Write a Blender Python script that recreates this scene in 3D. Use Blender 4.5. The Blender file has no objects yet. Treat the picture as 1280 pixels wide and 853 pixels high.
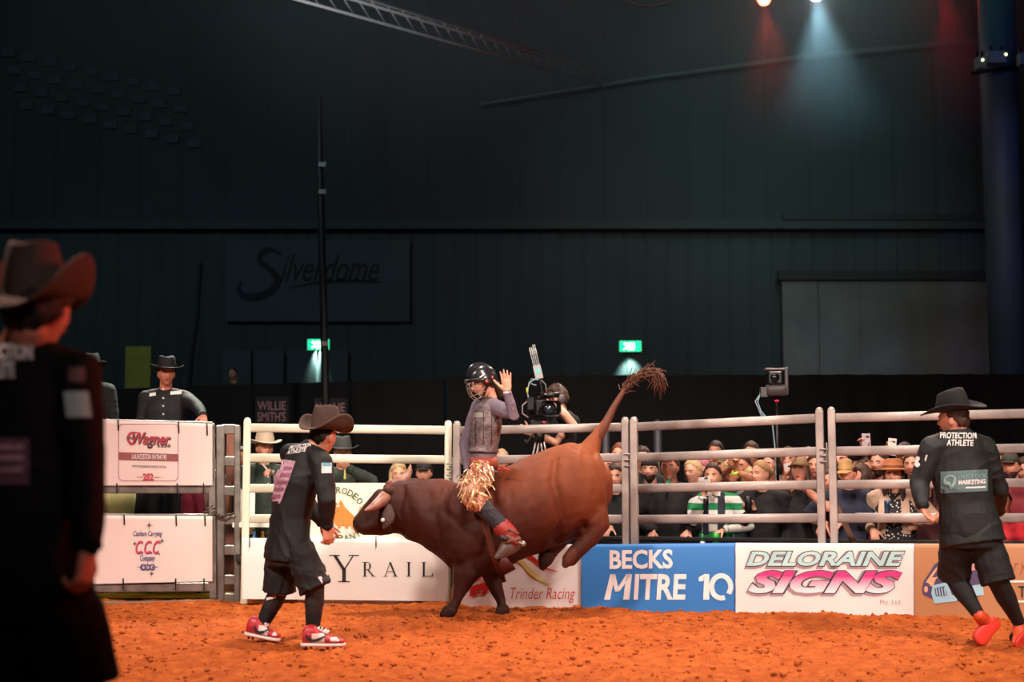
import bpy, bmesh, math, random
import numpy as np
from mathutils import Vector, Matrix
from mathutils.bvhtree import BVHTree

random.seed(7); rng = np.random.default_rng(7)
S = bpy.context.scene
COL = S.collection

# ------------------------------------------------------------------ camera
FPX = 1778.0; CAMH = 1.08; PITCH = math.atan(171.0/FPX)
cam_d = bpy.data.cameras.new('camera'); cam = bpy.data.objects.new('camera', cam_d); COL.objects.link(cam)
cam_d.sensor_width = 36.0; cam_d.lens = FPX/1280*36
cam.location = (0, 0, CAMH); cam.rotation_euler = (math.pi/2+PITCH, 0, 0)
cam_d.dof.use_dof = True; cam_d.dof.focus_distance = 10.9; cam_d.dof.aperture_fstop = 1.7
cam_d.clip_start = 0.05; cam_d.clip_end = 200
S.camera = cam
S.view_settings.view_transform = 'Standard'; S.view_settings.look = 'None'
S.view_settings.gamma = 1; S.view_settings.use_curve_mapping = False
S.view_settings.exposure = 0.0
try:
    S.cycles.use_denoising = True
    S.cycles.sample_clamp_indirect = 4.0
    S.cycles.volume_bounces = 0
except Exception: pass

# ------------------------------------------------------------------ world
w = bpy.data.worlds.new('world'); S.world = w; w.use_nodes = True
w.node_tree.nodes['Background'].inputs[0].default_value = (0.05, 0.085, 0.11, 1)
w.node_tree.nodes['Background'].inputs[1].default_value = 0.03

# ------------------------------------------------------------------ lights
def aim(o, target):
    d = Vector(target)-Vector(o.location); o.rotation_euler = d.to_track_quat('-Z', 'Y').to_euler()
def area(loc, target, size, power, color):
    l = bpy.data.lights.new('arena_flood_light', 'AREA'); l.shape = 'DISK'; l.size = size; l.energy = power; l.color = color
    o = bpy.data.objects.new('arena_flood_light', l); COL.objects.link(o); o.location = loc; aim(o, target); return o
def spot(loc, target, power, color, deg=40, blend=0.6, r=0.15):  # makes the stage spots and also the unseen fills added below
    l = bpy.data.lights.new('stage_or_fill_spot', 'SPOT'); l.energy = power; l.color = color
    l.spot_size = math.radians(deg); l.spot_blend = blend; l.shadow_soft_size = r
    o = bpy.data.objects.new('stage_or_fill_spot', l); COL.objects.link(o); o.location = loc; aim(o, target); return o
WARM = (1.0, 0.80, 0.70)
spot((-5.0, 3.0, 6.6), (-0.8, 12.0, 0.3), 3700, WARM, 52, 0.5, 0.5)
spot((5.0, 3.0, 6.6), (1.6, 12.0, 0.3), 3900, WARM, 52, 0.5, 0.5)
spot((1.6, 1.2, 2.7), (2.6, 12.5, 1.2), 800, (1.0, 0.82, 0.74), 44, 0.7, 0.3)  # added low front fill to brighten the crowd faces
spot((0.8, 10.2, 9.5), (0.8, 11.0, 0.2), 3800, (1.0, 0.84, 0.74), 66, 0.6, 0.6)
spot((4.5, 17.5, 7.5), (1.2, 11, 0.8), 2600, (1.0, 0.72, 0.58), 40, 0.6, 0.4)
spot((-4.0, 17.5, 7.5), (-1.5, 10.5, 0.8), 1300, (1.0, 0.85, 0.8), 40, 0.6, 0.4)
spot((7.5, 11.0, 4.6), (-1.2, 9.6, 1.2), 900, (1.0, 0.16, 0.07), 34, 0.8)
spot((-3.6, 5.5, 6.2), (-1.7, 12.4, 0.9), 1100, (0.90, 1.0, 0.72), 20, 0.9)
spot((2.2, 5.6, 3.0), (-1.35, 4.0, 1.5), 420, (1.0, 0.10, 0.05), 30, 0.9)
spot((1.0, 0.6, 3.6), (-1.5, 4.0, 1.7), 150, (1.0, 0.75, 0.70), 30, 0.9)  # added camera-side fill so the near man is not too dark
spot((-3.0, 5.5, 4.5), (-1.4, 4.0, 1.8), 620, (1.0, 0.6, 0.5), 24, 0.9)
# coloured washes on the hall behind
spot((6.0, 19.0, 11.8), (5.2, 30.0, 9.4), 2100, (0.25, 0.80, 0.76), 58, 1.0, 1.6)
spot((-6.0, 12.0, 9.0), (-4.5, 30.0, 6.5), 1800, (0.50, 0.76, 0.88), 80, 1.0, 1.2)
spot((4.0, 16.0, 7.5), (6.0, 30.0, 4.0), 850, (0.85, 0.85, 0.78), 60, 1.0, 1.2)
spot((1.0, 16.0, 9.5), (2.0, 30.0, 9.5), 420, (1.0, 0.35, 0.35), 50, 1.0, 1.2)
spot((-2.5, 14.0, 5.0), (-2.2, 24.0, 10.0), 1500, (0.75, 0.8, 0.9), 40, 1.0)  # not a wall wash: added from below to make the truss visible
for z_c in (0.6, 2.6, 4.6, 6.6, 8.6): spot((8.0, 14.0, 7.5), (8.55, 24.0, z_c), 420, (0.04, 0.20, 1.0), 13, 0.9)
spot((-3.4, 15.5, 4.6), (-3.3, 13.4, 0.6), 1500, (0.95, 1.0, 0.8), 60, 0.8)  # added to brighten the people seen through the gate gap

# ------------------------------------------------------------------ picture helpers: a pixel and a distance give a point
CP, SP = math.cos(PITCH), math.sin(PITCH)
def ray(px, py):
    x = (px-640)/FPX; y = (426.5-py)/FPX
    return np.array([x, CP-y*SP, SP+y*CP])
def P(px, py, Y):
    d = ray(px, py); t = Y/d[1]
    return np.array([d[0]*t, Y, CAMH+d[2]*t])
def G(px, py, z=0.0):
    d = ray(px, py); t = (z-CAMH)/d[2]
    return np.array([d[0]*t, d[1]*t, z])
def lin(h):
    if isinstance(h, str):
        h = h.lstrip('#'); c = [int(h[i:i+2], 16)/255 for i in (0, 2, 4)]
    else: c = h
    return tuple((v/12.92 if v <= 0.04045 else ((v+0.055)/1.055)**2.4) for v in c)
def V(*a): return np.array(a, float)
def nrm(v):
    v = np.asarray(v, float); n = np.linalg.norm(v); return v/n if n > 1e-9 else v
def hsh(x, y, z):
    h = (x.astype(np.int64)*73856093) ^ (y.astype(np.int64)*19349663) ^ (z.astype(np.int64)*83492791)
    h = (h ^ (h >> 13))*1274126177 & 0xffffff
    return ((h ^ (h >> 7)) & 0xffff)/65535.0
def vnoise(p, s):
    q = np.asarray(p)*s; i = np.floor(q); f = q-i; f = f*f*(3-2*f); r = 0
    for a in (0, 1):
        for b in (0, 1):
            for c in (0, 1):
                wgt = (f[:, 0] if a else 1-f[:, 0])*(f[:, 1] if b else 1-f[:, 1])*(f[:, 2] if c else 1-f[:, 2])
                r = r+wgt*hsh(i[:, 0]+a, i[:, 1]+b, i[:, 2]+c)
    return r*2-1

# ------------------------------------------------------------------ materials
MATS = {}
def mat(name, col, rough=0.7, metal=0.0, var=0.15, scale=8.0, bump=0.0, bscale=60.0, col2=None, emit=0.0, spec=0.5, sheen=0.0, coat=0.0):
    if name in MATS: return MATS[name]
    m = bpy.data.materials.new(name); m.use_nodes = True; MATS[name] = m
    nt = m.node_tree; b = nt.nodes['Principled BSDF']; L = nt.links.new
    c = lin(col); c2 = lin(col2) if col2 else tuple(v*(1-var) for v in c)
    tc = nt.nodes.new('ShaderNodeTexCoord'); nz = nt.nodes.new('ShaderNodeTexNoise')
    nz.inputs['Scale'].default_value = scale; nz.inputs['Detail'].default_value = 5
    L(tc.outputs['Object'], nz.inputs['Vector'])
    r = nt.nodes.new('ShaderNodeValToRGB'); r.color_ramp.elements[0].position = 0.35; r.color_ramp.elements[1].position = 0.65
    r.color_ramp.elements[0].color = (*c, 1); r.color_ramp.elements[1].color = (*c2, 1)
    L(nz.outputs['Fac'], r.inputs['Fac']); L(r.outputs['Color'], b.inputs['Base Color'])
    b.inputs['Roughness'].default_value = rough; b.inputs['Metallic'].default_value = metal
    b.inputs['Specular IOR Level'].default_value = spec
    if sheen: b.inputs['Sheen Weight'].default_value = sheen
    if coat: b.inputs['Coat Weight'].default_value = coat
    if bump:
        n2 = nt.nodes.new('ShaderNodeTexNoise'); n2.inputs['Scale'].default_value = bscale; n2.inputs['Detail'].default_value = 4
        L(tc.outputs['Object'], n2.inputs['Vector'])
        bp = nt.nodes.new('ShaderNodeBump'); bp.inputs['Strength'].default_value = bump; bp.inputs['Distance'].default_value = 0.02
        L(n2.outputs['Fac'], bp.inputs['Height']); L(bp.outputs['Normal'], b.inputs['Normal'])
    if emit:
        b.inputs['Emission Color'].default_value = (*c, 1); b.inputs['Emission Strength'].default_value = emit
    return m
def stripes(name, cols, axis, period, rough=0.8):
    """cloth woven in bands along one local axis"""
    m = mat(name, cols[0], rough); nt = m.node_tree; b = nt.nodes['Principled BSDF']; L = nt.links.new
    tc = nt.nodes.new('ShaderNodeTexCoord'); sx = nt.nodes.new('ShaderNodeSeparateXYZ'); L(tc.outputs['Object'], sx.inputs[0])
    mu = nt.nodes.new('ShaderNodeMath'); mu.operation = 'MULTIPLY'; mu.inputs[1].default_value = 1/period; L(sx.outputs[axis], mu.inputs[0])
    fr = nt.nodes.new('ShaderNodeMath'); fr.operation = 'FRACT'; L(mu.outputs[0], fr.inputs[0])
    r = nt.nodes.new('ShaderNodeValToRGB'); r.color_ramp.interpolation = 'CONSTANT'
    r.color_ramp.elements[0].color = (*lin(cols[0]), 1); r.color_ramp.elements[1].position = 0.5; r.color_ramp.elements[1].color = (*lin(cols[1]), 1)
    L(fr.outputs[0], r.inputs['Fac']); L(r.outputs['Color'], b.inputs['Base Color']); return m
def dotted(name, c1, c2, scale, thr, rough=0.8):
    m = mat(name, c1, rough); nt = m.node_tree; b = nt.nodes['Principled BSDF']; L = nt.links.new
    tc = nt.nodes.new('ShaderNodeTexCoord'); v = nt.nodes.new('ShaderNodeTexVoronoi'); v.inputs['Scale'].default_value = scale
    L(tc.outputs['Object'], v.inputs['Vector'])
    r = nt.nodes.new('ShaderNodeValToRGB'); r.color_ramp.interpolation = 'CONSTANT'
    r.color_ramp.elements[0].color = (*lin(c2), 1); r.color_ramp.elements[1].position = thr; r.color_ramp.elements[1].color = (*lin(c1), 1)
    L(v.outputs['Distance'], r.inputs['Fac']); L(r.outputs['Color'], b.inputs['Base Color']); return m

SKIN = mat('skin_fair', '#e0a487', 0.5, var=0.18, scale=14, bump=0.06, bscale=90)
SKIN2 = mat('skin_tan', '#c98566', 0.5, var=0.18, scale=14, bump=0.06, bscale=90)
SKIN3 = mat('skin_rosy', '#dc967c', 0.5, var=0.2, scale=14, bump=0.06, bscale=90)
SKINS = [SKIN, SKIN2, SKIN3]
LIP = mat('lip', '#a8504a', 0.45); EYEW = mat('eye_white', '#a89c94', 0.3); IRIS = mat('iris_dark', '#1b1512', 0.2)
BLACKCLOTH = mat('black_cloth', '#0e0e10', 0.85, var=0.3, bump=0.25, bscale=45)
JERSEY = mat('black_jersey', '#101113', 0.7, var=0.25, bump=0.12, bscale=120)
BLACKPL = mat('black_plastic', '#121213', 0.4); DARKMET = mat('dark_metal', '#202123', 0.35, 0.6)
STEEL = mat('galvanised_steel', '#8f8984', 0.42, 0.55, var=0.35, scale=9, bump=0.12, bscale=40)
WHITEP = mat('pale_painted_steel', '#d9d2cc', 0.4, 0.1, var=0.12, scale=6, bump=0.05)
BANW = mat('white_vinyl', '#e4dbd8', 0.5, var=0.05, scale=2.0, bump=0.1, bscale=5)
DENIM = mat('blue_denim', '#3d5470', 0.85, var=0.3, scale=25)

# ------------------------------------------------------------------ object helpers
def props(o, label=None, cat=None, group=None, kind=None):
    for k, v in (('label', label), ('category', cat), ('group', group), ('kind', kind)):
        if v: o[k] = v
    return o
def empty(name, loc, label=None, cat=None, group=None):
    o = bpy.data.objects.new(name, None); COL.objects.link(o); o.location = tuple(loc); o.empty_display_size = 0.1
    return props(o, label, cat, group)
def wloc(o):
    v = np.zeros(3)
    while o is not None: v = v+np.array(o.location); o = o.parent
    return v
def link(name, me, m, parent=None, smooth=True, base=None):
    """mesh data given in world coordinates (base None) becomes an object whose origin is its parent's"""
    mats = m if isinstance(m, (list, tuple)) else [m]
    me.materials.clear()
    for x in mats: me.materials.append(x)
    if smooth: me.polygons.foreach_set('use_smooth', [True]*len(me.polygons))
    o = bpy.data.objects.new(name, me); COL.objects.link(o)
    off = wloc(parent) if parent is not None else (np.array(base, float) if base is not None else None)
    if off is not None:
        n = len(me.vertices); co = np.empty(n*3); me.vertices.foreach_get('co', co)
        me.vertices.foreach_set('co', (co.reshape(-1, 3)-off).ravel()); me.update()
        if parent is None: o.location = tuple(off)
    if parent is not None: o.parent = parent
    return o

class B:
    """collects closed shapes (world coordinates) that build ONE mesh"""
    def __init__(s): s.v = []; s.f = []; s.n = 0; s.mi = []
    def add(s, v, f, mi=0):
        v = np.asarray(v, float); s.v.append(v); s.f += [[i+s.n for i in q] for q in f]; s.mi += [mi]*len(f); s.n += len(v)
    def loft(s, rings, n=16, e=1.0, mi=0, capped=True):
        """rings: (centre, half-width vector, half-height vector)"""
        th = np.arange(n)/n*2*math.pi; c, q = np.cos(th), np.sin(th)
        if e != 1.0: c = np.sign(c)*abs(c)**e; q = np.sign(q)*abs(q)**e
        v = []; f = []
        for (C, a, b) in rings: v.append(np.asarray(C)+np.outer(c, a)+np.outer(q, b))
        m = len(rings)
        for k in range(m-1):
            for i in range(n):
                j = (i+1) % n; f.append([k*n+i, k*n+j, (k+1)*n+j, (k+1)*n+i])
        vv = np.vstack(v)
        if capped:
            vv = np.vstack([vv, rings[0][0], rings[-1][0]]); a0, a1 = m*n, m*n+1
            for i in range(n):
                j = (i+1) % n; f.append([a0, j, i]); f.append([a1, (m-1)*n+i, (m-1)*n+j])
        s.add(vv, f, mi); return s
    def tube(s, pts, rad, side=(1, 0, 0), n=12, round_=True, mi=0, e=1.0):
        pts = [np.asarray(p, float) for p in pts]; m = len(pts)
        rad = [(r, r) if np.isscalar(r) else r for r in (rad if isinstance(rad, (list, tuple)) and len(rad) == m else [rad]*m)]
        R = []
        for k in range(m):
            t = nrm(nrm(pts[min(k+1, m-1)]-pts[k]) + nrm(pts[k]-pts[max(k-1, 0)]))
            sd = np.asarray(side, float); a = sd-t*(sd@t)
            if np.linalg.norm(a) < 0.15: sd = V(0.3, 0.9, 0.2); a = sd-t*(sd@t)
            a = nrm(a); u = np.cross(t, a); R.append((pts[k], a*rad[k][0], u*rad[k][1], t))
        rings = []
        if round_:
            C, a, u, t = R[0]; h = min(rad[0]); rings += [(C-t*h*0.92, a*0.38, u*0.38), (C-t*h*0.6, a*0.8, u*0.8)]
        rings += [(C, a, u) for C, a, u, t in R]
        if round_:
            C, a, u, t = R[-1]; h = min(rad[-1]); rings += [(C+t*h*0.6, a*0.8, u*0.8), (C+t*h*0.92, a*0.38, u*0.38)]
        return s.loft(rings, n, e, mi)
    def ell(s, C, rad, M=None, n=16, m=10, mi=0):
        M = np.eye(3) if M is None else M; rings = []
        for k in range(1, m):
            a = -math.pi/2+math.pi*k/m
            rings.append((np.asarray(C)+M[:, 2]*rad[2]*math.sin(a), M[:, 0]*rad[0]*math.cos(a), M[:, 1]*rad[1]*math.cos(a)))
        return s.loft(rings, n, mi=mi)
    def box(s, C, h, M=None, mi=0):
        M = np.eye(3) if M is None else M; C = np.asarray(C, float)
        v = [C+M[:, 0]*h[0]*x+M[:, 1]*h[1]*y+M[:, 2]*h[2]*z for x in (-1, 1) for y in (-1, 1) for z in (-1, 1)]
        s.add(v, [[0, 1, 3, 2], [4, 6, 7, 5], [0, 4, 5, 1], [2, 3, 7, 6], [0, 2, 6, 4], [1, 5, 7, 3]], mi); return s
    def bar(s, p, q, wd, dp, side, mi=0):
        """square bar from p to q"""
        p, q = np.asarray(p, float), np.asarray(q, float); t = q-p; L = np.linalg.norm(t); t = t/L
        a = nrm(np.asarray(side, float)-t*(np.asarray(side, float)@t)); u = np.cross(t, a)
        return s.box((p+q)/2, (wd/2, dp/2, L/2), np.stack([a, u, t], 1), mi)
    def head(s, H, k=1.0, off=None, mi=0, nu=40, nv=28):
        """H = (centre, 3x3 matrix: right, forward, up)"""
        s.add(*head_surface(H, k, off, nu, nv), mi); return s
    def mesh(s, name='m'):
        me = bpy.data.meshes.new(name); v = np.vstack(s.v); me.from_pydata(v.tolist(), [], s.f)
        if any(s.mi): me.polygons.foreach_set('material_index', s.mi)
        me.update(); return me
    def build(s, name, m, parent=None, smooth=True, base=None, bevel=0.0):
        o = link(name, s.mesh(name), m, parent, smooth, base)
        if bevel:
            b = o.modifiers.new('bevel', 'BEVEL'); b.width = bevel; b.segments = 2; b.limit_method = 'ANGLE'
        return o
    def skin(s, name, m, parent=None, vox=0.01, it=3, disp=None, base=None):
        """fuse everything into one continuous surface"""
        me = s.mesh(name); t = bpy.data.objects.new('tmp', me); COL.objects.link(t)
        r = t.modifiers.new('r', 'REMESH'); r.mode = 'VOXEL'; r.voxel_size = vox
        if it: q = t.modifiers.new('s', 'SMOOTH'); q.factor = 0.5; q.iterations = it
        dg = bpy.context.evaluated_depsgraph_get(); dg.update()
        out = bpy.data.meshes.new_from_object(t.evaluated_get(dg)); out.name = name
        bpy.data.objects.remove(t); bpy.data.meshes.remove(me)
        if disp:
            nv = len(out.vertices); co = np.empty(nv*3); out.vertices.foreach_get('co', co); co = co.reshape(-1, 3)
            no = np.empty(nv*3); out.vertices.foreach_get('normal', no); no = no.reshape(-1, 3)
            out.vertices.foreach_set('co', (co+no*disp(co)[:, None]).ravel()); out.update()
        return link(name, out, m, parent, True, base)
def folds(amp=0.006, sc=9.0, dirn=(0.5, 0.5, 1.0)):
    d = np.array(dirn)
    def g(p):
        q = p*d*sc; w1 = vnoise(p, 3.0)[:, None]*np.array([2.0, 2.0, 3.0]); return amp*(0.5-1.3*abs(vnoise(q+w1, 1.0))**0.7)+amp*0.25*vnoise(p, sc*2.4)
    return g

def sstep(x): x = np.clip(x, 0, 1); return x*x*(3-2*x)
def head_surface(H, k, off, nu, nv):
    C, M = H; u = np.arange(nu)/nu*2*math.pi; la = (np.arange(1, nv)/nv-0.5)*math.pi
    U, L = np.meshgrid(u, la); d = np.stack([np.cos(L)*np.cos(U), np.cos(L)*np.sin(U), np.sin(L)], -1).reshape(-1, 3)
    d = np.vstack([d, [0, 0, -1], [0, 0, 1]])
    x, y, z = d[:, 0]*0.074, d[:, 1]*0.098, d[:, 2]*0.118
    lo = sstep(-d[:, 2]/0.9); x = x*(1-0.30*lo)*(1-0.04*(d[:, 1] > 0)*d[:, 1]); y = np.where(d[:, 1] < 0, y*(1-0.38*lo), y*(1-0.06*lo))
    y = np.where(d[:, 1] > 0, y*0.95, y)
    fr = sstep(d[:, 1]*2.2)
    def g(cx, cz, sx, sz, a): return fr*a*np.exp(-((abs(x)-cx)/sx)**2-((z-cz)/sz)**2)
    y = (y+g(0.030, 0.006, 0.016, 0.012, -0.012)+g(0.028, 0.027, 0.024, 0.008, 0.005)+g(0, 0.0, 0.008, 0.022, 0.014)
         + g(0, -0.022, 0.014, 0.013, 0.024)+g(0, -0.052, 0.022, 0.010, 0.005)+g(0, -0.066, 0.02, 0.006, -0.003)
         + g(0, -0.092, 0.02, 0.016, 0.012)+g(0.042, -0.02, 0.018, 0.02, 0.004))
    p = np.stack([x, y, z], 1)
    if off is not None: p = p+d*off(d, p)[:, None]
    v = np.asarray(C)+(p*k)@M.T
    f = []
    for a in range(nv-2):
        for i in range(nu):
            j = (i+1) % nu; f.append([a*nu+i, a*nu+j, (a+1)*nu+j, (a+1)*nu+i])
    b0 = (nv-1)*nu
    for i in range(nu):
        j = (i+1) % nu; f.append([b0, j, i]); f.append([b0+1, (nv-2)*nu+i, (nv-2)*nu+j])
    return v, f
def frame(face, up=(0, 0, 1)):
    f = nrm(face); r = nrm(np.cross(f, up)); return np.stack([r, f, np.cross(r, f)], 1)
def hp(H, k, x, y, z): return np.asarray(H[0])+H[1]@(np.array([x, y, z])*k)

def hair_off(th=0.015, t=0.04, wav=0.009, seed=0.0):
    def f(d, p):
        m = sstep((d[:, 2]-0.75*d[:, 1]-t+0.12*vnoise(p+seed, 60))/0.14)
        return m*(th+wav*vnoise(p+seed, 55))-(1-m)*0.014
    return f
def beard_off(th=0.007):
    def f(d, p):
        m = sstep((-d[:, 2]-0.30)/0.1)*sstep((d[:, 1]+0.25)/0.2)*sstep((0.05-d[:, 2])*3)
        mouth = np.exp(-(p[:, 0]/0.02)**2-((p[:, 2]+0.054)/0.008)**2)*(d[:, 1] > 0)
        m = m*(1-mouth)
        return m*(th+0.003*vnoise(p, 90))-(1-m)*0.012
    return f

def hand(b, wr, d, n, t, curl=0.35, k=1.0, spread=1.0, thick=1.0, thumb=0.8):
    """five separate fingers; d along the hand, n where the palm faces, t towards the thumb"""
    d = nrm(d); n = nrm(np.asarray(n)-d*(np.asarray(n)@d)); t0 = nrm(np.cross(d, n)); t0 = t0 if t0@np.asarray(t) > 0 else -t0
    wr = np.asarray(wr, float)
    b.tube([wr-d*0.01*k, wr+d*0.03*k, wr+d*0.082*k], [(0.026*k, 0.019*k), (0.038*k, 0.017*k), (0.041*k, 0.013*k)], side=t0, n=12)
    for i in range(4):
        p = wr+d*(0.082-0.004*abs(i-1))*k+t0*(0.031-0.0205*i)*k
        dd = nrm(d+t0*(0.15-0.10*i)*spread); pts = [p]; a = 0
        for L, c in zip((0.036, 0.026, 0.02), (0.55, 1.0, 0.75)):
            a += c*curl*1.5; p = p+(dd*math.cos(a)+n*math.sin(a))*L*k*(0.92, 1.0, 0.95, 0.76)[i]*1.05; pts.append(p)
        b.tube(pts, [0.0098*k*thick, 0.009*k*thick, 0.0083*k*thick, 0.0072*k*thick], side=t0, n=8)
    p = wr+d*0.022*k+t0*0.026*k; dd = nrm(d*0.75+t0*thumb+n*0.25); pts = [p]; a = 0
    for L in (0.042, 0.032, 0.026):
        p = p+nrm(dd+n*curl*a+d*a*0.3)*L*k; pts.append(p); a += 0.6
    b.tube(pts, [0.015*k, 0.0115*k, 0.0105*k, 0.0085*k], side=t0, n=8)

def ik(a, c, l1, l2, pole):
    a, c = np.asarray(a, float), np.asarray(c, float); v = c-a; L = min(np.linalg.norm(v), (l1+l2)*0.995); u = nrm(v)
    x = (l1*l1-l2*l2+L*L)/(2*L); h = math.sqrt(max(l1*l1-x*x, 0)); q = np.asarray(pole, float); q = nrm(q-u*(q@u))
    return a+u*x+q*h, a+u*L

def face_parts(root, H, k, hairm, brow=True, mouthw=0.022, smile=0.0, beard=None, openm=False):
    for s in (-1, 1):
        b = B(); b.ell(hp(H, k, 0.030*s, 0.0745, 0.005), (0.0120*k, 0.009*k, 0.0055*k), H[1], 10, 6, 0)
        b.ell(hp(H, k, 0.030*s, 0.0800, 0.005), (0.0066*k, 0.005*k, 0.0058*k), H[1], 8, 6, 1)
        b.build('eye', [EYEW, IRIS], root)
        if brow:
            b = B(); b.tube([hp(H, k, x*s, y, z) for x, y, z in ((0.014, 0.091, 0.021), (0.03, 0.088, 0.027), (0.046, 0.076, 0.022))], [0.0038*k, 0.005*k, 0.003*k], n=6)
            b.build('eyebrow', hairm, root)
    b = B(); z = -0.053
    b.tube([hp(H, k, x*mouthw, 0.0925-0.006*x*x, z+smile*0.007*x*x) for x in (-1, -0.5, 0, 0.5, 1)], [0.002*k, 0.004*k, 0.0048*k, 0.004*k, 0.002*k], side=H[1][:, 2], n=6)
    if openm: b.ell(hp(H, k, 0, 0.0905, z-0.008), (0.012*k, 0.006*k, 0.009*k), H[1], 8, 6, 0)
    b.build('mouth', LIP, root)
    if beard is not None:
        B().head(H, k, beard_off(), nu=32, nv=24).build('beard', beard, root)

def cowboy_hat(root, H, k, m, band=None, side=0.075, dip=0.03, z0=0.045, tilt=0.0, crown=0.125, brim=0.085, name='cowboy_hat'):
    C, M = H; n = 44
    if tilt:
        c, s_ = math.cos(tilt), math.sin(tilt); M = M@np.array([[1, 0, 0], [0, c, -s_], [0, s_, c]])
    def q(x, y, z): return np.asarray(C)+M@(np.array([x, y, z])*k)
    th = np.arange(n)/n*2*math.pi; v = []; f = []; rings = 0
    def ring(fn):
        nonlocal rings
        for a in th: v.append(q(*fn(math.cos(a), math.sin(a))))
        rings += 1
    for t in (1.0, 0.93, 0.75, 0.5, 0.25, 0.08):        # the brim, rolled up at both sides
        ring(lambda c, s, t=t: (c*(0.082+brim*0.92*t**0.9*(1-0.18*t*t*abs(c))), s*(0.100+(brim+0.012)*t), z0+side*abs(c)**2.6*t*t*1.0-dip*abs(s)**2*t*t+0.004))
    for t in (0.0, 0.15, 0.4, 0.7, 0.9, 1.0):
        ring(lambda c, s, t=t: (c*(0.082-0.020*t*t-0.012*t*max(s, 0)), s*(0.100-0.024*t*t), z0+crown*(t**0.9)*0.93+0.014*t*abs(c)-0.010*t*s))
    def top(r, c, s):
        x, y = c*0.062*r, s*0.076*r
        return x*(1-0.25*max(s, 0)), y, z0+crown*(0.93+0.07*(1-r*r))-0.010*s*r+0.014*abs(c)*r-0.034*math.exp(-(x/0.020)**2)*(1-r**4)-0.016*(s > 0.3)*math.exp(-((abs(x)-0.04)/0.02)**2)*(1-r)
    for r in (0.92, 0.75, 0.5, 0.25, 0.05): ring(lambda c, s, r=r: top(r, c, s))
    for a in range(rings-1):
        for i in range(n):
            j = (i+1) % n; f.append([a*n+i, a*n+j, (a+1)*n+j, (a+1)*n+i])
    f.append([(rings-1)*n+i for i in range(n)])
    me = bpy.data.meshes.new(name); me.from_pydata([list(x) for x in v], [], f); me.update()
    o = link(name, me, m, root); sd = o.modifiers.new('thickness', 'SOLIDIFY'); sd.thickness = 0.006*k; sd.offset = 0
    if band is not None:
        b = B(); b.loft([(q(0, 0, z0+0.010), M[:, 0]*0.0835*k, M[:, 1]*0.1015*k), (q(0, -0.001, z0+0.034), M[:, 0]*0.081*k, M[:, 1]*0.0985*k)], 32, capped=False)
        b.build('hat_band', band, o)
    return o
def cap(root, H, k, m, visor=None, yaw=0.0, name='baseball_cap'):
    def off(d, p):
        s = sstep((d[:, 2]-0.30+0.10*np.clip(-d[:, 1], 0, 1))/0.08); return s*(0.011+0.008*d[:, 2])-(1-s)*0.02
    o = B().head(H, k, off, nu=32, nv=24).build(name, m, root)
    b = B(); R = []
    for i in range(5):
        y = 0.07+i*0.022; wd = 0.064*math.sqrt(max(1-((i)/4.6)**2.4, 0.03)); R.append((hp(H, k, 0, y, 0.052-0.003*i), H[1][:, 0]*wd*k, H[1][:, 2]*0.004*k))
    b.loft(R, 14); v = b.v[0]; loc = (v-np.asarray(H[0]))@H[1]; loc[:, 2] -= 3.0*loc[:, 0]**2; b.v[0] = np.asarray(H[0])+loc@H[1].T
    b.build('visor', visor or m, o); return o
def felt_hat(root, H, k, m, band):
    def q(x, y, z): return hp(H, k, x, y, z)
    b = B(); X, Y = H[1][:, 0]*k, H[1][:, 1]*k
    b.loft([(q(0, 0, 0.048), X*0.15, Y*0.165), (q(0, 0, 0.054), X*0.152, Y*0.167), (q(0, 0, 0.058), X*0.095, Y*0.112), (q(0, 0, 0.064), X*0.083, Y*0.100), (q(0, 0, 0.13), X*0.072, Y*0.088), (q(0, 0, 0.142), X*0.05, Y*0.064), (q(0, 0, 0.135), X*0.015, Y*0.03)], 28)
    o = b.build('felt_hat', m, root)
    B().loft([(q(0, 0, 0.062), X*0.0845, Y*0.1015), (q(0, 0, 0.086), X*0.081, Y*0.098)], 28, capped=False).build('hat_band', band, o)
    return o
def long_hair(root, H, k, m, length=0.27, fwd=0.0):
    b = B(); b.head(H, k, hair_off(0.016, -0.04), nu=32, nv=22); z = H[1][:, 2]; dn = V(0, 0, -1)
    c = hp(H, k, 0, -0.05, -0.01); X = H[1][:, 0]; Yv = H[1][:, 1]
    b.tube([c, c+dn*0.10*k-Yv*0.015, c+dn*length*k-Yv*0.03], [(0.075*k, 0.045*k), (0.08*k, 0.04*k), (0.05*k, 0.022*k)], side=X)
    for s in (-1, 1):
        a = hp(H, k, 0.07*s, 0.0, 0.02)
        b.tube([a, a+dn*0.10*k+X*s*0.006+Yv*0.01, a+dn*length*k+X*s*0.004+Yv*(0.03+fwd)], [(0.02*k, 0.034*k), (0.024*k, 0.036*k), (0.016*k, 0.024*k)], side=X)
    return b.skin('hair', m, root, 0.011, 2, disp=lambda p: 0.004*vnoise(p*np.array([1, 1, 0.12]), 95))

HAIRC = {'black': '#15110f', 'brown': '#4a3022', 'dark': '#3a2820', 'blonde': '#b98d5e', 'fair': '#c9a777', 'grey': '#8d8580', 'red': '#7a3c22', 'white': '#c8bfae', 'pink': '#b06a78'}
def hairm(c): return mat('hair_'+c, HAIRC[c], 0.6, var=0.35, scale=60, bump=0.4, bscale=160)
def cloth(col, rough=0.85):
    return mat('cloth_'+col.strip('#'), col, rough, var=0.2, scale=7, bump=0.2, bscale=70)

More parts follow.
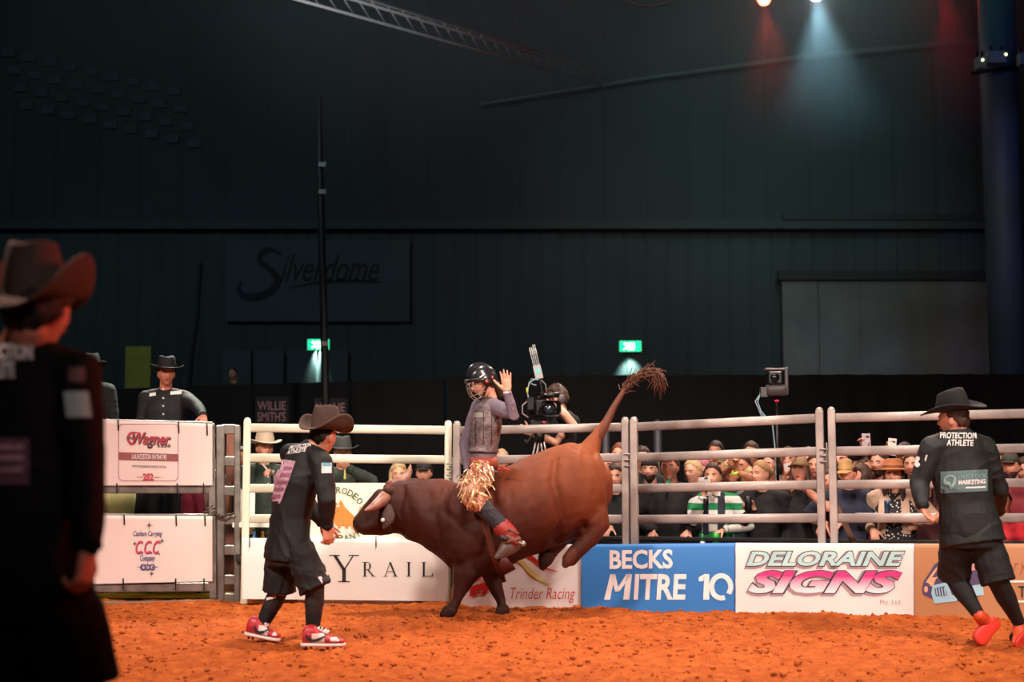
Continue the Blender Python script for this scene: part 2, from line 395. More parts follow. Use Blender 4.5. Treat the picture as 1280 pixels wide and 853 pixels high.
def torso_rings(pel, wst, chs, shl, nk, X1, X2, w=1.0, hem=None):
    """an upper body as rings; X1 the hips' right, X2 the shoulders' right"""
    ax = [X1, nrm(np.asarray(X1)*0.5+np.asarray(X2)*0.5), X2, X2, X2]; pts = [pel, wst, chs, shl, nk]; R = []
    wd = [(0.172, 0.118), (0.150, 0.108), (0.170, 0.122), (0.150, 0.095), (0.062, 0.060)]
    pts = [np.asarray(p, float) for p in pts]
    if hem is not None: pts = [pts[0]+nrm(pts[0]-pts[1])*hem]+pts; ax = [X1]+ax; wd = [(0.182, 0.130)]+wd
    m = len(pts)
    for i in range(m):
        t = nrm(pts[min(i+1, m-1)]-pts[max(i-1, 0)]); a = nrm(np.asarray(ax[i])-t*(np.asarray(ax[i])@t)); u = np.cross(t, a)
        R.append((pts[i], a*wd[i][0]*w, u*wd[i][1]*w))
    return R

# ================================================================== lettering and flat print
def text_mesh(s, bold=0.0, shear=0.0, space=1.0, res=3):
    c = bpy.data.curves.new('t', 'FONT'); c.body = s; c.offset = bold; c.shear = shear; c.space_character = space; c.resolution_u = res
    c.align_x = 'CENTER'; o = bpy.data.objects.new('t', c); COL.objects.link(o)
    dg = bpy.context.evaluated_depsgraph_get(); dg.update()
    me = bpy.data.meshes.new_from_object(o.evaluated_get(dg)); bpy.data.objects.remove(o)
    n = len(me.vertices); co = np.empty(n*3); me.vertices.foreach_get('co', co); co = co.reshape(-1, 3)[:, :2]
    f = [list(p.vertices) for p in me.polygons]; bpy.data.meshes.remove(me)
    lo, hi = co.min(0), co.max(0); return (co-lo)/(hi-lo), f
def refine(uv, f, size, maxl):
    bm = bmesh.new(); vs = [bm.verts.new((u*size[0], v*size[1], 0)) for u, v in uv]
    for q in f:
        try: bm.faces.new([vs[i] for i in q])
        except ValueError: pass
    bmesh.ops.triangulate(bm, faces=bm.faces)
    for _ in range(3):
        e = [x for x in bm.edges if x.calc_length() > maxl]
        if not e: break
        bmesh.ops.subdivide_edges(bm, edges=e, cuts=1); bmesh.ops.triangulate(bm, faces=[x for x in bm.faces if len(x.verts) > 3])
    bm.verts.ensure_lookup_table(); bm.verts.index_update()
    out = np.array([(x.co.x/size[0], x.co.y/size[1]) for x in bm.verts]); fs = [[x.index for x in q.verts] for q in bm.faces]; bm.free(); return out, fs
def quadmap(uv, q):
    """q: corners bottom-left, bottom-right, top-right, top-left"""
    a, b, c, d = [np.asarray(x, float) for x in q]; u = uv[:, :1]; v = uv[:, 1:2]
    return a*(1-u)*(1-v)+b*u*(1-v)+c*u*v+d*(1-u)*v
def flat(name, uv, f, q, m, parent, shift=None):
    v = quadmap(np.asarray(uv, float), q)
    if shift is not None: v = v+np.asarray(shift)
    me = bpy.data.meshes.new(name); me.from_pydata(v.tolist(), [], f); me.update()
    return link(name, me, m, parent, False)
def bvh_of(o):
    me = o.data; n = len(me.vertices); co = np.empty(n*3); me.vertices.foreach_get('co', co); co = co.reshape(-1, 3)+wloc(o)
    return BVHTree.FromPolygons([Vector(x) for x in co], [tuple(p.vertices) for p in me.polygons])
def drape(name, uv, f, q, tree, m, parent, off=0.003, maxl=0.02, sight=True):
    sz = (np.linalg.norm(np.asarray(q[1])-q[0]), np.linalg.norm(np.asarray(q[3])-q[0])); uv, f = refine(uv, f, sz, maxl)
    v = quadmap(uv, q); n = nrm(np.cross(np.asarray(q[1])-q[0], np.asarray(q[3])-q[0])); out = []
    for p in v:
        dr = nrm(p-V(0, 0, CAMH)) if sight else -n
        h = tree.ray_cast(Vector(p-dr*0.25), Vector(dr), 1.2)
        if h[0] is None: h = tree.find_nearest(Vector(p))
        nn = np.array(h[1]); nn = nn if nn@dr < 0 else -nn; out.append(np.array(h[0])+nrm(nn-dr*0.5)*off)
    me = bpy.data.meshes.new(name); me.from_pydata([list(x) for x in out], [], f); me.update()
    return link(name, me, m, parent, False)
RECT = ([(0, 0), (1, 0), (1, 1), (0, 1)], [[0, 1, 2, 3]])
def grid_uv(n=6, m=6):
    uv = [(i/n, j/m) for j in range(m+1) for i in range(n+1)]; f = [[j*(n+1)+i, j*(n+1)+i+1, (j+1)*(n+1)+i+1, (j+1)*(n+1)+i] for j in range(m) for i in range(n)]
    return uv, f
def ribbon(pts, ws):
    """a tapering brush stroke through 2D points; smooth"""
    pts = np.asarray(pts, float); n = len(pts); t = np.linspace(0, n-1, (n-1)*6+1); out = []; W = np.interp(t, np.linspace(0, n-1, len(ws)), ws)
    def cr(k, x):
        p = [pts[min(max(k+i, 0), n-1)] for i in (-1, 0, 1, 2)]
        return 0.5*((2*p[1])+(-p[0]+p[2])*x+(2*p[0]-5*p[1]+4*p[2]-p[3])*x*x+(-p[0]+3*p[1]-3*p[2]+p[3])*x**3)
    C = np.array([cr(min(int(a), n-2), a-min(int(a), n-2)) for a in t]); T = np.gradient(C, axis=0); N = np.stack([-T[:, 1], T[:, 0]], 1)/np.maximum(np.linalg.norm(T, axis=1), 1e-9)[:, None]
    v = np.vstack([C+N*W[:, None]/2, C-N*W[:, None]/2]); m = len(C)
    return v, [[i, i+1, m+i+1, m+i] for i in range(m-1)]

class Plane:
    """a vertical surface between two ground points; at(px, py) is where the picture ray meets it"""
    def __init__(s, pxl, Yl, pxr, Yr, py=700):
        s.a = P(pxl, py, Yl); s.b = P(pxr, py, Yr); s.a[2] = 0; s.b[2] = 0; d = s.b-s.a; s.t = nrm(d); s.n = nrm(V(d[1], -d[0], 0))
        if s.n[1] > 0: s.n = -s.n
    def at(s, px, py, off=0.0):
        d = ray(px, py); o = V(0, 0, CAMH); t = ((s.a+s.n*off-o)@s.n)/(d@s.n); return o+d*t
    def quad(s, x0, y0, x1, y1, off): return [s.at(x0, y1, off), s.at(x1, y1, off), s.at(x1, y0, off), s.at(x0, y0, off)]
    def text(s, st, x0, y0, x1, y1, m, parent, off=0.004, bold=0.0, shear=0.0, name='lettering', space=1.0, dx=0, dy=0, dyr=0):
        uv, f = text_mesh(st, bold, shear, space); q = [s.at(x0+dx, y1+dy, off), s.at(x1+dx, y1+dy+dyr, off), s.at(x1+dx, y0+dy+dyr, off), s.at(x0+dx, y0+dy, off)]
        return flat(name, uv, f, q, m, parent)
    def px(s, pts, f, m, parent, off=0.004, name='print_shape'):
        me = bpy.data.meshes.new(name); me.from_pydata([list(s.at(x, y, off)) for x, y in pts], [], f); me.update(); return link(name, me, m, parent, False)
    def stroke(s, pts, ws, m, parent, off=0.004, name='brush_stroke'):
        v, f = ribbon(pts, ws); return s.px(v, f, m, parent, off, name)
    def poly(s, pts, m, parent, off=0.004, name='print_shape'): return s.px(pts, [list(range(len(pts)))], m, parent, off, name)

# ================================================================== the setting
# dirt floor: one surface, real clods and hoof marks
def dirt_h(x, y):
    p = np.stack([x, y, np.zeros_like(x)], 1)
    h = 0.016*vnoise(p, 1.6)+0.012*vnoise(p+5, 5)+0.012*vnoise(p+9, 11)+0.011*vnoise(p+3, 23)+0.007*vnoise(p+13, 47)
    cl = vnoise(p+21, 18)*0.6+vnoise(p+31, 44)*0.5; h = h+0.020*np.clip(cl-0.32, 0, 1)
    return h
m = mat('orange_dirt', '#b05a26', 0.95, scale=9, col2='#96461c', bump=1.0, bscale=38, spec=0.12)
def dirt_grid(name, xs, ys, zoff=0.0, edge=None):
    X, Y = np.meshgrid(xs, ys); x, y = X.ravel(), Y.ravel(); h = dirt_h(x, y)+zoff
    if edge is not None: h = h+edge(x, y)
    v = np.stack([x, y, h], 1); n = len(xs); f = [[j*n+i, j*n+i+1, (j+1)*n+i+1, (j+1)*n+i] for j in range(len(ys)-1) for i in range(n-1)]
    me = bpy.data.meshes.new(name); me.from_pydata(v.tolist(), [], f); me.update(); return me
o = link('floor', dirt_grid('floor', np.arange(-5.2, 5.22, 0.016), np.arange(7.2, 13.0, 0.016)), m, smooth=True); props(o, kind='structure')
o = link('floor', dirt_grid('floor', np.arange(-9, 9.01, 0.12), np.arange(-1, 7.25, 0.12)), m); props(o, kind='structure')
o = link('floor', dirt_grid('floor', np.arange(-9, -5.08, 0.12), np.arange(7.2, 13.0, 0.12)), m); props(o, kind='structure')
o = link('floor', dirt_grid('floor', np.arange(5.1, 9.0, 0.12), np.arange(7.2, 13.0, 0.12)), m); props(o, kind='structure')
conc = mat('dark_concrete', '#1d1d1f', 0.85, var=0.3, scale=2)
props(B().box((0, 21.5, -0.47), (14, 9.5, 0.05)).build('floor', conc, None, False), kind='structure')
props(B().box((0, 6.9, -0.24), (9, 7.95, 0.19)).build('floor', m, None, False), kind='structure')     # body of the raised dirt
# clods lying on the dirt (nobody could count them)
b = B()
for i in range(6000):
    y = 7.6+4.6*rng.random()**0.8; x = (rng.random()*2-1)*(y*0.40); s = 0.004+0.016*rng.random()**4
    z = float(dirt_h(np.array([x]), np.array([y]))[0])
    d = rng.normal(size=(6, 3)); d = d/np.linalg.norm(d, axis=1)[:, None]
    v = np.array([[1, 0, 0], [-1, 0, 0], [0, 1, 0], [0, -1, 0], [0, 0, 1], [0, 0, -1]])*(0.7+0.6*rng.random((6, 1)))*s*np.array([1.2, 1.1, 0.8])
    a = rng.random()*6; c_, s_ = math.cos(a), math.sin(a); v = v@np.array([[c_, s_, 0], [-s_, c_, 0], [0, 0, 1]])+[x, y, z+s*0.35]
    b.add(v, [[0, 2, 4], [2, 1, 4], [1, 3, 4], [3, 0, 4], [2, 0, 5], [1, 2, 5], [3, 1, 5], [0, 3, 5]])
props(b.build('dirt_clods', mat('dirt_clod', '#b05a2a', 0.95, scale=30, col2='#8a4420', spec=0.1), None, True), 'loose clods strewn over the orange arena dirt', 'dirt', kind='stuff')

# hall behind
wallm = mat('hall_wall', '#3c4243', 0.85, var=0.2, scale=0.5)
def cladding(name, x0, x1, z0, z1, Y, m, pitch=0.45, dep=0.02):
    b = B(); n = int((x1-x0)/pitch)
    v = []; f = []
    for i in range(n):
        xa = x0+i*pitch
        for dx, dy in ((0, 0), (pitch*0.78, 0), (pitch*0.84, dep), (pitch*0.94, dep)):
            v += [(xa+dx, Y+dy, z0), (xa+dx, Y+dy, z1)]
    v += [(x1, Y, z0), (x1, Y, z1)]
    for i in range(len(v)//2-1): f.append([2*i, 2*i+2, 2*i+3, 2*i+1])
    b.add(v, f); return b.build(name, m, None, False)
props(cladding('wall_back', -16, 16, -0.45, 6.4, 30.0, wallm), kind='structure')
props(cladding('wall_back_upper', -16, 16, 6.4, 12.5, 29.85, mat('hall_wall_upper', '#34393c', 0.85, scale=0.5), 0.9, 0.02), kind='structure')
dk = mat('dark_roof', '#1b2023', 0.8, scale=0.6)
props(B().box((-16.1, 14, 6), (0.1, 16, 7)).build('wall_left', dk, None, False), kind='structure')
props(B().box((16.1, 14, 6), (0.1, 16, 7)).build('wall_right', dk, None, False), kind='structure')
props(B().box((0, 14, 13.0), (16.2, 16.2, 0.1)).build('ceiling', dk, None, False), kind='structure')
beam = mat('roof_steel', '#383d3e', 0.8)
for z, h in ((6.42, 0.10),): props(B().box((0, 29.75, z), (16, 0.08, h)).build('trim_1', beam, None, False), kind='structure')
# far left: faint rows of pale rectangular panels under the roof
for r in range(4):
    for k in range(9):
        c = P(10+k*26+r*8, 66+r*22+k*6, 29.8)
        props(B().box(c, (0.14, 0.05, 0.09)).build('roof_panel', mat('dim_panel', '#3d474c', 0.8), None, False, base=c, bevel=0.02),
              'dim grey rectangular panel in rows high under the dark roof', 'panel', 'dim panels under the roof at far left')

def box_thing(name, C, h, m, label, cat, group=None, bevel=0.0, M=None):
    C = np.asarray(C, float); return props(B().box(C, h, M).build(name, m, None, False, base=C-V(0, 0, h[2]), bevel=bevel), label, cat, group)
# roller door with panels, right
pr = Plane(978, 29.7, 1240, 29.7); pm = mat('roller_panel', '#6d6a66', 0.8, var=0.3, scale=1.2)
def rect_world(px0, py0, px1, py1, Y):
    a = P(px0, py1, Y); c = P(px1, py0, Y); return a, c
a, c = rect_world(978, 345, 1240, 520, 29.7)
e = empty('roller_door', ((a[0]+c[0])/2, 29.7, a[2]), 'tall grey panelled door in the back wall beside the blue column', 'door')
for i, (x0, x1) in enumerate(((980, 1022), (1026, 1074), (1078, 1132), (1136, 1184), (1188, 1238))):
    q0, q1 = rect_world(x0, 352, x1, 516, 29.7); B().box(((q0[0]+q1[0])/2, 29.70, (q0[2]+q1[2])/2), ((q1[0]-q0[0])/2, 0.03, (q1[2]-q0[2])/2)).build('panel', pm, e, False, bevel=0.01)
B().box(((a[0]+c[0])/2, 29.66, c[2]), ((c[0]-a[0])/2+0.05, 0.08, 0.10)).build('head_rail', mat('dark_rail', '#252321', 0.7), e, False)
q0, q1 = rect_world(978, 268, 1240, 276, 29.7); B().box(((q0[0]+q1[0])/2, 29.68, (q0[2]+q1[2])/2), ((q1[0]-q0[0])/2, 0.05, 0.06)).build('upper_rail', mat('dark_rail', '#252321'), e, False)
# black drape band across the back of the arena
blk = mat('black_drape', '#0b0b0c', 0.95, var=0.4, scale=3)
def drape_wall(x0, x1, ztop0, ztop1, Y, name, label):
    n = int(abs(x1-x0)/0.09); v = []; f = []
    for i in range(n+1):
        t = i/n; x = x0+(x1-x0)*t; y = Y+0.05*math.sin(i*1.3)+0.03*math.sin(i*0.37+1)
        v += [(x, y, -0.42), (x, y, ztop0+(ztop1-ztop0)*t)]
    for i in range(n): f.append([2*i, 2*i+2, 2*i+3, 2*i+1])
    me = bpy.data.meshes.new(name); me.from_pydata(v, [], f); me.update(); o = link(name, me, blk, None, True, base=((x0+x1)/2, Y, -0.42))
    o.modifiers.new('thickness', 'SOLIDIFY').thickness = 0.01; return props(o, label, 'curtain')
a1, a2, a3 = P(560, 470, 20), P(1300, 467, 20), P(120, 492, 20)
drape_wall(a1[0], 9.5, a1[2], a2[2], 20.0, 'black_drape', 'long black drape hung across the back right of the arena')
drape_wall(-10, a1[0]-0.05, a3[2]-0.05, a1[2]-0.02, 20.25, 'black_drape', 'lower black drape behind the gates at back left')
# blue round column with its floodlights
cx = P(1262, 500, 24)[0]
e = empty('hall_column', (cx, 24, -0.42), 'round column washed in deep blue light at the right edge', 'column')
B().tube([(cx, 24, -0.42), (cx, 24, 12.9)], 0.31, n=32, round_=False).build('shaft', mat('column_grey', '#4a5058', 0.6, scale=1.5), e)
B().tube([(cx, 24, -0.42), (cx, 24, -0.2)], 0.40, n=32, round_=False).build('base', mat('column_grey', '#7d8288'), e)
B().tube([(cx, 24, 12.3), (cx, 24, 12.9)], 0.40, n=32, round_=False).build('capital', mat('column_grey', '#7d8288'), e)
for (px, py, w_, nm) in ((1225, 80, 0.07, 'small grey floodlight left of its neighbours on the column'), (1245, 73, 0.15, 'wide grey floodlight in the middle of the column bracket'), (1279, 75, 0.08, 'grey floodlight at the right end of the column bracket')):
    c = P(px, py, 23.3); e = empty('floodlight', c, nm, 'floodlight')
    B().box(c, (w_, 0.10, 0.10)).build('housing', mat('lamp_grey', '#8c8c8c', 0.5), e, False, bevel=0.01)
    for s in (-1, 1): B().tube([c+V(s*w_*0.6, 0, 0.1), c+V(s*w_*0.6, 0, 0.2)], 0.025, n=8).build('bracket', DARKMET, e)
    if px < 1270: B().ell(c+V(w_*0.9*(1 if px > 1230 else 0.2), -0.1, 0.04), (0.02, 0.02, 0.02)).build('indicator', mat('indicator_glow', '#e8ffb0', emit=4), e)
c0, c1 = P(1215, 92, 23.45), P(1300, 76, 23.45)
props(B().tube([c0, c1], 0.03, n=8).build('mounting_bar', DARKMET, None, base=c0), 'thin bar carrying the floodlights across the column', 'bar')
# stage lights at the top
for (px, py, col, lab, nm, pw) in ((955, -2, '#ff5038', 'red', 'red stage light at the top, left of the white one', 60), (1020, -8, '#f4f6ff', 'white', 'white stage light at the top centre right', 80), (1180, -14, '#ff1020', 'red', 'red stage light at the top right', 60)):
    c = P(px, py, 26); e = empty('stage_light', c, nm, 'stage light'); dn = nrm(V(0.0, -0.45, -0.9)); F = frame(dn, (0, 1, 0.2))
    B().tube([c-dn*0.30, c-dn*0.02], [0.11, 0.15], n=20, round_=False).build('housing', BLACKPL, e)
    B().tube([c-dn*0.03, c+dn*0.012], 0.125, n=20, round_=True).build('lens', mat('lens_'+col[1:], col, emit=60 if lab == 'white' else 30), e)
    B().tube([c-dn*0.15+V(-0.19, 0, 0), c-dn*0.15+V(-0.19, 0, 0.3), c-dn*0.15+V(0.19, 0, 0.3), c-dn*0.15+V(0.19, 0, 0)], 0.015, n=8).build('yoke', DARKMET, e)
    L_ = bpy.data.lights.new('stage_light_lamp', 'SPOT'); L_.energy = (1900 if lab == 'white' else 420 if px < 1000 else 240); L_.color = lin('#a8dcf0' if lab == 'white' else col); L_.spot_size = math.radians(66 if lab == 'white' else 60); L_.spot_blend = 0.9; L_.shadow_soft_size = 0.1
    lo = bpy.data.objects.new('stage_light_lamp', L_); COL.objects.link(lo); lo.location = tuple(c+dn*0.17); aim(lo, tuple(c+V(0.4, -0.9, -4)+V(0, 1.2, 0)))
# thin haze hanging around the stage lights under the roof
hm = bpy.data.materials.new('haze'); hm.use_nodes = True; nt = hm.node_tree; nt.nodes.clear()
vo = nt.nodes.new('ShaderNodeVolumePrincipled'); vo.inputs['Density'].default_value = 0.050; vo.inputs['Color'].default_value = (0.8, 0.85, 0.85, 1); vo.inputs['Anisotropy'].default_value = 0.2
ou = nt.nodes.new('ShaderNodeOutputMaterial'); nt.links.new(vo.outputs[0], ou.inputs['Volume'])
tc = nt.nodes.new('ShaderNodeTexCoord'); sz_ = nt.nodes.new('ShaderNodeSeparateXYZ'); mr = nt.nodes.new('ShaderNodeMapRange'); nz_ = nt.nodes.new('ShaderNodeTexNoise'); ml = nt.nodes.new('ShaderNodeMath'); ml.operation = 'MULTIPLY'
nt.links.new(tc.outputs['Object'], sz_.inputs[0]); nt.links.new(sz_.outputs['Z'], mr.inputs['Value']); nt.links.new(tc.outputs['Object'], nz_.inputs['Vector']); nz_.inputs['Scale'].default_value = 0.6
mr.interpolation_type = 'SMOOTHSTEP'; mr.inputs['From Min'].default_value = 7.0; mr.inputs['From Max'].default_value = 10.3; mr.inputs['To Min'].default_value = 0.0; mr.inputs['To Max'].default_value = 0.11
nt.links.new(mr.outputs[0], ml.inputs[0]); nt.links.new(nz_.outputs['Fac'], ml.inputs[1]); nt.links.new(ml.outputs[0], vo.inputs['Density'])
props(B().box((3.0, 26.2, 9.6), (12, 3.3, 3.1)).build('haze', hm, None, False), 'thin haze lit by the stage lights under the roof', 'haze', kind='stuff')
# ceiling truss with chords and lacing
ta, tb = P(352, -6, 18.0), P(752, 106, 29.5)
trm = mat('truss_aluminium', '#a09a94', 0.5, 0.2)
e = empty('lighting_truss', ta, 'long aluminium truss sloping under the roof at upper left', 'truss')
up = V(0, 0, 0.30); off = [V(0, 0, 0), up, V(0.15, -0.1, 0.15)]
for q in off: B().tube([ta+q, tb+q], 0.022, n=8, round_=False).build('chord', trm, e)
N_ = 26
for i in range(N_):
    p, q = ta+(tb-ta)*(i/N_), ta+(tb-ta)*((i+1)/N_)
    B().tube([p+up, q], 0.012, n=6, round_=False).build('diagonal', trm, e)
p_ = P(782, -2, 24); b = B(); th = np.linspace(math.pi, 2*math.pi, 12)
props(B().tube([P(812+34*math.cos(t), -6-13*math.sin(t), 24) for t in th], 0.03, n=8).build('cable_loop', mat('dim_cable', '#6b6866'), None, base=P(812, -5, 24)), 'grey cable sagging from the roof at the top edge', 'cable')
pa = [P(600, 131, 29.6), P(820, 95, 29.6), P(1000, 72, 29.6), P(1222, 50, 29.6)]
props(B().tube(pa, [0.035, 0.04, 0.06, 0.07], n=8).build('roof_tie_rod', mat('pale_rod', '#5c5f5e', 0.7), None, base=pa[0]), 'pale tie rod rising to the right under the roof', 'tie rod')
# dark rigging pole with cable
pp = [P(407, 505, 19.0), P(404, 360, 19.0), P(400, 205, 19.0), P(399, 120, 19.0)]
pp = [V(pp[0][0], 19, -0.42)]+pp
e = empty('rigging_pole', pp[0], 'tall thin dark pole in front of the back wall sign', 'pole')
B().tube(pp, [0.055, 0.055, 0.05, 0.045, 0.035], n=10, round_=False).build('mast', mat('pole_dark', '#14161a', 0.6), e)
for py in (206, 240, 430): B().box(P(405 if py > 300 else 403, py, 18.94), (0.05, 0.03, 0.03)).build('clamp', mat('clamp_grey', '#8f9090', 0.4), e, False)
cp = [P(x, y, 29.94) for x, y in ((250, 330), (246, 400), (240, 440), (236, 492))]
props(B().tube(cp, 0.035, n=8).build('hanging_cable', mat('pole_dark', '#14161a'), None, base=cp[-1]), 'dark cable hanging down the back wall behind the cowboy at the gate', 'cable')
# wall sign
sp = Plane(282, 29.8, 512, 29.8)
e = empty('wall_sign', sp.at(400, 400), 'dark hall sign with large script lettering on the back wall', 'sign')
q = sp.quad(282, 300, 512, 402, 0.0); flat('board', *RECT, q, mat('sign_grey', '#404648', 0.8, scale=0.8), e)
nav = mat('sign_navy', '#10141f', 0.8)
sp.stroke([(351, 318), (340, 312), (328, 315), (325, 326), (338, 337), (347, 350), (340, 363), (322, 371), (305, 370), (298, 361), (302, 352)], [3, 8, 6, 8, 9, 10, 7, 3], nav, e, 0.03, 'script_initial')
sp.text('ilverdome', 350, 318, 474, 352, nav, e, 0.03, shear=0.45)
sp.stroke([(360, 360), (400, 353), (440, 351), (478, 353)], [1, 3, 4, 1], nav, e, 0.03, 'underline')
# yellow banner, left wall; door outlines
box_thing('yellow_banner', P(173, 463, 29.9), (0.265, 0.05, 0.50), mat('yellow_banner', '#b0a23c', 0.8), 'upright olive yellow banner on the back wall left of the cowboy at the gate', 'banner')
e = empty('double_door', P(357, 500, 29.8), 'wide dark double door in the back wall under the script sign', 'door')
for x0, x1 in ((277, 315), (317, 356), (358, 396), (398, 436)):
    q0, q1 = rect_world(x0, 438, x1, 500, 29.85); B().box(((q0[0]+q1[0])/2, 29.85, (q0[2]+q1[2])/2), ((q1[0]-q0[0])/2-0.01, 0.04, (q1[2]-q0[2])/2)).build('door_leaf', mat('door_grey', '#42484a', 0.8), e, False, bevel=0.01)
# exit signs, lit
green = mat('exit_green', '#18b878', emit=3.0); whl = mat('exit_white', '#d8fff0', emit=5.0)
for px, py, lab in ((398, 431, 'green running man exit sign behind the dark pole'), (788, 433, 'green running man exit sign above the bull tail')):
    ep = Plane(px-12, 29.88, px+12, 29.88); c = ep.at(px, py); e = empty('exit_sign', c, lab, 'exit sign')
    B().box(c+V(0, 0.07, 0), (0.235, 0.07, 0.115)).build('housing', mat('sign_case', '#cfd8d4', 0.5), e, False)
    flat('green_face', *RECT, ep.quad(px-13.2, py-6.4, px+13.2, py+6.4, 0.005), green, e)
    b_ = B(); c2 = ep.at(px-1, py, 0.012)
    ep.poly([(px-3, py-4), (px+5, py-4), (px+5, py+4.6), (px-3, py+4.6)], whl, e, 0.008, 'doorway')
    ep.stroke([(px-8, py-3.5), (px-5, py-2), (px-3.4, py+1)], [1.6, 2.2, 1.8], whl, e, 0.010, 'runner_body')
    ep.stroke([(px-3.4, py+1), (px-6, py+2.4), (px-8.4, py+4.4)], [1.6, 1.2, 0.8], whl, e, 0.010, 'runner_leg')
    ep.stroke([(px-3.6, py+1), (px-1, py+2.4), (px-2, py+5)], [1.6, 1.2, 0.8], whl, e, 0.010, 'runner_leg')
    l = bpy.data.lights.new('exit_sign_lamp', 'SPOT'); l.energy = 260; l.color = (0.6, 1.0, 0.88); l.spot_size = math.radians(70); l.spot_blend = 1.0; l.shadow_soft_size = 0.05
    o = bpy.data.objects.new('exit_sign_lamp', l); COL.objects.link(o); o.location = tuple(c+V(0, -0.12, -0.13)); aim(o, tuple(c+V(0, 0.3, -1.0)))
# dark sponsor signs on the drape
wp = Plane(318, 20.18, 362, 20.18); e = empty('sponsor_sign', wp.at(340, 528), 'dark square sign with pink WILLIE SMITH lettering above the rail', 'sign')
flat('board', *RECT, wp.quad(319, 496, 361, 529, 0), mat('sign_black', '#1a1a1c', 0.7), e)
pk = mat('dusty_pink_print', '#b98a94', 0.7)
wp.text('WILLIE', 322, 502, 357, 513, pk, e, 0.02, bold=0.01); wp.text("SMITH'S", 322, 515, 357, 527, pk, e, 0.02, bold=0.01)
wp = Plane(395, 20.18, 440, 20.18); e = empty('sponsor_sign', wp.at(412, 528), 'dark square sign half hidden behind the brown cowboy hat', 'sign')
flat('board', *RECT, wp.quad(392, 498, 435, 530, 0), mat('sign_black', '#1a1a1c', 0.7), e)
wp.text('WILLIE', 395, 504, 431, 515, pk, e, 0.02, bold=0.01); wp.text("SMITH'S", 395, 517, 431, 528, pk, e, 0.02, bold=0.01)

# ================================================================== fence panels, gates and banners
def post_xy(px, Y, py=600): p = P(px, py, Y); return V(p[0], p[1], 0)
RZ = [0.20, 0.46, 0.72, 0.98, 1.24, 1.50]
fences = {}
GREYP = mat('worn_grey_steel', '#b5a9a3', 0.42, 0.25, var=0.3, scale=5, bump=0.08)
CREAMP = mat('cream_lit_steel', '#e2dfcc', 0.4, 0.05, var=0.08, scale=6)  # bright greenish light on the first panel is put into this paler colour
def fence_panel(pxl, Yl, pxr, Yr, lab, k0=1.0, k1=1.0, m=GREYP, zl=0.0, zr=0.0):
    A, Z = post_xy(pxl, Yl), post_xy(pxr, Yr); t = nrm(Z-A); n = V(t[1], -t[0], 0)
    e = empty('fence_panel', (A+Z)/2, lab, 'fence', 'tubular steel arena panels')
    for Q, kz in ((A, k0), (Z, k1)):
        b = B(); b.bar(Q+V(0, 0, -0.03), Q+V(0, 0, 1.57*kz), 0.062, 0.062, t); b.ell(Q+V(0, 0, 1.57*kz), (0.031, 0.031, 0.028))
        b.build('post', m, e, False, bevel=0.008)
    for z in RZ:
        B().tube([A+t*0.03+V(0, 0, z*k0+0.01), Z-t*0.03+V(0, 0, z*k1+0.01)], [(0.037, 0.021)]*2, side=(0, 0, 1), n=14, round_=False, e=0.7).build('rail', m, e)
    return e, A, Z
fA = fence_panel(308, 12.3, 560, 12.5, 'arena fence panel behind the man in the brown hat', 1.0, 0.99, CREAMP)
fB = fence_panel(571, 12.42, 782, 12.15, 'arena fence panel behind the bull and the camera operator', 0.985, 1.0, GREYP)
fC = fence_panel(793, 12.1, 1026, 11.6, 'arena fence panel in front of the girl in the striped rugby shirt', 1.0, 1.035)
fD = fence_panel(1041, 11.55, 1300, 11.2, 'arena fence panel at the right end behind the running man', 1.035, 1.05)
def chain_pin(px, py, Y, lab):
    c = P(px, py, Y); e = empty('panel_latch', c, lab, 'latch', 'latches between fence panels')
    for dz in (0.0, -0.05, -0.10): B().tube([c+V(-0.05, 0, dz), c+V(0.05, 0, dz)], 0.008, n=8).build('link', STEEL, e)
    B().tube([c+V(0, -0.01, 0.05), c+V(0.0, -0.01, -0.15)], 0.007, n=8).build('pin', STEEL, e)
    B().tube([c+V(0.01, -0.01, -0.1), c+V(0.035, 0, -0.25), c+V(0.02, 0, -0.45)], 0.006, n=8).build('rope_end', mat('rope_grey', '#57534f'), e)
chain_pin(788, 568, 12.1, 'pin and chain latch by the blue banner')
chain_pin(566, 580, 12.42, 'pin and chain latch behind the rider')
chain_pin(1033, 562, 11.55, 'pin and chain latch above the deloraine banner')

def banner(name, pl, x0, y0l, y0r, x1, y1l, y1r, m, label, off=0.0, thick=0.02, wrap=True):
    """vinyl sheet with a rolled top edge over its board"""
    a, b_ = pl.at(x0, y1l, off), pl.at(x1, y1r, off); c, d = pl.at(x1, y0r, off), pl.at(x0, y0l, off)
    e = empty(name, (a+b_)/2, label, 'banner'); n = pl.n; B_ = B(); rows = [(0.0, 0.0, 0), (0.5, 0.0, 0), (0.93, 0.0, 0)]; v = []; NX = 24
    for i in range(NX+1):
        t = i/NX; lo = a+(b_-a)*t; hi = d+(c-d)*t; col = [lo, lo+(hi-lo)*0.5, lo+(hi-lo)*0.94]
        if wrap: col += [hi-V(0, 0, 0.010)-n*0.006, hi-n*0.022, hi-n*0.045-V(0, 0, 0.004), hi-n*0.06-V(0, 0, 0.03)]
        else: col += [hi, hi-n*0.004, lo+(hi-lo)*0.5-n*0.004, lo-n*0.004]
        v += col
    f = [[i*7+j, (i+1)*7+j, (i+1)*7+j+1, i*7+j+1] for i in range(NX) for j in range(6)]
    B_.add(v, f); o = B_.build('sheet', m, e, True)
    return e
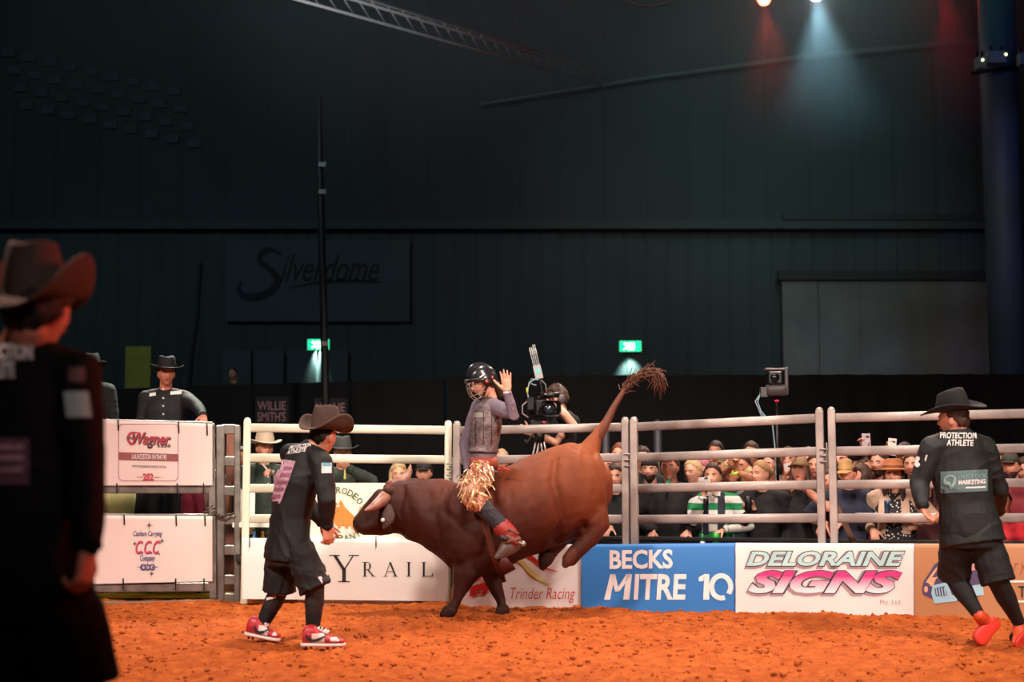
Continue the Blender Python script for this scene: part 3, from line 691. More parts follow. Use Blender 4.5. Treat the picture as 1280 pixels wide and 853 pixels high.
# --- HAY RAIL
pA = Plane(303, 12.18, 562, 12.38)
e = banner('banner', pA, 303, 673, 675, 560, 749, 752, BANW, 'white HAY RAIL banner low on the fence under the bull head')
blkp = mat('black_print', '#1c1a1b', 0.6)
def serif(pl, ch, x0, x1, y0, y1, m, par, off=0.004):
    w, h = x1-x0, y1-y0; th = h*0.135; tn = h*0.045; sf = h*0.035; S_ = lambda xa, xb, yy: quads.append([(xa, yy), (xb, yy), (xb, yy+sf), (xa, yy+sf)]); quads = []
    def bar(xa, ya, xb, yb, wd): quads.append([(xa-wd/2, ya), (xa+wd/2, ya), (xb+wd/2, yb), (xb-wd/2, yb)])
    if ch == 'H':
        for x in (x0+w*0.2, x1-w*0.2): bar(x, y0, x, y1, th); S_(x-w*0.2, x+w*0.2, y0); S_(x-w*0.2, x+w*0.2, y1-sf)
        quads.append([(x0+w*0.2, (y0+y1)/2-tn/2), (x1-w*0.2, (y0+y1)/2-tn/2), (x1-w*0.2, (y0+y1)/2+tn/2), (x0+w*0.2, (y0+y1)/2+tn/2)])
    if ch == 'A':
        xm = (x0+x1)/2; bar(xm-th*0.2, y0, x1-w*0.13, y1, th); bar(xm-th*0.3, y0+th*0.4, x0+w*0.13, y1, tn); S_(x0-w*0.02, x0+w*0.3, y1-sf); S_(x1-w*0.36, x1+w*0.02, y1-sf)
        ym = y0+h*0.64; quads.append([(x0+w*0.27, ym), (x1-w*0.25, ym), (x1-w*0.25, ym+tn), (x0+w*0.27, ym+tn)])
    if ch == 'Y':
        xm = (x0+x1)/2; bar(x0+w*0.17, y0, xm, y0+h*0.55, th); bar(x1-w*0.17, y0, xm, y0+h*0.55, tn); bar(xm, y0+h*0.5, xm, y1, th); S_(x0-w*0.02, x0+w*0.36, y0); S_(x1-w*0.34, x1+w*0.02, y0); S_(xm-w*0.2, xm+w*0.2, y1-sf)
    if ch in 'RIL':
        xs = {'R': x0+w*0.25, 'I': (x0+x1)/2, 'L': x0+w*0.25}[ch]; bar(xs, y0, xs, y1, th); S_(xs-h*0.16, xs+h*0.16, y0); S_(xs-h*0.16, xs+h*0.16, y1-sf)
    if ch == 'L':
        quads.append([(xs, y1-tn), (x1, y1-tn), (x1, y1), (xs, y1)]); quads.append([(x1-tn, y1-h*0.22), (x1, y1-h*0.22), (x1, y1), (x1-tn*2.4, y1)])
    if ch == 'R':
        n = 14; cy = y0+h*0.27; rr = h*0.27; cxr = xs+w*0.22
        for i in range(n):
            a0, a1 = -math.pi/2+math.pi*i/n, -math.pi/2+math.pi*(i+1)/n; g = lambda a, r: (cxr+math.cos(a)*(w*0.26)*r, cy+math.sin(a)*rr*(1 if r == 1 else (1-tn/rr)))
            wi = lambda a: 1-(th*0.9/(w*0.26))*math.cos(a)
            quads.append([g(a0, 1), g(a1, 1), (cxr+math.cos(a1)*w*0.26*wi(a1), cy+math.sin(a1)*(rr-tn)), (cxr+math.cos(a0)*w*0.26*wi(a0), cy+math.sin(a0)*(rr-tn))])
        quads.append([(xs, y0), (cxr, y0), (cxr, y0+tn), (xs, y0+tn)]); quads.append([(xs, cy+rr-tn), (cxr, cy+rr-tn), (cxr, cy+rr), (xs, cy+rr)])
        bar(cxr-w*0.02, cy+rr-tn, x1-w*0.06, y1, th); S_(x1-w*0.2, x1+w*0.1, y1-sf)
    pts = []; fs = []
    for q in quads: fs.append(list(range(len(pts), len(pts)+4))); pts += q
    pl.px(pts, fs, m, par, off, 'letter')
for ch, x0, x1 in (('H', 331, 367), ('A', 373, 410), ('Y', 412, 448)): serif(pA, ch, x0, x1, 694, 728, blkp, e)
for ch, x0, x1 in (('R', 452, 468), ('A', 479, 497), ('I', 507, 515), ('L', 526, 541)): serif(pA, ch, x0, x1, 703, 721, blkp, e)
for i, px in enumerate((312, 385, 470, 548)): B().tube([pA.at(px, 671, 0.006), pA.at(px, 684, 0.006)], 0.004, n=6).build('cable_tie', BLACKPL, e)
# --- Trinder Racing
pB = Plane(567, 12.25, 728, 12.0)
e = banner('banner', pB, 568, 682, 681, 727, 760, 760, BANW, 'white Trinder Racing banner between the bull front legs and the blue banner')
red = mat('red_print', '#d3202c', 0.5); yel = mat('pale_yellow_print', '#e6da86', 0.5)
pB.text('Trinder Racing', 638, 735, 719, 754, mat('red_script_print', '#cc4436', 0.5), e, shear=0.28, bold=-0.004)
for pts, ws, mm in (([(622, 700), (636, 692), (650, 690), (664, 697), (680, 710), (697, 715)], [1, 3, 4.5, 5, 3, 0.6], red), ([(600, 728), (612, 720), (628, 706), (646, 700), (650, 690)], [1, 2, 2.5, 2, 0.5], red),
                    ([(640, 698), (652, 703), (664, 716), (678, 726), (690, 731)], [3, 5, 6, 4, 0.6], yel), ([(612, 736), (604, 742), (610, 731), (620, 722), (634, 712)], [1, 4, 6, 4, 0.6], red),
                    ([(606, 716), (600, 722), (594, 728)], [0.5, 2, 0.5], red), ([(588, 746), (592, 737), (602, 733), (614, 729)], [2, 8, 7, 3], red), ([(590, 747), (597, 742), (605, 743)], [1, 3, 0.6], red), ([(596, 706), (603, 712), (611, 716)], [0.5, 2, 0.6], red)):
    pB.stroke(pts, ws, mm, e)
# --- blue
pC = Plane(727, 11.95, 921, 11.62)
blue = mat('blue_vinyl', '#2f78bf', 0.45, var=0.05, scale=2, bump=0.08, bscale=5)
e = banner('banner', pC, 727, 681, 679, 919, 766, 768, blue, 'blue BECKS MITRE 10 banner behind the bull hind legs')
wpr = mat('white_print', '#f0ecea', 0.5)
pC.text('BECKS', 762, 688, 841, 712, wpr, e, bold=0.03, space=1.0, dyr=-1)
pC.text('ITRE', 792, 718, 858, 750, wpr, e, bold=0.03, space=1.0, shear=0.08)
pC.px([(755, 750), (762.5, 750), (769, 718), (763, 718), (779, 750), (786.5, 750), (790, 718), (783, 718), (769, 740), (774, 740), (766, 718), (786, 718)], [[0, 1, 2, 3], [4, 5, 6, 7], [3, 8, 9, 2], [8, 9, 6, 7]], wpr, e, 0.004, 'letter')
pC.px([(879, 750), (886.5, 750), (886.5, 718), (880.5, 718), (879, 727), (873.5, 727), (873.5, 722)], [[0, 1, 2, 3], [3, 4, 5, 6]], wpr, e, 0.004, 'numeral')
th = np.linspace(math.radians(-38), math.radians(292), 30); rr_ = [(901.5+math.cos(t)*12.0, 734-math.sin(t)*14.0) for t in th]
pC.stroke(rr_[::3]+[rr_[-1]], [6.2]*4, wpr, e, 0.004, 'numeral')
# --- Deloraine Signs
pD = Plane(920, 11.60, 1144, 11.30)
e = banner('banner', pD, 919.6, 679, 680, 1143, 768, 772, BANW, 'white DELORAINE SIGNS banner with pink and pale blue brush letters')
gsh = mat('mauve_grey_print', '#a98e95', 0.5); out = mat('ink_outline_print', '#3b4450', 0.5); cyan = mat('pale_aqua_print', '#b4dcdc', 0.5)
pkg = mat('pink_fade_print', '#e84f8c', 0.5); nt = pkg.node_tree; L = nt.links.new; tc = nt.nodes.new('ShaderNodeTexCoord'); sx = nt.nodes.new('ShaderNodeSeparateXYZ'); L(tc.outputs['Generated'], sx.inputs[0])
r = nt.nodes.new('ShaderNodeValToRGB'); r.color_ramp.elements[0].position = 0.15; r.color_ramp.elements[0].color = (*lin('#f6dfe6'), 1); r.color_ramp.elements[1].position = 0.75; r.color_ramp.elements[1].color = (*lin('#e0307c'), 1)
L(sx.outputs['Z'], r.inputs['Fac']); L(r.outputs[0], nt.nodes['Principled BSDF'].inputs['Base Color'])
def layered(pl, st, box, par, fill, bold, shear, sp=1.0):
    x0, y0, x1, y1 = box
    pl.text(st, x0-3.2, y0-0.6, x1-2.2, y1+4.2, gsh, par, 0.002, bold+0.035, shear, 'letter_shadow', sp)
    pl.text(st, x0-1.2, y0-1.2, x1+1.2, y1+1.2, out, par, 0.004, bold+0.030, shear, 'letter_outline', sp)
    pl.text(st, x0, y0, x1, y1, fill, par, 0.006, bold, shear, 'lettering', sp)
layered(pD, 'DELORAINE', (933, 689.5, 1131, 708), e, cyan, 0.035, 0.28)
layered(pD, 'SIGNS', (935, 714, 1127, 742), e, pkg, 0.05, 0.32)
pD.text('Pty. Ltd.', 1100, 750, 1127, 757.5, gsh, e)
# --- tan one with the drawn trucks
pE = Plane(1143, 11.28, 1310, 11.05)
tan = mat('tan_vinyl', '#b07a52', 0.55, var=0.06, scale=2)
e = banner('banner', pE, 1143.4, 680, 680, 1305, 772, 775, tan, 'tan banner with drawn vintage vehicles behind the running man')
pur = mat('plum_print', '#4d4468', 0.5); lb = mat('light_blue_print', '#9cc8d8', 0.5); pkp = mat('rose_print', '#c98a8c', 0.5)
def blob(pl, cx_, cy_, rx, ry, mm, par, off, a=0.0, nm='print_shape'):
    t = np.linspace(0, 2*math.pi, 20, endpoint=False); pl.poly([(cx_+rx*math.cos(x)*math.cos(a)-ry*math.sin(x)*math.sin(a), cy_+rx*math.cos(x)*math.sin(a)+ry*math.sin(x)*math.cos(a)) for x in t], mm, par, off, nm)
cream = mat('peach_print', '#dba982', 0.5)
pE.poly([(1153, 742), (1154, 728), (1162, 716), (1168, 706), (1176, 701), (1186, 704), (1204, 704), (1226, 712), (1229, 742), (1215, 752), (1170, 752)], pur, e, 0.002)
pE.poly([(1206, 690), (1216, 692), (1222, 712), (1206, 716)], pkp, e, 0.0025)
pE.poly([(1156, 730), (1164, 718), (1172, 708), (1184, 705), (1186, 716), (1170, 724), (1166, 734)], cream, e, 0.003)
pE.poly([(1165, 722), (1172, 712), (1180, 708), (1182, 716), (1170, 722)], pur, e, 0.004)
blob(pE, 1158, 737, 5.5, 8.5, pur, e, 0.004); blob(pE, 1157.5, 737, 2.4, 4, cream, e, 0.005)
pE.poly([(1166, 732), (1184, 728), (1190, 744), (1197, 746), (1196, 752), (1168, 755), (1164, 742)], lb, e, 0.005)
pE.poly([(1168, 736), (1181, 733), (1184, 745), (1170, 746)], pur, e, 0.006)
for i in range(4): pE.poly([(1169.5+i*3.4, 736.5-i*0.6), (1171+i*3.4, 736.2-i*0.6), (1172.5+i*3.4, 745), (1171+i*3.4, 745.2)], lb, e, 0.007)
pE.poly([(1190, 738), (1228, 728), (1230, 744), (1200, 748)], lb, e, 0.003); pE.poly([(1194, 720), (1226, 716), (1228, 730), (1196, 736)], pur, e, 0.004)
pE.text('r yo', 1267, 704, 1288, 719, mat('rust_print', '#a8452c', 0.5), e, shear=0.3)
for y in (727, 752): pE.poly([(1250 if y > 740 else 1262, y-1), (1300, y-1), (1300, y+1.5), (1250 if y > 740 else 1262, y+1.5)], wpr, e, 0.004, 'white_line')
pE.text('T', 1273, 733, 1282, 747, blkp, e, bold=0.02)
# tan banner beyond reads on; barrier boards that carry the low banners
for pl, x0, x1, lab in ((pB, 569, 726, 'behind the racing banner'), (pC, 728, 918, 'behind the blue banner'), (pD, 921, 1142, 'behind the signwriter banner'), (pE, 1145, 1300, 'behind the tan banner')):
    a, c = pl.at(x0, 690, -0.045), pl.at(x1, 690, -0.045); a[2] = c[2] = 0.23
    M_ = np.stack([nrm(c-a), -pl.n, V(0, 0, 1)], 1); box_thing('barrier_board', (a+c)/2, (np.linalg.norm(c-a)/2, 0.015, 0.25), mat('plywood', '#7a6048', 0.8), 'plywood barrier board '+lab, 'board', M=M_)
# black crowd barrier behind the fence with a narrow ledge
for (x0, Y0, x1, Y1, lab) in ((640, 12.72, 786, 12.52, 'below the long haired woman'), (786, 12.52, 1030, 12.0, 'below the capped man in the black jacket'), (1030, 12.0, 1310, 11.62, 'below the woman in the brown felt hat')):
    a, c = post_xy(x0, Y0), post_xy(x1, Y1); t = nrm(c-a); n = V(t[1], -t[0], 0)
    e = empty('crowd_barrier', ((a+c)/2)[:2].tolist()+[-0.42], 'low black crowd barrier with a ledge '+lab, 'barrier')
    M_ = np.stack([t, -n, V(0, 0, 1)], 1); Ln = np.linalg.norm(c-a)/2-0.01
    B().box((a+c)/2+V(0, 0, 0.06), (Ln, 0.02, 0.48), M_).build('panel', mat('black_board', '#151314', 0.6), e, False)
    B().box((a+c)/2+V(0, 0, 0.555)-n*0.03, (Ln, 0.07, 0.015), M_).build('ledge', mat('black_ledge', '#1c191a', 0.5), e, False, bevel=0.004)

# --- steel gate with two banners, left
pG = Plane(-90, 11.95, 269, 12.55)
e = empty('steel_gate', pG.at(120, 757), 'grey steel gate at left carrying two white banners', 'gate')
def gbar(x0, y0, x1, y1, wd=0.07, dp=0.05, off=0.0, nm='rail', m=STEEL):
    a, c = pG.at(x0, y0, off), pG.at(x1, y1, off); B().bar(a, c, wd, dp, pG.n if nm != 'x' else pG.t).build(nm, m, e, False, bevel=0.008)
for (yl, yr) in ((524, 533), (611, 612), (648, 648), (737, 734)): gbar(-85, yl, 266, yr, 0.05, 0.075)
gbar(264, 530, 266, 748, 0.06, 0.06, nm='stile')
gbar(-85, 520, -85, 760, 0.06, 0.06, nm='stile')
gbar(100, 531, 100, 736, 0.05, 0.03, -0.03, nm='brace')
props(B().bar(pG.at(-90, 762, 0.02), pG.at(276, 754, 0.02), 0.08, 0.06, pG.n).build('ground_sill', mat('dirty_steel', '#8a6a50', 0.8, 0.2), None, False, base=pG.at(100, 758), bevel=0.01), 'dirt stained steel sill on the ground under the gate', 'sill')
e = banner('banner', pG, -60, 518, 530, 265.5, 607, 607, mat('pinkish_white_vinyl', '#d9c3be', 0.5, var=0.05, scale=2), 'upper white gate banner with red Wagner script', 0.055, wrap=False)
brn = mat('brick_print', '#8a4a48', 0.5); redw = mat('wagner_red_print', '#b33a48', 0.5); ink = mat('charcoal_print', '#3a3436', 0.5)
def outline(pl, x0, y0, x1, y1, r_, w_, m, par, off=0.06):
    pts = []
    for cx_, cy_, a0 in ((x1-r_, y0+r_, -90), (x1-r_, y1-r_, 0), (x0+r_, y1-r_, 90), (x0+r_, y0+r_, 180)):
        for k in range(6): a = math.radians(a0+18*k); pts.append((cx_+r_*math.cos(a), cy_+r_*math.sin(a)))
    n = len(pts); cx_, cy_ = (x0+x1)/2, (y0+y1)/2; inn = [(x-math.copysign(w_, x-cx_), y-math.copysign(w_, y-cy_)) for x, y in pts]
    pl.px(pts+inn, [[i, (i+1) % n, n+(i+1) % n, n+i] for i in range(n)], m, par, off, 'outline')
outline(pG, 148, 530, 223, 601.5, 6, 0.5, brn, e)
pG.text('Wagner', 166.4, 541.0, 214.4, 560.6, ink, e, 0.059, bold=0.03, shear=0.35, name='letter_shadow', dyr=1.5); pG.text('Wagner', 165.5, 540, 213.5, 559.5, redw, e, 0.061, bold=0.02, shear=0.35, dyr=1.5)
pG.stroke([(172, 541), (163, 542), (160, 549), (164, 555), (170, 553)], [1.5, 3.5, 3, 3.5, 1], redw, e, 0.059)
pG.text('CARL', 158, 545.5, 170, 549.5, ink, e, 0.063, bold=0.02); pG.text('& SONS', 197, 555.5, 213, 559.5, ink, e, 0.063, bold=0.02)
pG.poly([(148.5, 565.5), (222.5, 568), (222.5, 577), (148.5, 575)], brn, e, 0.059, 'bar'); pG.text('LAUNCESTON 0417541743', 165, 567.8, 208, 574, wpr, e, 0.062, dyr=1)
pG.text('WWW.WAGNERTRANSPORT.COM.AU', 165, 581.5, 208, 584.5, ink, e, 0.060, dyr=1); pG.text('252', 178.5, 592, 192, 601, redw, e, 0.061, bold=0.05)
pG.poly([(169, 596.8), (178, 596.2), (178, 597.4)], brn, e, 0.06); pG.poly([(193, 596.4), (204, 597.2), (193, 597.6)], brn, e, 0.06)
for px, y0 in ((147.5, 524), (223, 527), (258.5, 530)): B().tube([pG.at(px, y0, 0.062), pG.at(px+0.6, y0+14, 0.060)], 0.006, n=6).build('cable_tie', BLACKPL, e)
for px in (146, 221.5, 254.5): B().tube([pG.at(px, 605, 0.062), pG.at(px, 617, 0.060)], 0.006, n=6).build('cable_tie', BLACKPL, e)
e = banner('banner', pG, -60, 643, 645.5, 265.5, 734, 727, mat('white_gate_vinyl', '#ddcac4', 0.5, var=0.05, scale=2), 'lower white gate banner with Canham Carrying Company print', 0.055, wrap=False)
navy = mat('navy_script_print', '#2c3a78', 0.5)
pG.text('Canham Carrying', 166.5, 664, 203, 672.5, navy, e, 0.061, shear=0.35, bold=0.008)
pG.text('C.C.C', 170.0, 676.6, 200.8, 693.4, navy, e, 0.059, shear=0.4, bold=0.01, name='letter_shadow'); pG.text('C.C.C', 169.4, 676, 200, 692.6, mat('coral_script_print', '#d8364e', 0.5), e, 0.061, shear=0.4, bold=0.01)
pG.text('Company', 175, 694, 194, 704, navy, e, 0.061, shear=0.35, bold=0.008)
for cx_ in (179, 184.5, 190.5): outline(pG, cx_-3.4, 705.5, cx_+3.4, 713.5, 3, 1.0, navy, e)
pG.text('GG6', 176.5, 707, 193.5, 712.5, navy, e, 0.062); pG.poly([(170, 709), (176, 708.6), (176, 709.6)], navy, e, 0.06); pG.poly([(194, 708.6), (200, 709), (194, 709.6)], navy, e, 0.06)
for cx_, cy_, r_ in ((186.5, 657, 6), (168.5, 680, 4), (202.5, 676.5, 4.5), (189.5, 717.5, 4), (199, 693, 1.8)):
    for k in range(4):
        a = math.pi*k/4; d_ = r_*(1 if k % 2 == 0 else 0.7); pG.poly([(cx_-d_*math.cos(a), cy_-d_*math.sin(a)), (cx_-0.4*math.sin(a), cy_+0.4*math.cos(a)), (cx_+d_*math.cos(a), cy_+d_*math.sin(a)), (cx_+0.4*math.sin(a), cy_-0.4*math.cos(a))], ink, e, 0.06, 'star_ray')
for px, y0 in ((155, 644), (220, 645), (256, 645.5)): B().tube([pG.at(px, y0, 0.062), pG.at(px+0.5, y0+12, 0.060)], 0.006, n=6).build('cable_tie', BLACKPL, e)
for px in (154, 219.5, 255): B().tube([pG.at(px, 724, 0.062), pG.at(px, 738, 0.060)], 0.006, n=6).build('cable_tie', BLACKPL, e)
# ladder-like steel chute post
pH = Plane(270, 12.6, 300, 12.62); e = empty('steel_chute', pH.at(286, 753), 'grey steel chute post frame with ladder openings right of the gate', 'steel post')
for x0, x1 in ((270, 281), (293, 300.5)):
    a, c = pH.at((x0+x1)/2, 753.5), pH.at((x0+x1)/2, 532); w_ = abs(pH.at(x1, 600)[0]-pH.at(x0, 600)[0]); B().bar(a, c, w_, 0.08, pH.t).build('upright', STEEL, e, False, bevel=0.01)
for y in (537, 577, 614, 650, 688, 725, 748):
    a, c = pH.at(278, y), pH.at(296, y); B().bar(a, c, 0.085, 0.06, (0, 0, 1)).build('rung', STEEL, e, False, bevel=0.008)
for i, y in enumerate((545, 590, 640, 700)): B().tube([pH.at(262, y, -0.04), pH.at(274, y+1, -0.04)], 0.02, n=8).build('hinge_pin', STEEL, e)
# chain between gate and post
e = empty('gate_chain', pH.at(262, 646, 0.08), 'rusty chain tying the gate to the steel post', 'chain'); rm = mat('rusty_chain', '#4d3c34', 0.7, 0.5)
pts = [(258, 640), (260, 636), (263, 634), (266, 637), (266, 641), (263, 645), (259, 645), (257, 641), (268, 643), (272, 645), (276, 646.5), (281, 645.5), (286, 644), (290, 643.5)]
for i, (x, y) in enumerate(pts): c = pH.at(x, y, 0.08); B().tube([c+V(-0.016, 0, -0.006*(i % 3)), c+V(0.016, 0, 0.008)], 0.009, n=6).build('chain_link', rm, e)
# RODEO COMPANY board behind the first fence panel
pR = Plane(320, 12.235, 535, 12.415); Y0 = 12.3
e = empty('rodeo_sign', pR.at(425, 752), 'white rodeo company sign with an orange bull hung on the fence', 'sign')
bw = mat('white_board', '#e6e4d8', 0.5, var=0.04)
a, c = pR.at(372, 690), pR.at(530, 604); c[2] = pR.at(450, 604)[2]; Cc = (a+c)/2; zt, zb = c[2], 0.0
M_ = np.stack([pR.t, -pR.n, V(0, 0, 1)], 1)
B().box(V(Cc[0], Cc[1], (zt+zb)/2)-pR.n*0.012, (abs(c[0]-a[0])/2, 0.01, (zt-zb)/2), M_).build('board', bw, e, False)
olive = mat('olive_print', '#4f6b35', 0.6); orn = mat('orange_print', '#e08a3c', 0.6); brnp = mat('brown_print', '#7a4518', 0.6)
def arc_text(pl, st, cx_, cy_, R_, a0, a1, h, m, par, inward=False):
    for i, ch in enumerate(st):
        a = math.radians(a0+(a1-a0)*i/(len(st)-1)); sgn = -1 if inward else 1
        bx, by = cx_+R_*math.cos(a), cy_-R_*math.sin(a); upx, upy = math.cos(a)*sgn, -math.sin(a)*sgn; rx, ry = -upy, upx
        uv, f = text_mesh(ch, 0.01); wd = h*(1.15 if ch in 'MW' else 0.28 if ch == 'I' else 0.82); q = []
        for u_, v_ in ((-0.5, 0), (0.5, 0), (0.5, 1), (-0.5, 1)): q.append(pl.at(bx+rx*wd*u_+upx*h*v_, by+ry*wd*u_+upy*h*v_, 0.004))
        flat('letter', uv, f, q, m, par)
arc_text(pR, 'RODEO', 422, 648, 31, 88, 38, 8, olive, e)
arc_text(pR, 'COMPANY', 428, 634, 43, 232, 300, 8, olive, e, True)
pR.poly([(417, 634), (419, 628), (423, 630), (426, 625), (429, 630), (431, 634), (438, 641), (445, 648), (444, 656), (436, 658), (420, 657), (415, 650), (414, 640)], orn, e, 0.004, 'bull_emblem')
for x, y in ((419, 633.5), (423, 633)): blob(pR, x, y, 1.6, 1.8, wpr, e, 0.006); blob(pR, x+0.3, y+0.4, 0.7, 0.8, blkp, e, 0.008)
pR.stroke([(414, 638), (418, 641), (424, 639)], [0.5, 0.8, 0.5], brnp, e, 0.006); pR.stroke([(444, 650), (447, 643), (449, 638), (451, 634)], [1.2, 0.8, 0.8, 1.6], orn, e, 0.004)
for x in (424, 433, 441): pR.stroke([(x, 655), (x, 661)], [3, 3.4], orn, e, 0.003)
# pale counter behind the sign and small odds on it
a = P(548, 670, 13.6); box_thing('side_table', (P(500, 672, 13.6)[0], 13.6, 0.02), (0.35, 0.2, 0.43), mat('pale_blue_cloth', '#a9c4cf', 0.8), 'pale blue cloth covered table behind the bull jaw', 'table')
c = P(308, 640, 12.75); box_thing('white_board', c, (0.075, 0.01, 0.20), bw, 'small white board leaning beside the first fence post', 'board')
c = P(327, 650, 13.3); box_thing('shelf', (P(322, 660, 12.7)[0], 12.7, P(322, 656, 12.7)[2]), (0.2, 0.12, 0.02), bw, 'white shelf behind the first fence panel', 'shelf')
for px, col, lab in ((318, '#3d6a8f', 'blue bottle on the white shelf'), (328, '#c4872a', 'amber bottle on the white shelf'), (338, '#6ea0b4', 'pale blue bottle on the white shelf')):
    c = P(px, 668, 12.62); c[2] = P(322, 690, 12.62)[2]-0.02; ee = empty('bottle', c, lab, 'bottle'); B().tube([c, c+V(0, 0, 0.13), c+V(0, 0, 0.16), c+V(0, 0, 0.2)], [0.033, 0.033, 0.014, 0.013], n=14, round_=False).build('glass', mat('glass_'+col[1:], col, 0.2), ee); B().tube([c+V(0, 0, 0.2), c+V(0, 0, 0.215)], 0.015, n=12, round_=False).build('bottle_cap', BLACKPL, ee)
c = P(328, 690, 12.62); box_thing('storage_shelf', (c[0], 12.65, c[2]-0.05), (0.22, 0.12, 0.03), mat('dark_shelf', '#26231f', 0.8), 'dark shelf holding the bottles behind the fence', 'shelf')

# --- behind the gate
box_thing('plywood_panel', (P(243, 640, 13.6)[0], 13.6, 0.42), (0.21, 0.02, 0.85), mat('pink_lit_plywood', '#b98f86', 0.7), 'upright pale plywood panel seen through the gate gap', 'panel')  # grey plywood, with the pink light on it put into the colour
box_thing('wood_post', (P(290, 600, 13.2)[0], 13.2, 0.56), (0.05, 0.04, 0.98), mat('red_wood', '#8c5a4b', 0.7), 'reddish wooden post behind the ladder frame', 'post')
e = empty('crowd_barricade', P(182, 640, 14.2)*V(1, 1, 0), 'blue grey barred barricade seen through the gate gap', 'barricade'); bm_ = mat('blue_grey_steel', '#4e7484', 0.5, 0.3)
for z in (0.95, 0.62): B().tube([V(P(158, 600, 14.2)[0], 14.2, z), V(P(205, 600, 14.2)[0], 14.2, z)], 0.02, n=8).build('rail', bm_, e)
for i in range(9): x = P(161+i*5.4, 600, 14.2)[0]; B().tube([V(x, 14.2, 0.0), V(x, 14.2, 0.95)], 0.010, n=8).build('bar', bm_, e)
box_thing('yellow_mat', (P(190, 745, 13.3)[0], 13.3, 0.03), (1.1, 0.55, 0.012), mat('yellow_mat', '#d9b02a', 0.7, var=0.5, scale=3), 'yellow mat on the ground behind the gate', 'mat')
e = empty('chute_platform', (P(170, 700, 13.1)[0], 13.1, 0), 'dark steel platform behind the gate that the cowboy stands on', 'platform')
B().box((P(190, 700, 13.15)[0], 13.15, 0.40), (0.75, 0.28, 0.03)).build('deck', DARKMET, e, False)
for px in (130, 190, 250): B().tube([V(P(px, 600, 13.0)[0], 13.0, 0.0), V(P(px+6, 600, 13.0)[0], 13.0, 0.4)], 0.02, n=8).build('leg', DARKMET, e)
# riser under the camera operator
c = P(680, 600, 13.5); box_thing('camera_riser', (c[0], 13.5, -0.12), (0.62, 0.55, 0.30), mat('riser_black', '#121213', 0.8), 'black riser box under the camera operator', 'riser')
# tall PTZ camera on its mast
mx = 970.5; cY = 12.75; c = P(mx, 495, cY); e = empty('remote_camera', V(c[0], cY, -0.42), 'black remote camera on a thin mast rising behind the fence', 'camera')
B().tube([V(c[0], cY, -0.42), V(c[0], cY, 0.9)], 0.026, n=12, round_=False).build('lower_mast', BLACKPL, e); B().tube([V(c[0], cY, 0.9), c], 0.015, n=12, round_=False).build('upper_mast', BLACKPL, e)
B().tube([V(c[0], cY, 0.88), V(c[0], cY, 0.96)], 0.034, n=12, round_=False).build('collar', BLACKPL, e)
for a in (0.3, 2.4, 4.5): B().tube([V(c[0], cY, 0.1), V(c[0]+0.4*math.cos(a), cY+0.15*math.sin(a), -0.42)], 0.012, n=8).build('stand_leg', BLACKPL, e)
gp = mat('grey_plastic', '#4a4547', 0.45, bump=0.05)
B().loft([(c+V(0, 0, 0.0), V(0.095, 0, 0), V(0, 0.08, 0)), (c+V(0, 0, 0.07), V(0.10, 0, 0), V(0, 0.085, 0)), (c+V(0, 0, 0.095), V(0.09, 0, 0), V(0, 0.075, 0))], 20, e=0.6).build('camera_base', gp, e)
B().box(c+V(0.085, 0, 0.13), (0.016, 0.06, 0.125), ).build('yoke_arm', gp, e, False, bevel=0.012)
B().box(c+V(-0.005, 0, 0.235), (0.10, 0.05, 0.012)).build('top_cover', gp, e, False, bevel=0.01)
B().box(c+V(-0.02, -0.01, 0.155), (0.062, 0.085, 0.058)).build('camera_head', BLACKPL, e, False, bevel=0.015)
B().tube([c+V(-0.03, -0.09, 0.155), c+V(-0.03, -0.125, 0.155)], 0.038, n=18, round_=False).build('lens', mat('lens_glass', '#0a0a10', 0.08), e)
B().box(c+V(-0.11, 0, 0.03), (0.035, 0.04, 0.045)).build('receiver', gp, e, False, bevel=0.006)
for k, cc in enumerate(('#7aa6b8', '#9aa4a8')): B().tube([c+V(-0.14, 0, 0.02), c+V(-0.17-0.02*k, 0, -0.05), c+V(-0.14, 0, -0.14-0.03*k), c+V(-0.04, 0, -0.26), c+V(-0.022, -0.02, -0.5), c+V(-0.022, -0.02, -1.1)], 0.006, n=6).build('cable', mat('cable_'+cc[1:], cc), e)
B().ell(c+V(0, -0.015, -0.045), (0.02, 0.012, 0.008)).build('tally_light', mat('tally_red', '#e02040', emit=2), e)
# thin posts of a second barrier behind the crowd
for px, lab in ((822, 'grey steel post behind the bearded man in the crowd'), (757, 'grey steel post behind the bull rump')):
    a = P(px, 540, 15.2); props(B().tube([V(a[0], 15.2, -0.42), V(a[0], 15.2, P(px, 530, 15.2)[2])], 0.045, n=12).build('steel_post', mat('post_grey', '#4c4a52', 0.5, 0.3), None, base=(a[0], 15.2, -0.42)), lab, 'post')
# wooden strut leaning inside the last fence panel
a, c = P(1043, 625, 11.9), P(1070, 684, 11.95)
props(B().bar(P(1046, 634, 11.75), P(1069, 682, 11.8), 0.045, 0.03, (1, 0, 0)).build('wooden_strut', mat('worn_brown_wood', '#7a5548', 0.7), None, False, base=c), 'worn brown strut leaning between the fence and the navy shirted boy', 'strut')

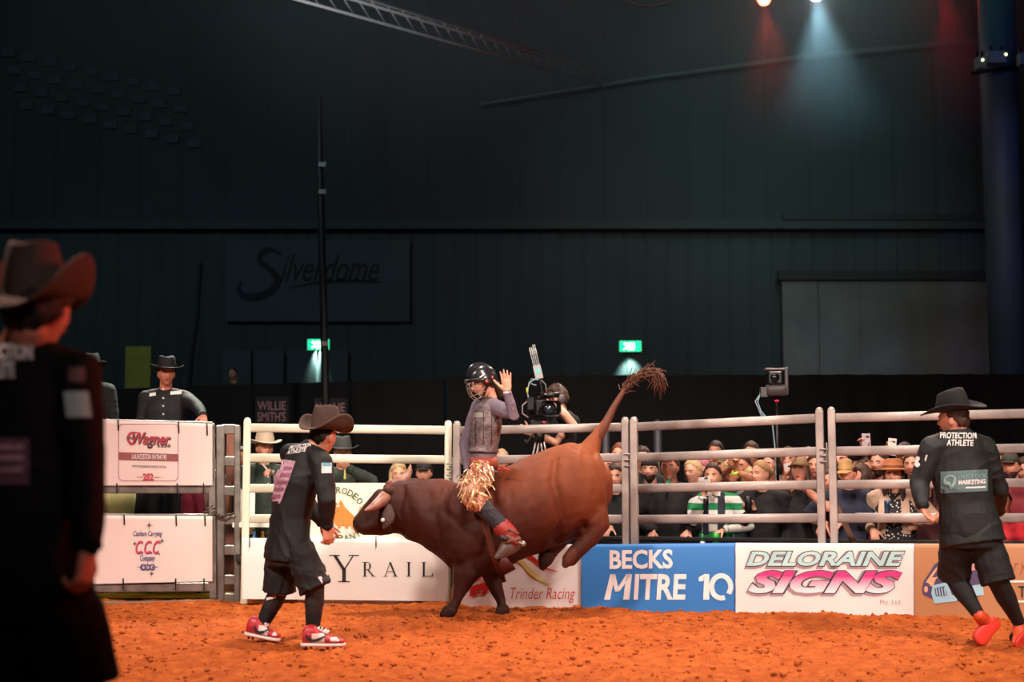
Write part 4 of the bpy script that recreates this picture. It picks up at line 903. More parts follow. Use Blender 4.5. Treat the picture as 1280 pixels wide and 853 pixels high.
# ================================================================== people
TROUSER = cloth('#0e0e10')
def person(label, J, base, skin=SKIN, shirt=BLACKCLOTH, sleeve=1.0, pants=TROUSER, legs='none', vox=0.0085, w=1.0, hem=0.06, cuffs=True, group=None, hands=(1, 1), neckr=0.055, sfold=0.005, shirtname='shirt', shorts=None, vest=None, pdisp=0.006, hk=1.0, spread=0.8):
    e = empty('person', base, label, 'person', group); k = J['k']; H = (np.asarray(J['head'], float), frame(J['face'], J.get('up', (0, 0, 1))))
    X1, X2 = nrm(J['X1']), nrm(J['X2']); b = B()
    b.head(H, k); up = H[1][:, 2]
    for s in (-1, 1): b.ell(hp(H, k, 0.073*s, -0.008, -0.004), (0.010*k, 0.020*k, 0.032*k), H[1], 10, 8)
    hb = hp(H, k, 0, -0.025, -0.06); nb = np.asarray(J['nk'], float)
    b.tube([np.asarray(J['shl']), nb, hb], [0.075, neckr+0.006, neckr], side=X2)
    R = torso_rings(J['pel'], J['wst'], J['chs'], J['shl'], J['nk'], X1, X2, w*0.86); b.loft(R, 20)
    for i in (0, 1):
        sh, el, wr = [np.asarray(J[q][i], float) for q in ('sh', 'el', 'wr')]
        b.tube([sh, sh*0.5+el*0.5, el, el*0.6+wr*0.4, wr], [0.052, 0.046, 0.040, 0.040, 0.026], side=X2)
        b.tube([np.asarray(J['shl']), sh], [0.07, 0.058], side=(0, 0, 1))
        if hands[i]: hand(b, wr, J['hd'][i], J['pn'][i], J['th'][i], J['curl'][i], 1.0*hk, spread)
        else: b.tube([wr, wr+nrm(J['hd'][i])*0.08], [0.026, 0.03])
    if legs != 'none':
        for i in (0, 1):
            hi, kn, an = [np.asarray(J[q][i], float) for q in ('hip', 'kn', 'an')]
            b.tube([hi, hi*0.5+kn*0.5, kn, kn*0.65+an*0.35, an], [0.066, 0.066, 0.052, 0.050, 0.034], side=X1)
    body = b.skin('body', skin, e, vox, 2)
    # shirt
    b = B(); b.loft(torso_rings(J['pel'], J['wst'], J['chs'], J['shl'], J['nk'], X1, X2, w, hem), 24)
    for i in (0, 1):
        sh, el, wr = [np.asarray(J[q][i], float) for q in ('sh', 'el', 'wr')]
        b.tube([np.asarray(J['shl']), sh], [(0.082*w, 0.08*w), 0.070*w], side=(0, 0, 1)); pts = [sh, sh*0.5+el*0.5]; rr = [0.070*w, 0.062*w]
        if sleeve >= 1: pts += [el, el*0.5+wr*0.5, el*0.06+wr*0.94]; rr += [0.053*w, 0.048*w, 0.036*w]
        elif sleeve > 0: pts += [sh*(1-sleeve)+el*sleeve]; rr += [0.062*w]; pts = [pts[0], pts[2]]; rr = [rr[0], rr[2]]
        if sleeve > 0: b.tube(pts, rr, side=X2)
    so = b.skin(shirtname, shirt, e, vox*1.25, 3, folds(sfold))
    if cuffs and sleeve >= 1:
        for i in (0, 1):
            el, wr = np.asarray(J['el'][i], float), np.asarray(J['wr'][i], float)
            B().tube([el*0.13+wr*0.87, wr*0.98+el*0.02], 0.037*w, side=X2, n=14, round_=False).build('cuff', shirt, e)
    if legs == 'crowd':
        pass
    return e, H, so, body
def crowd_J(px, py, Y, yaw, lean=0.0, k=0.97, hyaw=None, pitch=0.0, roll=0.0):
    """a standing figure whose head centre is seen at (px, py)"""
    hc = P(px, py, Y); a = math.radians(yaw); ha = math.radians(hyaw if hyaw is not None else yaw)
    F = V(-math.sin(a), -math.cos(a), 0); Rr = np.cross(F, (0, 0, 1)); HF = nrm(V(-math.sin(ha), -math.cos(ha), math.tan(math.radians(pitch))))
    up = nrm(V(0, 0, 1)+np.cross(HF, (0, 0, 1))*math.sin(math.radians(roll)))
    z = V(0, 0, 1); base = hc-HF*0.03-z*0.140*k-F*0.02
    nk = base+V(0, 0, -0.005); shl = nk-z*0.058*k-F*0.01; chs = shl-z*0.15*k+F*0.02-F*lean*0.3; wst = chs-z*0.20*k-F*lean; pel = wst-z*0.19*k-F*lean*0.3
    J = dict(head=hc, face=HF, up=up, k=k*1.0, nk=nk, shl=shl, chs=chs, wst=wst, pel=pel, X1=Rr, X2=Rr, F=F)
    J['sh'] = [shl+Rr*0.175*k-z*0.02, shl-Rr*0.175*k-z*0.02]; J['el'] = [None, None]; J['wr'] = [None, None]
    J['hd'] = [-z, -z]; J['pn'] = [-Rr, Rr]; J['th'] = [F, F]; J['curl'] = [0.4, 0.4]
    for i in (0, 1): setarm(J, i, 'down')
    return J
def setarm(J, i, kind, px=None, py=None, Y=None, hd=None, pn=None, th=None, curl=None, pole=None):
    s = 1 if i == 0 else -1; z = V(0, 0, 1); F, Rr = J['F'], J['X2']; sh = J['sh'][i]; k = J['k']
    if kind == 'down': tgt = sh-z*0.52*k+F*0.06+Rr*s*0.06; po = -F+Rr*s*0.3; h = (-z, -Rr*s, F); c = 0.4
    if kind == 'chest': tgt = sh-z*0.26*k+F*0.27-Rr*s*0.10; po = -z+Rr*s*0.5; h = (-Rr*s*0.6+z*0.5+F*0.3, -F*0.2-Rr*s, z); c = 0.8
    if kind == 'phone': tgt = sh+z*0.03+F*0.34-Rr*s*0.04; po = -z+Rr*s*0.4; h = (z+F*0.2, -F*0.4-Rr*s, -Rr*s); c = 0.7
    if kind == 'up': tgt = sh+z*0.36*k+F*0.22-Rr*s*0.05; po = Rr*s-z*0.3; h = (z, F-Rr*s*0.4, -Rr*s); c = 0.6
    if kind == 'rail': tgt = sh-z*0.42*k+F*0.30; po = -z*0.4+Rr*s-F*0.4; h = (F-z*0.3, -z-F*0.3, -Rr*s); c = 0.5
    if px is not None: tgt = P(px, py, Y)
    if pole is not None: po = np.asarray(pole, float)
    el, wr = ik(sh, tgt, 0.28*k, 0.26*k, po); J['el'][i], J['wr'][i] = el, wr
    J['hd'][i] = np.asarray(hd if hd is not None else h[0], float); J['pn'][i] = np.asarray(pn if pn is not None else h[1], float); J['th'][i] = np.asarray(th if th is not None else h[2], float)
    J['curl'][i] = curl if curl is not None else c
def trousers_simple(e, J, floor, m=TROUSER):
    z = V(0, 0, 1); b = B(); b.loft([(J['pel']+z*0.04, J['X1']*0.155, J['F']*0.11), (J['pel']-z*0.05, J['X1']*0.17, J['F']*0.125), (J['pel']-z*0.12, J['X1']*0.16, J['F']*0.115)], 16)
    for s in (-1, 1):
        h = J['pel']+J['X1']*s*0.085-z*0.08; f = V(h[0]+J['X1'][0]*s*0.03, h[1], floor)
        b.tube([h, (h+f)/2+J['F']*0.02, f+z*0.02], [0.085, 0.065, 0.05], side=J['X1'], n=10, round_=False)
    b.build('trousers', m, e)
    for s in (-1, 1):
        f = V(*(J['pel']+J['X1']*s*0.115)[:2], floor); B().tube([f+z*0.035-J['F']*0.05, f+z*0.04+J['F']*0.06, f+z*0.025+J['F']*0.16], [0.04, 0.04, 0.028], n=10).build('shoe', BLACKPL, e)
def shoe(e, heel, toe, up, m, solem, hgt=0.10, w_=0.045, mats=None, tongue=None, ankle=None):
    """heel and toe: where the sole meets the ground"""
    heel, toe = np.asarray(heel, float), np.asarray(toe, float); d = nrm(toe-heel); L = np.linalg.norm(toe-heel); up = nrm(np.asarray(up)-d*(np.asarray(up)@d)); s = np.cross(d, up)
    b = B(); pr_ = ((0.02, 0.036, 0.080), (0.12, 0.040, 0.105), (0.28, 0.040, 0.105), (0.42, 0.042, 0.078), (0.62, 0.048, 0.052), (0.82, 0.048, 0.040), (0.95, 0.036, 0.030), (1.0, 0.02, 0.018))
    b.loft([(heel+d*L*t+up*(h*hgt/0.105*0.5+0.018), s*wd*w_/0.045, up*h*hgt/0.105*0.5) for t, wd, h in pr_], 16, e=0.85)
    if ankle is not None: b.tube([heel+d*L*0.18+up*0.07, ankle], [0.047, 0.043], side=s)
    o = b.skin('shoe', m, e, 0.006, 2)
    b = B(); b.loft([(heel+d*L*t+up*0.0, s*(wd+0.004)*w_/0.045, up*0.0) for t, wd in ((0, 0.03),)]*0+[(heel+d*L*t+up*0.012, s*wd*w_/0.045, up*0.013) for t, wd in ((-0.02, 0.026), (0.03, 0.040), (0.2, 0.044), (0.45, 0.042), (0.7, 0.051), (0.9, 0.044), (1.01, 0.022))], 14, e=0.6)
    b.build('sole', solem, o); return o, (d, up, s, L, heel)
def bodypatch(e, o, q, m, name='printed_patch', off=0.005, uvf=None):
    uv, f = uvf or grid_uv(1, 1); return drape(name, uv, f, q, bvh_of(o), m, e, off)
def wquad(x0, y0, x1, y1, Y, sk=(0, 0, 0, 0)):
    """corners of a picture rectangle at distance Y; sk shifts (x of top, y of right side)"""
    return [P(x0, y1, Y), P(x1, y1+sk[1], Y), P(x1+sk[0], y0+sk[1], Y), P(x0+sk[0], y0, Y)]
pkprint = mat('pale_pink_print', '#c9a0b0', 0.6, var=0.35, scale=30); tealp = mat('teal_white_print', '#7fa8ae', 0.6, var=0.1)

# ------------------------------------------------ 1. protection athlete in the brown hat, middle left (seen from behind, bent towards the bull)
def hero_A():
    Y = 9.35; Rn = 0.0
    hc = P(404, 546, Y+0.02); F = nrm(V(0.62, 0.78, 0.05)); X2 = nrm(V(0.62, -0.78, 0)); X1 = nrm(V(0.55, -0.83, 0))
    J = dict(head=hc, face=F, up=nrm(V(0.08, 0.0, 1)), k=1.0, X1=X1, X2=X2)
    J['nk'] = P(394, 557, Y); J['shl'] = P(385, 570, Y); J['chs'] = P(371, 602, Y); J['wst'] = P(363, 646, Y+0.01); J['pel'] = P(361, 680, Y+0.02)
    J['sh'] = [P(401, 576, Y-0.13), P(364, 569, Y+0.14)]; J['el'] = [P(409, 626, Y-0.20), P(384, 628, Y+0.30)]; J['wr'] = [P(409, 658, Y-0.10), P(404, 655, Y+0.34)]
    J['hd'] = [V(0.10, 0.1, -1), V(0.4, 0.3, -1)]; J['pn'] = [V(-0.5, 0.8, 0.0), V(0, -1, 0)]; J['th'] = [V(1, 0.5, 0), V(1, 0, 0)]; J['curl'] = [0.55, 0.5]
    J['hip'] = [P(372, 684, Y-0.08), P(352, 684, Y+0.09)]; J['kn'] = [P(394, 734, Y-0.10), P(349, 738, Y+0.12)]; J['an'] = [P(391, 786, Y-0.04), P(329, 779, Y+0.12)]
    base = G(360, 806); e, H, so, body = person('man in a brown cowboy hat and black jersey leaning towards the bull', J, base, SKIN3, JERSEY, 1.0, legs='yes', vox=0.007, hem=0.10, w=1.12, sfold=0.009, shirtname='jersey')
    hairmt = hairm('black'); face_parts(e, H, 1.0, hairmt); B().head(H, 1.0, hair_off(0.006, 0.10)).build('hair', hairmt, e)
    hatH = (P(408, 538, Y+0.01), frame(nrm(V(0.50, 0.86, -0.02)), nrm(V(0.03, 0.02, 1))))
    cowboy_hat(e, hatH, 1.13, mat('brown_felt', '#4c362c', 0.9, var=0.3, scale=12, bump=0.15, bscale=90), mat('dark_brown_band', '#2a1c16', 0.8), side=0.088, dip=0.014, z0=0.004, tilt=0.0, crown=0.130, brim=0.072)
    b = B(); X = X1
    for i in (0, 1):
        hi, kn = J['hip'][i], J['kn'][i]; b.tube([hi, hi*0.5+kn*0.5, kn*0.94+hi*0.06, kn+(kn-hi)*0.04], [(0.105, 0.095), (0.108, 0.105), (0.112, 0.108), (0.118, 0.114)], side=X1, round_=False)
    b.loft([(J['pel']+V(0, 0, 0.10), X*0.16, V(0.9, 0.4, 0)*0.12), (J['pel']-V(0, 0, 0.02), X*0.19, V(0.9, 0.4, 0)*0.145), (J['pel']-V(0, 0, 0.14), X*0.17, V(0.9, 0.4, 0)*0.13)], 16)
    so2 = b.skin('shorts', mat('black_shorts', '#131314', 0.8, var=0.2, bump=0.2, bscale=30), e, 0.009, 3, folds(0.012, 9))
    for i in (0, 1):
        kn, an = J['kn'][i], J['an'][i]; kk = kn+(J['hip'][i]-kn)*0.12
        b = B().tube([kk, kn, kn*0.62+an*0.38, kn*0.3+an*0.7, an], [0.066, 0.062, 0.064, 0.050, 0.040], side=X1)
        b.skin('legging', mat('charcoal_legging', '#2b2626', 0.75, var=0.2, bump=0.1), e, 0.008, 2)
        B().tube([kn*0.42+an*0.58, kn*0.2+an*0.8, an], [0.056, 0.050, 0.043], side=X1, n=16).build('sock', mat('black_sock', '#0f0f10', 0.85), e)
    q = [kn_ for kn_ in ()]
    lm = e.children
    t = bvh_of([c for c in lm if c.name.startswith('legging')][1])
    kneem = mat('knee_pad_print', '#8f7f84', 0.6)
    drape('printed_patch', *grid_uv(1, 1), wquad(336, 733, 356, 745, Y-0.1), t, kneem, e, 0.006); drape('white_stripe', *grid_uv(1, 1), wquad(334, 748, 345, 751, Y-0.1, (0, -3)), t, wpr, e, 0.010)
    T = bvh_of(so)
    # prints on the back and sleeve
    drape('printed_patch', *grid_uv(1, 1), [P(331, 627, Y-0.2), P(352, 627, Y-0.2), P(370, 577, Y-0.2), P(350, 574, Y-0.2)], T, pkprint, e, 0.006)
    uv, f = text_mesh('ATHLETE', 0.03); drape('lettering', uv, f, [P(358, 569, Y-0.25), P(382, 565, Y-0.25), P(384, 559.5, Y-0.25), P(361, 563.5, Y-0.25)], T, wpr, e, 0.006)
    uv, f = text_mesh('PROTECTION', 0.03); drape('lettering', uv, f, [P(361, 563, Y-0.25), P(388, 559, Y-0.25), P(390, 554, Y-0.25), P(364, 558, Y-0.25)], T, wpr, e, 0.006)
    for k_, (yy, wd) in enumerate(((584, 12), (592, 14), (601, 14), (610, 13), (619, 12))): 
        cx_ = 360-(yy-584)*0.42; drape('print_line', *grid_uv(1, 1), [P(cx_-wd*0.45, yy+4.5, Y-0.2), P(cx_+wd*0.4, yy+4.5, Y-0.2), P(cx_+wd*0.45+1, yy, Y-0.2), P(cx_-wd*0.4+1, yy, Y-0.2)], T, mat('deep_pink_print', '#9b5f7c', 0.6), e, 0.009)
    drape('printed_patch', *grid_uv(1, 1), wquad(402, 579, 414, 592, Y-0.4), T, mat('white_teal_print', '#dfe3e4', 0.6), e, 0.006); drape('print_line', *grid_uv(1, 1), wquad(403, 579, 413, 583, Y-0.4), T, mat('teal_print', '#5fa6bd', 0.6), e, 0.008)
    # emblem on the shorts
    T2 = bvh_of(so2); drape('printed_emblem', *grid_uv(1, 1), wquad(407.5, 712, 413, 719, Y-0.4), T2, mat('pink_white_print', '#e6c4c4', 0.6), e, 0.006); drape('print_line', *grid_uv(1, 1), wquad(409, 694, 410.5, 713, Y-0.4, (-1, 0)), T2, mat('pink_white_print', '#e6c4c4'), e, 0.006)
    # shoes red and white
    rd = mat('red_leather', '#b92c35', 0.45, var=0.15); wh = mat('white_leather', '#e3d4cd', 0.45); sw = mat('dark_swoosh', '#33303c', 0.5)
    for heel, toe, upv, an in ((G(377, 811), G(431, 811)+V(0, 0.0, 0.0), (0, 0, 1), J['an'][0]), (P(307, 797, Y+0.12), P(349, 805, Y+0.08), (0.15, 0, 1), J['an'][1])):
        heel = np.asarray(heel)+V(0, 0, 0.012); toe = np.asarray(toe)+V(0, 0, 0.012)
        o, (d, up, s, L_, h0) = shoe(e, heel, toe, upv, rd, wh, 0.115, 0.047, ankle=an)
        T3 = bvh_of(o)
        def pq(t0, h0_, t1, h1_): return [heel+d*L_*t0+up*h0_+V(0, -0.2, 0), heel+d*L_*t1+up*h0_+V(0, -0.2, 0), heel+d*L_*t1+up*h1_+V(0, -0.2, 0), heel+d*L_*t0+up*h1_+V(0, -0.2, 0)]
        drape('side_panel', *grid_uv(1, 1), pq(0.25, 0.03, 0.55, 0.085), T3, wh, o, 0.003, sight=False); drape('toe_panel', *grid_uv(1, 1), pq(0.68, 0.038, 0.88, 0.06), T3, wh, o, 0.003, sight=False)
        v, f = ribbon([(0.0, 0.95), (0.15, 0.35), (0.4, 0.15), (0.7, 0.4), (1.0, 0.8)], [0.02, 0.25, 0.35, 0.2, 0.02]); drape('swoosh', v, f, pq(0.12, 0.035, 0.6, 0.085), T3, sw, o, 0.006, sight=False)
        B().tube([an+(d*0.035)+up*0.0, heel+d*L_*0.42+up*0.11, heel+d*L_*0.58+up*0.085], [(0.03, 0.012)]*3, side=s, n=10).build('tongue', wh, o)
        for t in (0.44, 0.5, 0.56, 0.62): c = heel+d*L_*t+up*(0.125-0.14*(t-0.44)); B().tube([c-s*0.026-up*0.008, c, c+s*0.026-up*0.008], 0.0045, n=6).build('lace', wpr if t > 0.5 else blkp, o)
        for t in (0.1, 0.22, 0.6, 0.75, 0.9): B().tube([heel+d*L_*t, heel+d*L_*t-up*0.012], 0.009, n=6).build('stud', rd, o)
hero_A()

# ------------------------------------------------ 2. protection athlete running at the right
def hero_B():
    Y = 9.25; X = nrm(V(0.97, 0.22, 0)); F = nrm(np.cross((0, 0, 1), X))
    J = dict(head=P(1192, 525, Y), face=nrm(V(-0.75, 0.62, -0.02)), up=nrm(V(-0.08, 0, 1)), k=1.0, X1=nrm(V(0.96, -0.1, 0.0)), X2=nrm(V(0.98, 0.12, -0.02)))
    J['nk'] = P(1196, 537, Y); J['shl'] = P(1198, 552, Y); J['chs'] = P(1201, 590, Y+0.01); J['wst'] = P(1207, 630, Y); J['pel'] = P(1213, 661, Y-0.02)
    J['sh'] = [P(1230, 560, Y+0.03), P(1166, 560, Y-0.03)]; J['el'] = [P(1249, 612, Y+0.10), P(1149, 604, Y-0.02)]; J['wr'] = [P(1248, 640, Y+0.32), P(1153, 634, Y-0.12)]
    J['hd'] = [V(0, 1, 0.1), V(0.55, 0, -0.9)]; J['pn'] = [V(-1, 0, 0), V(0.6, -0.5, 0.4)]; J['th'] = [V(0, 0, 1), V(-0.5, -1, 0.0)]; J['curl'] = [0.8, 0.75]
    J['hip'] = [P(1229, 668, Y), P(1196, 668, Y)]; J['kn'] = [P(1247, 726, Y-0.06), P(1193, 722, Y+0.14)]; J['an'] = [P(1274, 780, Y+0.14), P(1224, 770, Y-0.05)]
    e, H, so, body = person('man in a black hat and PROTECTION ATHLETE jersey running at the right', J, G(1235, 806), SKIN3, mat('green_black_jersey', '#131614', 0.7, var=0.2, bump=0.12, bscale=120), 1.0, legs='yes', vox=0.007, hem=0.10, w=1.17, sfold=0.009, shirtname='jersey')
    hm_ = hairm('brown'); face_parts(e, H, 1.0, hm_); B().head(H, 1.0, hair_off(0.010, 0.03)).build('hair', hm_, e)
    cowboy_hat(e, (P(1192, 515, Y), frame(nrm(V(-0.86, 0.5, -0.16)), nrm(V(-0.12, -0.1, 1)))), 1.06, mat('black_felt', '#131314', 0.85, bump=0.1, bscale=90), mat('black_band', '#0a0a0b', 0.5), side=0.045, dip=0.01, z0=0.010, crown=0.120, brim=0.088, tilt=0.05)
    b = B(); X1 = J['X1']; Fv = np.cross(X1, (0, 0, 1))
    for i in (0, 1):
        hi, kn = J['hip'][i], J['kn'][i]; b.tube([hi, hi*0.5+kn*0.5, kn*0.94+hi*0.06, kn+(kn-hi)*0.04], [(0.105, 0.10), (0.112, 0.105), (0.108, 0.10), (0.112, 0.105)], side=X1, round_=False)
    b.loft([(J['pel']+V(0, 0, 0.10), X1*0.17, Fv*0.12), (J['pel']-V(0, 0, 0.02), X1*0.205, Fv*0.15), (J['pel']-V(0, 0, 0.12), X1*0.19, Fv*0.13)], 16)
    b.skin('shorts', mat('black_shorts', '#131314', 0.8), e, 0.009, 3, folds(0.012, 8))
    for i in (0, 1):
        kn, an = J['kn'][i], J['an'][i]; kk = kn+(J['hip'][i]-kn)*0.12
        B().tube([kk, kn, kn*0.62+an*0.38, kn*0.3+an*0.7, an], [0.074, 0.068, 0.066, 0.050, 0.040], side=X1).skin('legging', mat('black_legging', '#131213', 0.8, bump=0.1), e, 0.008, 2)
    T = bvh_of(so); Yq = Y-0.4
    for st, x0, y0, x1, y1 in (('PROTECTION', 1175, 541, 1220, 548.5), ('ATHLETE', 1183, 549.8, 1216, 557.3)):
        uv, f = text_mesh(st, 0.02); drape('lettering', uv, f, wquad(x0, y0, x1, y1, Yq, (0.5, 0.6)), T, wpr, e, 0.006)
    drape('printed_patch', *grid_uv(1, 1), wquad(1176, 590, 1234, 617, Yq, (0, -3)), T, mat('slate_teal_print', '#5e7a7b', 0.6), e, 0.005)
    uv, f = text_mesh('LIVESTOCK', 0.0); drape('lettering', uv, f, wquad(1198, 594, 1232, 599, Yq, (0, -1.5)), T, mat('pale_teal_print', '#93b5b5', 0.6), e, 0.009)
    uv, f = text_mesh('MARKETING', 0.04); drape('lettering', uv, f, wquad(1198, 600.5, 1231, 606.5, Yq, (0, -1.5)), T, wpr, e, 0.009)
    drape('print_line', *grid_uv(1, 1), wquad(1207, 609, 1231, 611, Yq, (0, -1)), T, wpr, e, 0.009)
    for pts, ws in (([(0.1, 0.8), (0.5, 0.95), (0.9, 0.85), (0.85, 0.45), (0.55, 0.05)], [0.15, 0.1, 0.15, 0.2, 0.15]), ([(0.1, 0.8), (0.15, 0.5), (0.45, 0.4), (0.6, 0.1)], [0.1, 0.3, 0.15, 0.1])):
        v, f = ribbon(pts, ws); drape('map_emblem', v, f, wquad(1180, 594, 1195, 612, Yq), T, mat('pale_teal_print', '#93b5b5'), e, 0.009)
    for pts, ws in (([(0.2, 0.9), (0.8, 0.8), (0.3, 0.5), (0.7, 0.45)], [0.2, 0.3, 0.3, 0.3]), ([(0.1, 0.35), (0.5, 0.15), (0.9, 0.3)], [0.2, 0.4, 0.2])):
        v, f = ribbon(pts, ws); drape('sleeve_print', v, f, wquad(1143, 571, 1151, 584, Yq), T, wpr, e, 0.006)
    orr = mat('orange_red_shoe', '#e2532f', 0.45, var=0.2); dks = mat('plum_shoe', '#3a2a30', 0.6)
    # left foot kicked back on its toe, right foot about to lift
    o, (d, up, s, L_, h0) = shoe(e, P(1247, 776, Y-0.02), P(1222, 803, Y-0.06), (0.5, 0.55, 0.5), orr, mat('coral_sole', '#e23c2c', 0.5), 0.10, 0.05, ankle=J['an'][1])
    for t in (0.45, 0.53, 0.61): c = h0+d*L_*t+up*0.085; B().tube([c-s*0.028, c+up*0.006, c+s*0.028], 0.005, n=6).build('lace', dks, o)
    o, (d, up, s, L_, h0) = shoe(e, P(1289, 790, Y+0.10), P(1272, 812, Y+0.02), (-0.1, 0.75, 0.45), orr, mat('coral_sole', '#e23c2c'), 0.10, 0.05, ankle=J['an'][0])
    for t in (0.45, 0.53, 0.61): c = h0+d*L_*t+up*0.085; B().tube([c-s*0.028, c+up*0.006, c+s*0.028], 0.005, n=6).build('lace', dks, o)
hero_B()

# ------------------------------------------------ 3. out of focus man close at the left
def hero_C():
    Y = 4.0; X2 = nrm(V(0.98, -0.18, 0.0)); X1 = nrm(V(0.99, -0.1, 0))
    J = dict(head=P(48, 386, Y-0.02), face=nrm(V(0.50, 0.86, -0.05)), up=nrm(V(0.05, 0, 1)), k=1.02, X1=X1, X2=X2)
    J['nk'] = P(30, 428, Y); J['shl'] = P(28, 458, Y); J['chs'] = P(26, 520, Y+0.02); J['wst'] = P(26, 615, Y); J['pel'] = P(28, 700, Y)
    J['sh'] = [P(93, 468, Y-0.02), P(-48, 462, Y+0.05)]; J['el'] = [P(106, 585, Y-0.06), P(-72, 590, Y)]; J['wr'] = [P(109, 688, Y-0.14), P(-70, 700, Y+0.05)]
    J['hd'] = [V(-0.05, -0.1, -1), V(0, 0, -1)]; J['pn'] = [V(-0.9, 0.3, 0), V(1, 0, 0)]; J['th'] = [V(0.3, 1, 0), V(0, 1, 0)]; J['curl'] = [0.8, 0.5]
    J['hip'] = [P(66, 730, Y), P(-10, 730, Y)]; J['kn'] = [V(*P(92, 900, Y+0.02)[:2], 0.50), V(*P(-24, 900, Y+0.02)[:2], 0.50)]; J['an'] = [V(J['kn'][0][0]+0.02, Y-0.03, 0.09), V(J['kn'][1][0]-0.02, Y-0.03, 0.09)]
    e, H, so, body = person('out of focus man in a dark cowboy hat standing close at the left edge', J, V(P(28, 700, Y)[0], Y, 0), SKIN3, mat('black_jersey_near', '#0d0e0f', 0.8, var=0.2, spec=0.2), 1.0, legs='yes', vox=0.008, hem=0.10, w=1.10, sfold=0.008, shirtname='jersey', neckr=0.06)
    hm_ = hairm('black'); face_parts(e, H, 1.0, hm_); B().head(H, 1.02, hair_off(0.014, -0.34)).build('hair', hm_, e)
    cowboy_hat(e, (P(42, 375, Y-0.02), frame(nrm(V(0.12, 0.98, 0.10)), nrm(V(0.02, -0.10, 1)))), 1.0, mat('grey_brown_felt', '#4f4038', 0.9, var=0.2, scale=10), mat('black_band', '#0a0a0b'), side=0.13, dip=0.03, z0=0.0, crown=0.155, brim=0.092)
    b = B(); Fv = np.cross(X1, (0, 0, 1))
    for i in (0, 1):
        hi, kn = J['hip'][i], J['kn'][i]; b.tube([hi, hi*0.5+kn*0.5, kn], [(0.112, 0.105), (0.128, 0.12), (0.128, 0.12)], side=X1, round_=False)
    b.loft([(J['pel']+V(0, 0, 0.10), X1*0.18, Fv*0.13), (J['pel']-V(0, 0, 0.06), X1*0.21, Fv*0.155), (J['pel']-V(0, 0, 0.16), X1*0.20, Fv*0.14)], 16)
    b.skin('shorts', mat('black_shorts_near', '#0c0c0d', 0.85, spec=0.2), e, 0.011, 3, folds(0.012, 7))
    for i in (0, 1):
        kn, an = J['kn'][i], J['an'][i]
        B().tube([kn+V(0, 0, 0.08), kn, kn*0.6+an*0.4, an], [0.066, 0.062, 0.062, 0.042], side=X1).skin('legging', mat('black_legging', '#131213'), e, 0.009, 2)
        hl = V(an[0], Y-0.08, 0.01); shoe(e, hl, hl+V(0.03, 0.28, 0), (0, 0, 1), BLACKPL, blkp, 0.1, 0.048, ankle=an)
    T = bvh_of(so); Yq = Y-0.5
    for st, x0, y0, x1, y1 in (('PROTECTION', -42, 431, 41, 451), ('ATHLETE', -30, 453, 19, 473)):
        uv, f = text_mesh(st, 0.05); drape('lettering', uv, f, wquad(x0, y0, x1, y1, Yq), T, wpr, e, 0.006)
    drape('printed_patch', *grid_uv(1, 1), wquad(-70, 548, 37, 606, Yq), T, mat('dim_pink_print', '#6e4a60', 0.7), e, 0.006)
    for y in (556, 569, 584): drape('print_line', *grid_uv(1, 1), wquad(-60, y, 30, y+7, Yq), T, pkprint, e, 0.010)
    drape('printed_patch', *grid_uv(1, 1), wquad(84, 490, 114, 522, Yq, (-4, 0)), T, mat('pale_teal_white_print', '#b9cdcb', 0.6), e, 0.006); drape('printed_emblem', *grid_uv(1, 1), wquad(86, 460, 106, 478, Yq), T, mat('mauve_print', '#6b4a4a', 0.6), e, 0.006)
hero_C()

# ================================================================== the bull
BY = 11.4
hide = mat('bull_hide', '#7a3a1e', 0.6, scale=5, col2='#5e2a18', bump=0.22, bscale=190, spec=0.35)
nt = hide.node_tree; L = nt.links.new; bs = nt.nodes['Principled BSDF']; tc = nt.nodes.new('ShaderNodeTexCoord'); mp = nt.nodes.new('ShaderNodeMapping'); L(tc.outputs['Object'], mp.inputs['Vector'])
mp.inputs['Rotation'].default_value = (0, math.radians(-28), 0); sx = nt.nodes.new('ShaderNodeSeparateXYZ'); L(mp.outputs[0], sx.inputs[0])
# coat colour: black-brown head, neck and legs; chestnut flank; ginger back and rump
cr = nt.nodes.new('ShaderNodeValToRGB'); els = cr.color_ramp.elements; els[0].position = 0.0; els[0].color = (*lin('#341812'), 1); els[1].position = 1.0; els[1].color = (*lin('#8a4a29'), 1)
for p_, c_ in ((0.20, '#3c1c14'), (0.40, '#4a2117'), (0.58, '#64301b'), (0.78, '#743b20')): q = els.new(p_); q.color = (*lin(c_), 1)
sz = nt.nodes.new('ShaderNodeSeparateXYZ'); L(tc.outputs['Object'], sz.inputs[0])
def mth(op, a, b_): n_ = nt.nodes.new('ShaderNodeMath'); n_.operation = op; [L(x, n_.inputs[i]) if not isinstance(x, float) else setattr(n_.inputs[i], 'default_value', x) for i, x in enumerate((a, b_))]; return n_.outputs[0]
nn = nt.nodes.new('ShaderNodeTexNoise'); nn.inputs['Scale'].default_value = 4.0; nn.inputs['Detail'].default_value = 8; L(tc.outputs['Object'], nn.inputs['Vector'])
val = mth('ADD', mth('ADD', mth('MULTIPLY', sz.outputs['X'], 0.28), mth('MULTIPLY', sz.outputs['Z'], 0.85)), mth('MULTIPLY', nn.outputs['Fac'], 0.35))
val = mth('ADD', val, -0.52); L(val, cr.inputs['Fac']); L(cr.outputs[0], bs.inputs['Base Color']); bs.inputs['Specular IOR Level'].default_value = 0.22
bb = V(P(612, 700, BY)[0], BY, 0)
bull = empty('bull', bb, 'brown bucking bull with lowered head and both hind legs in the air', 'bull')
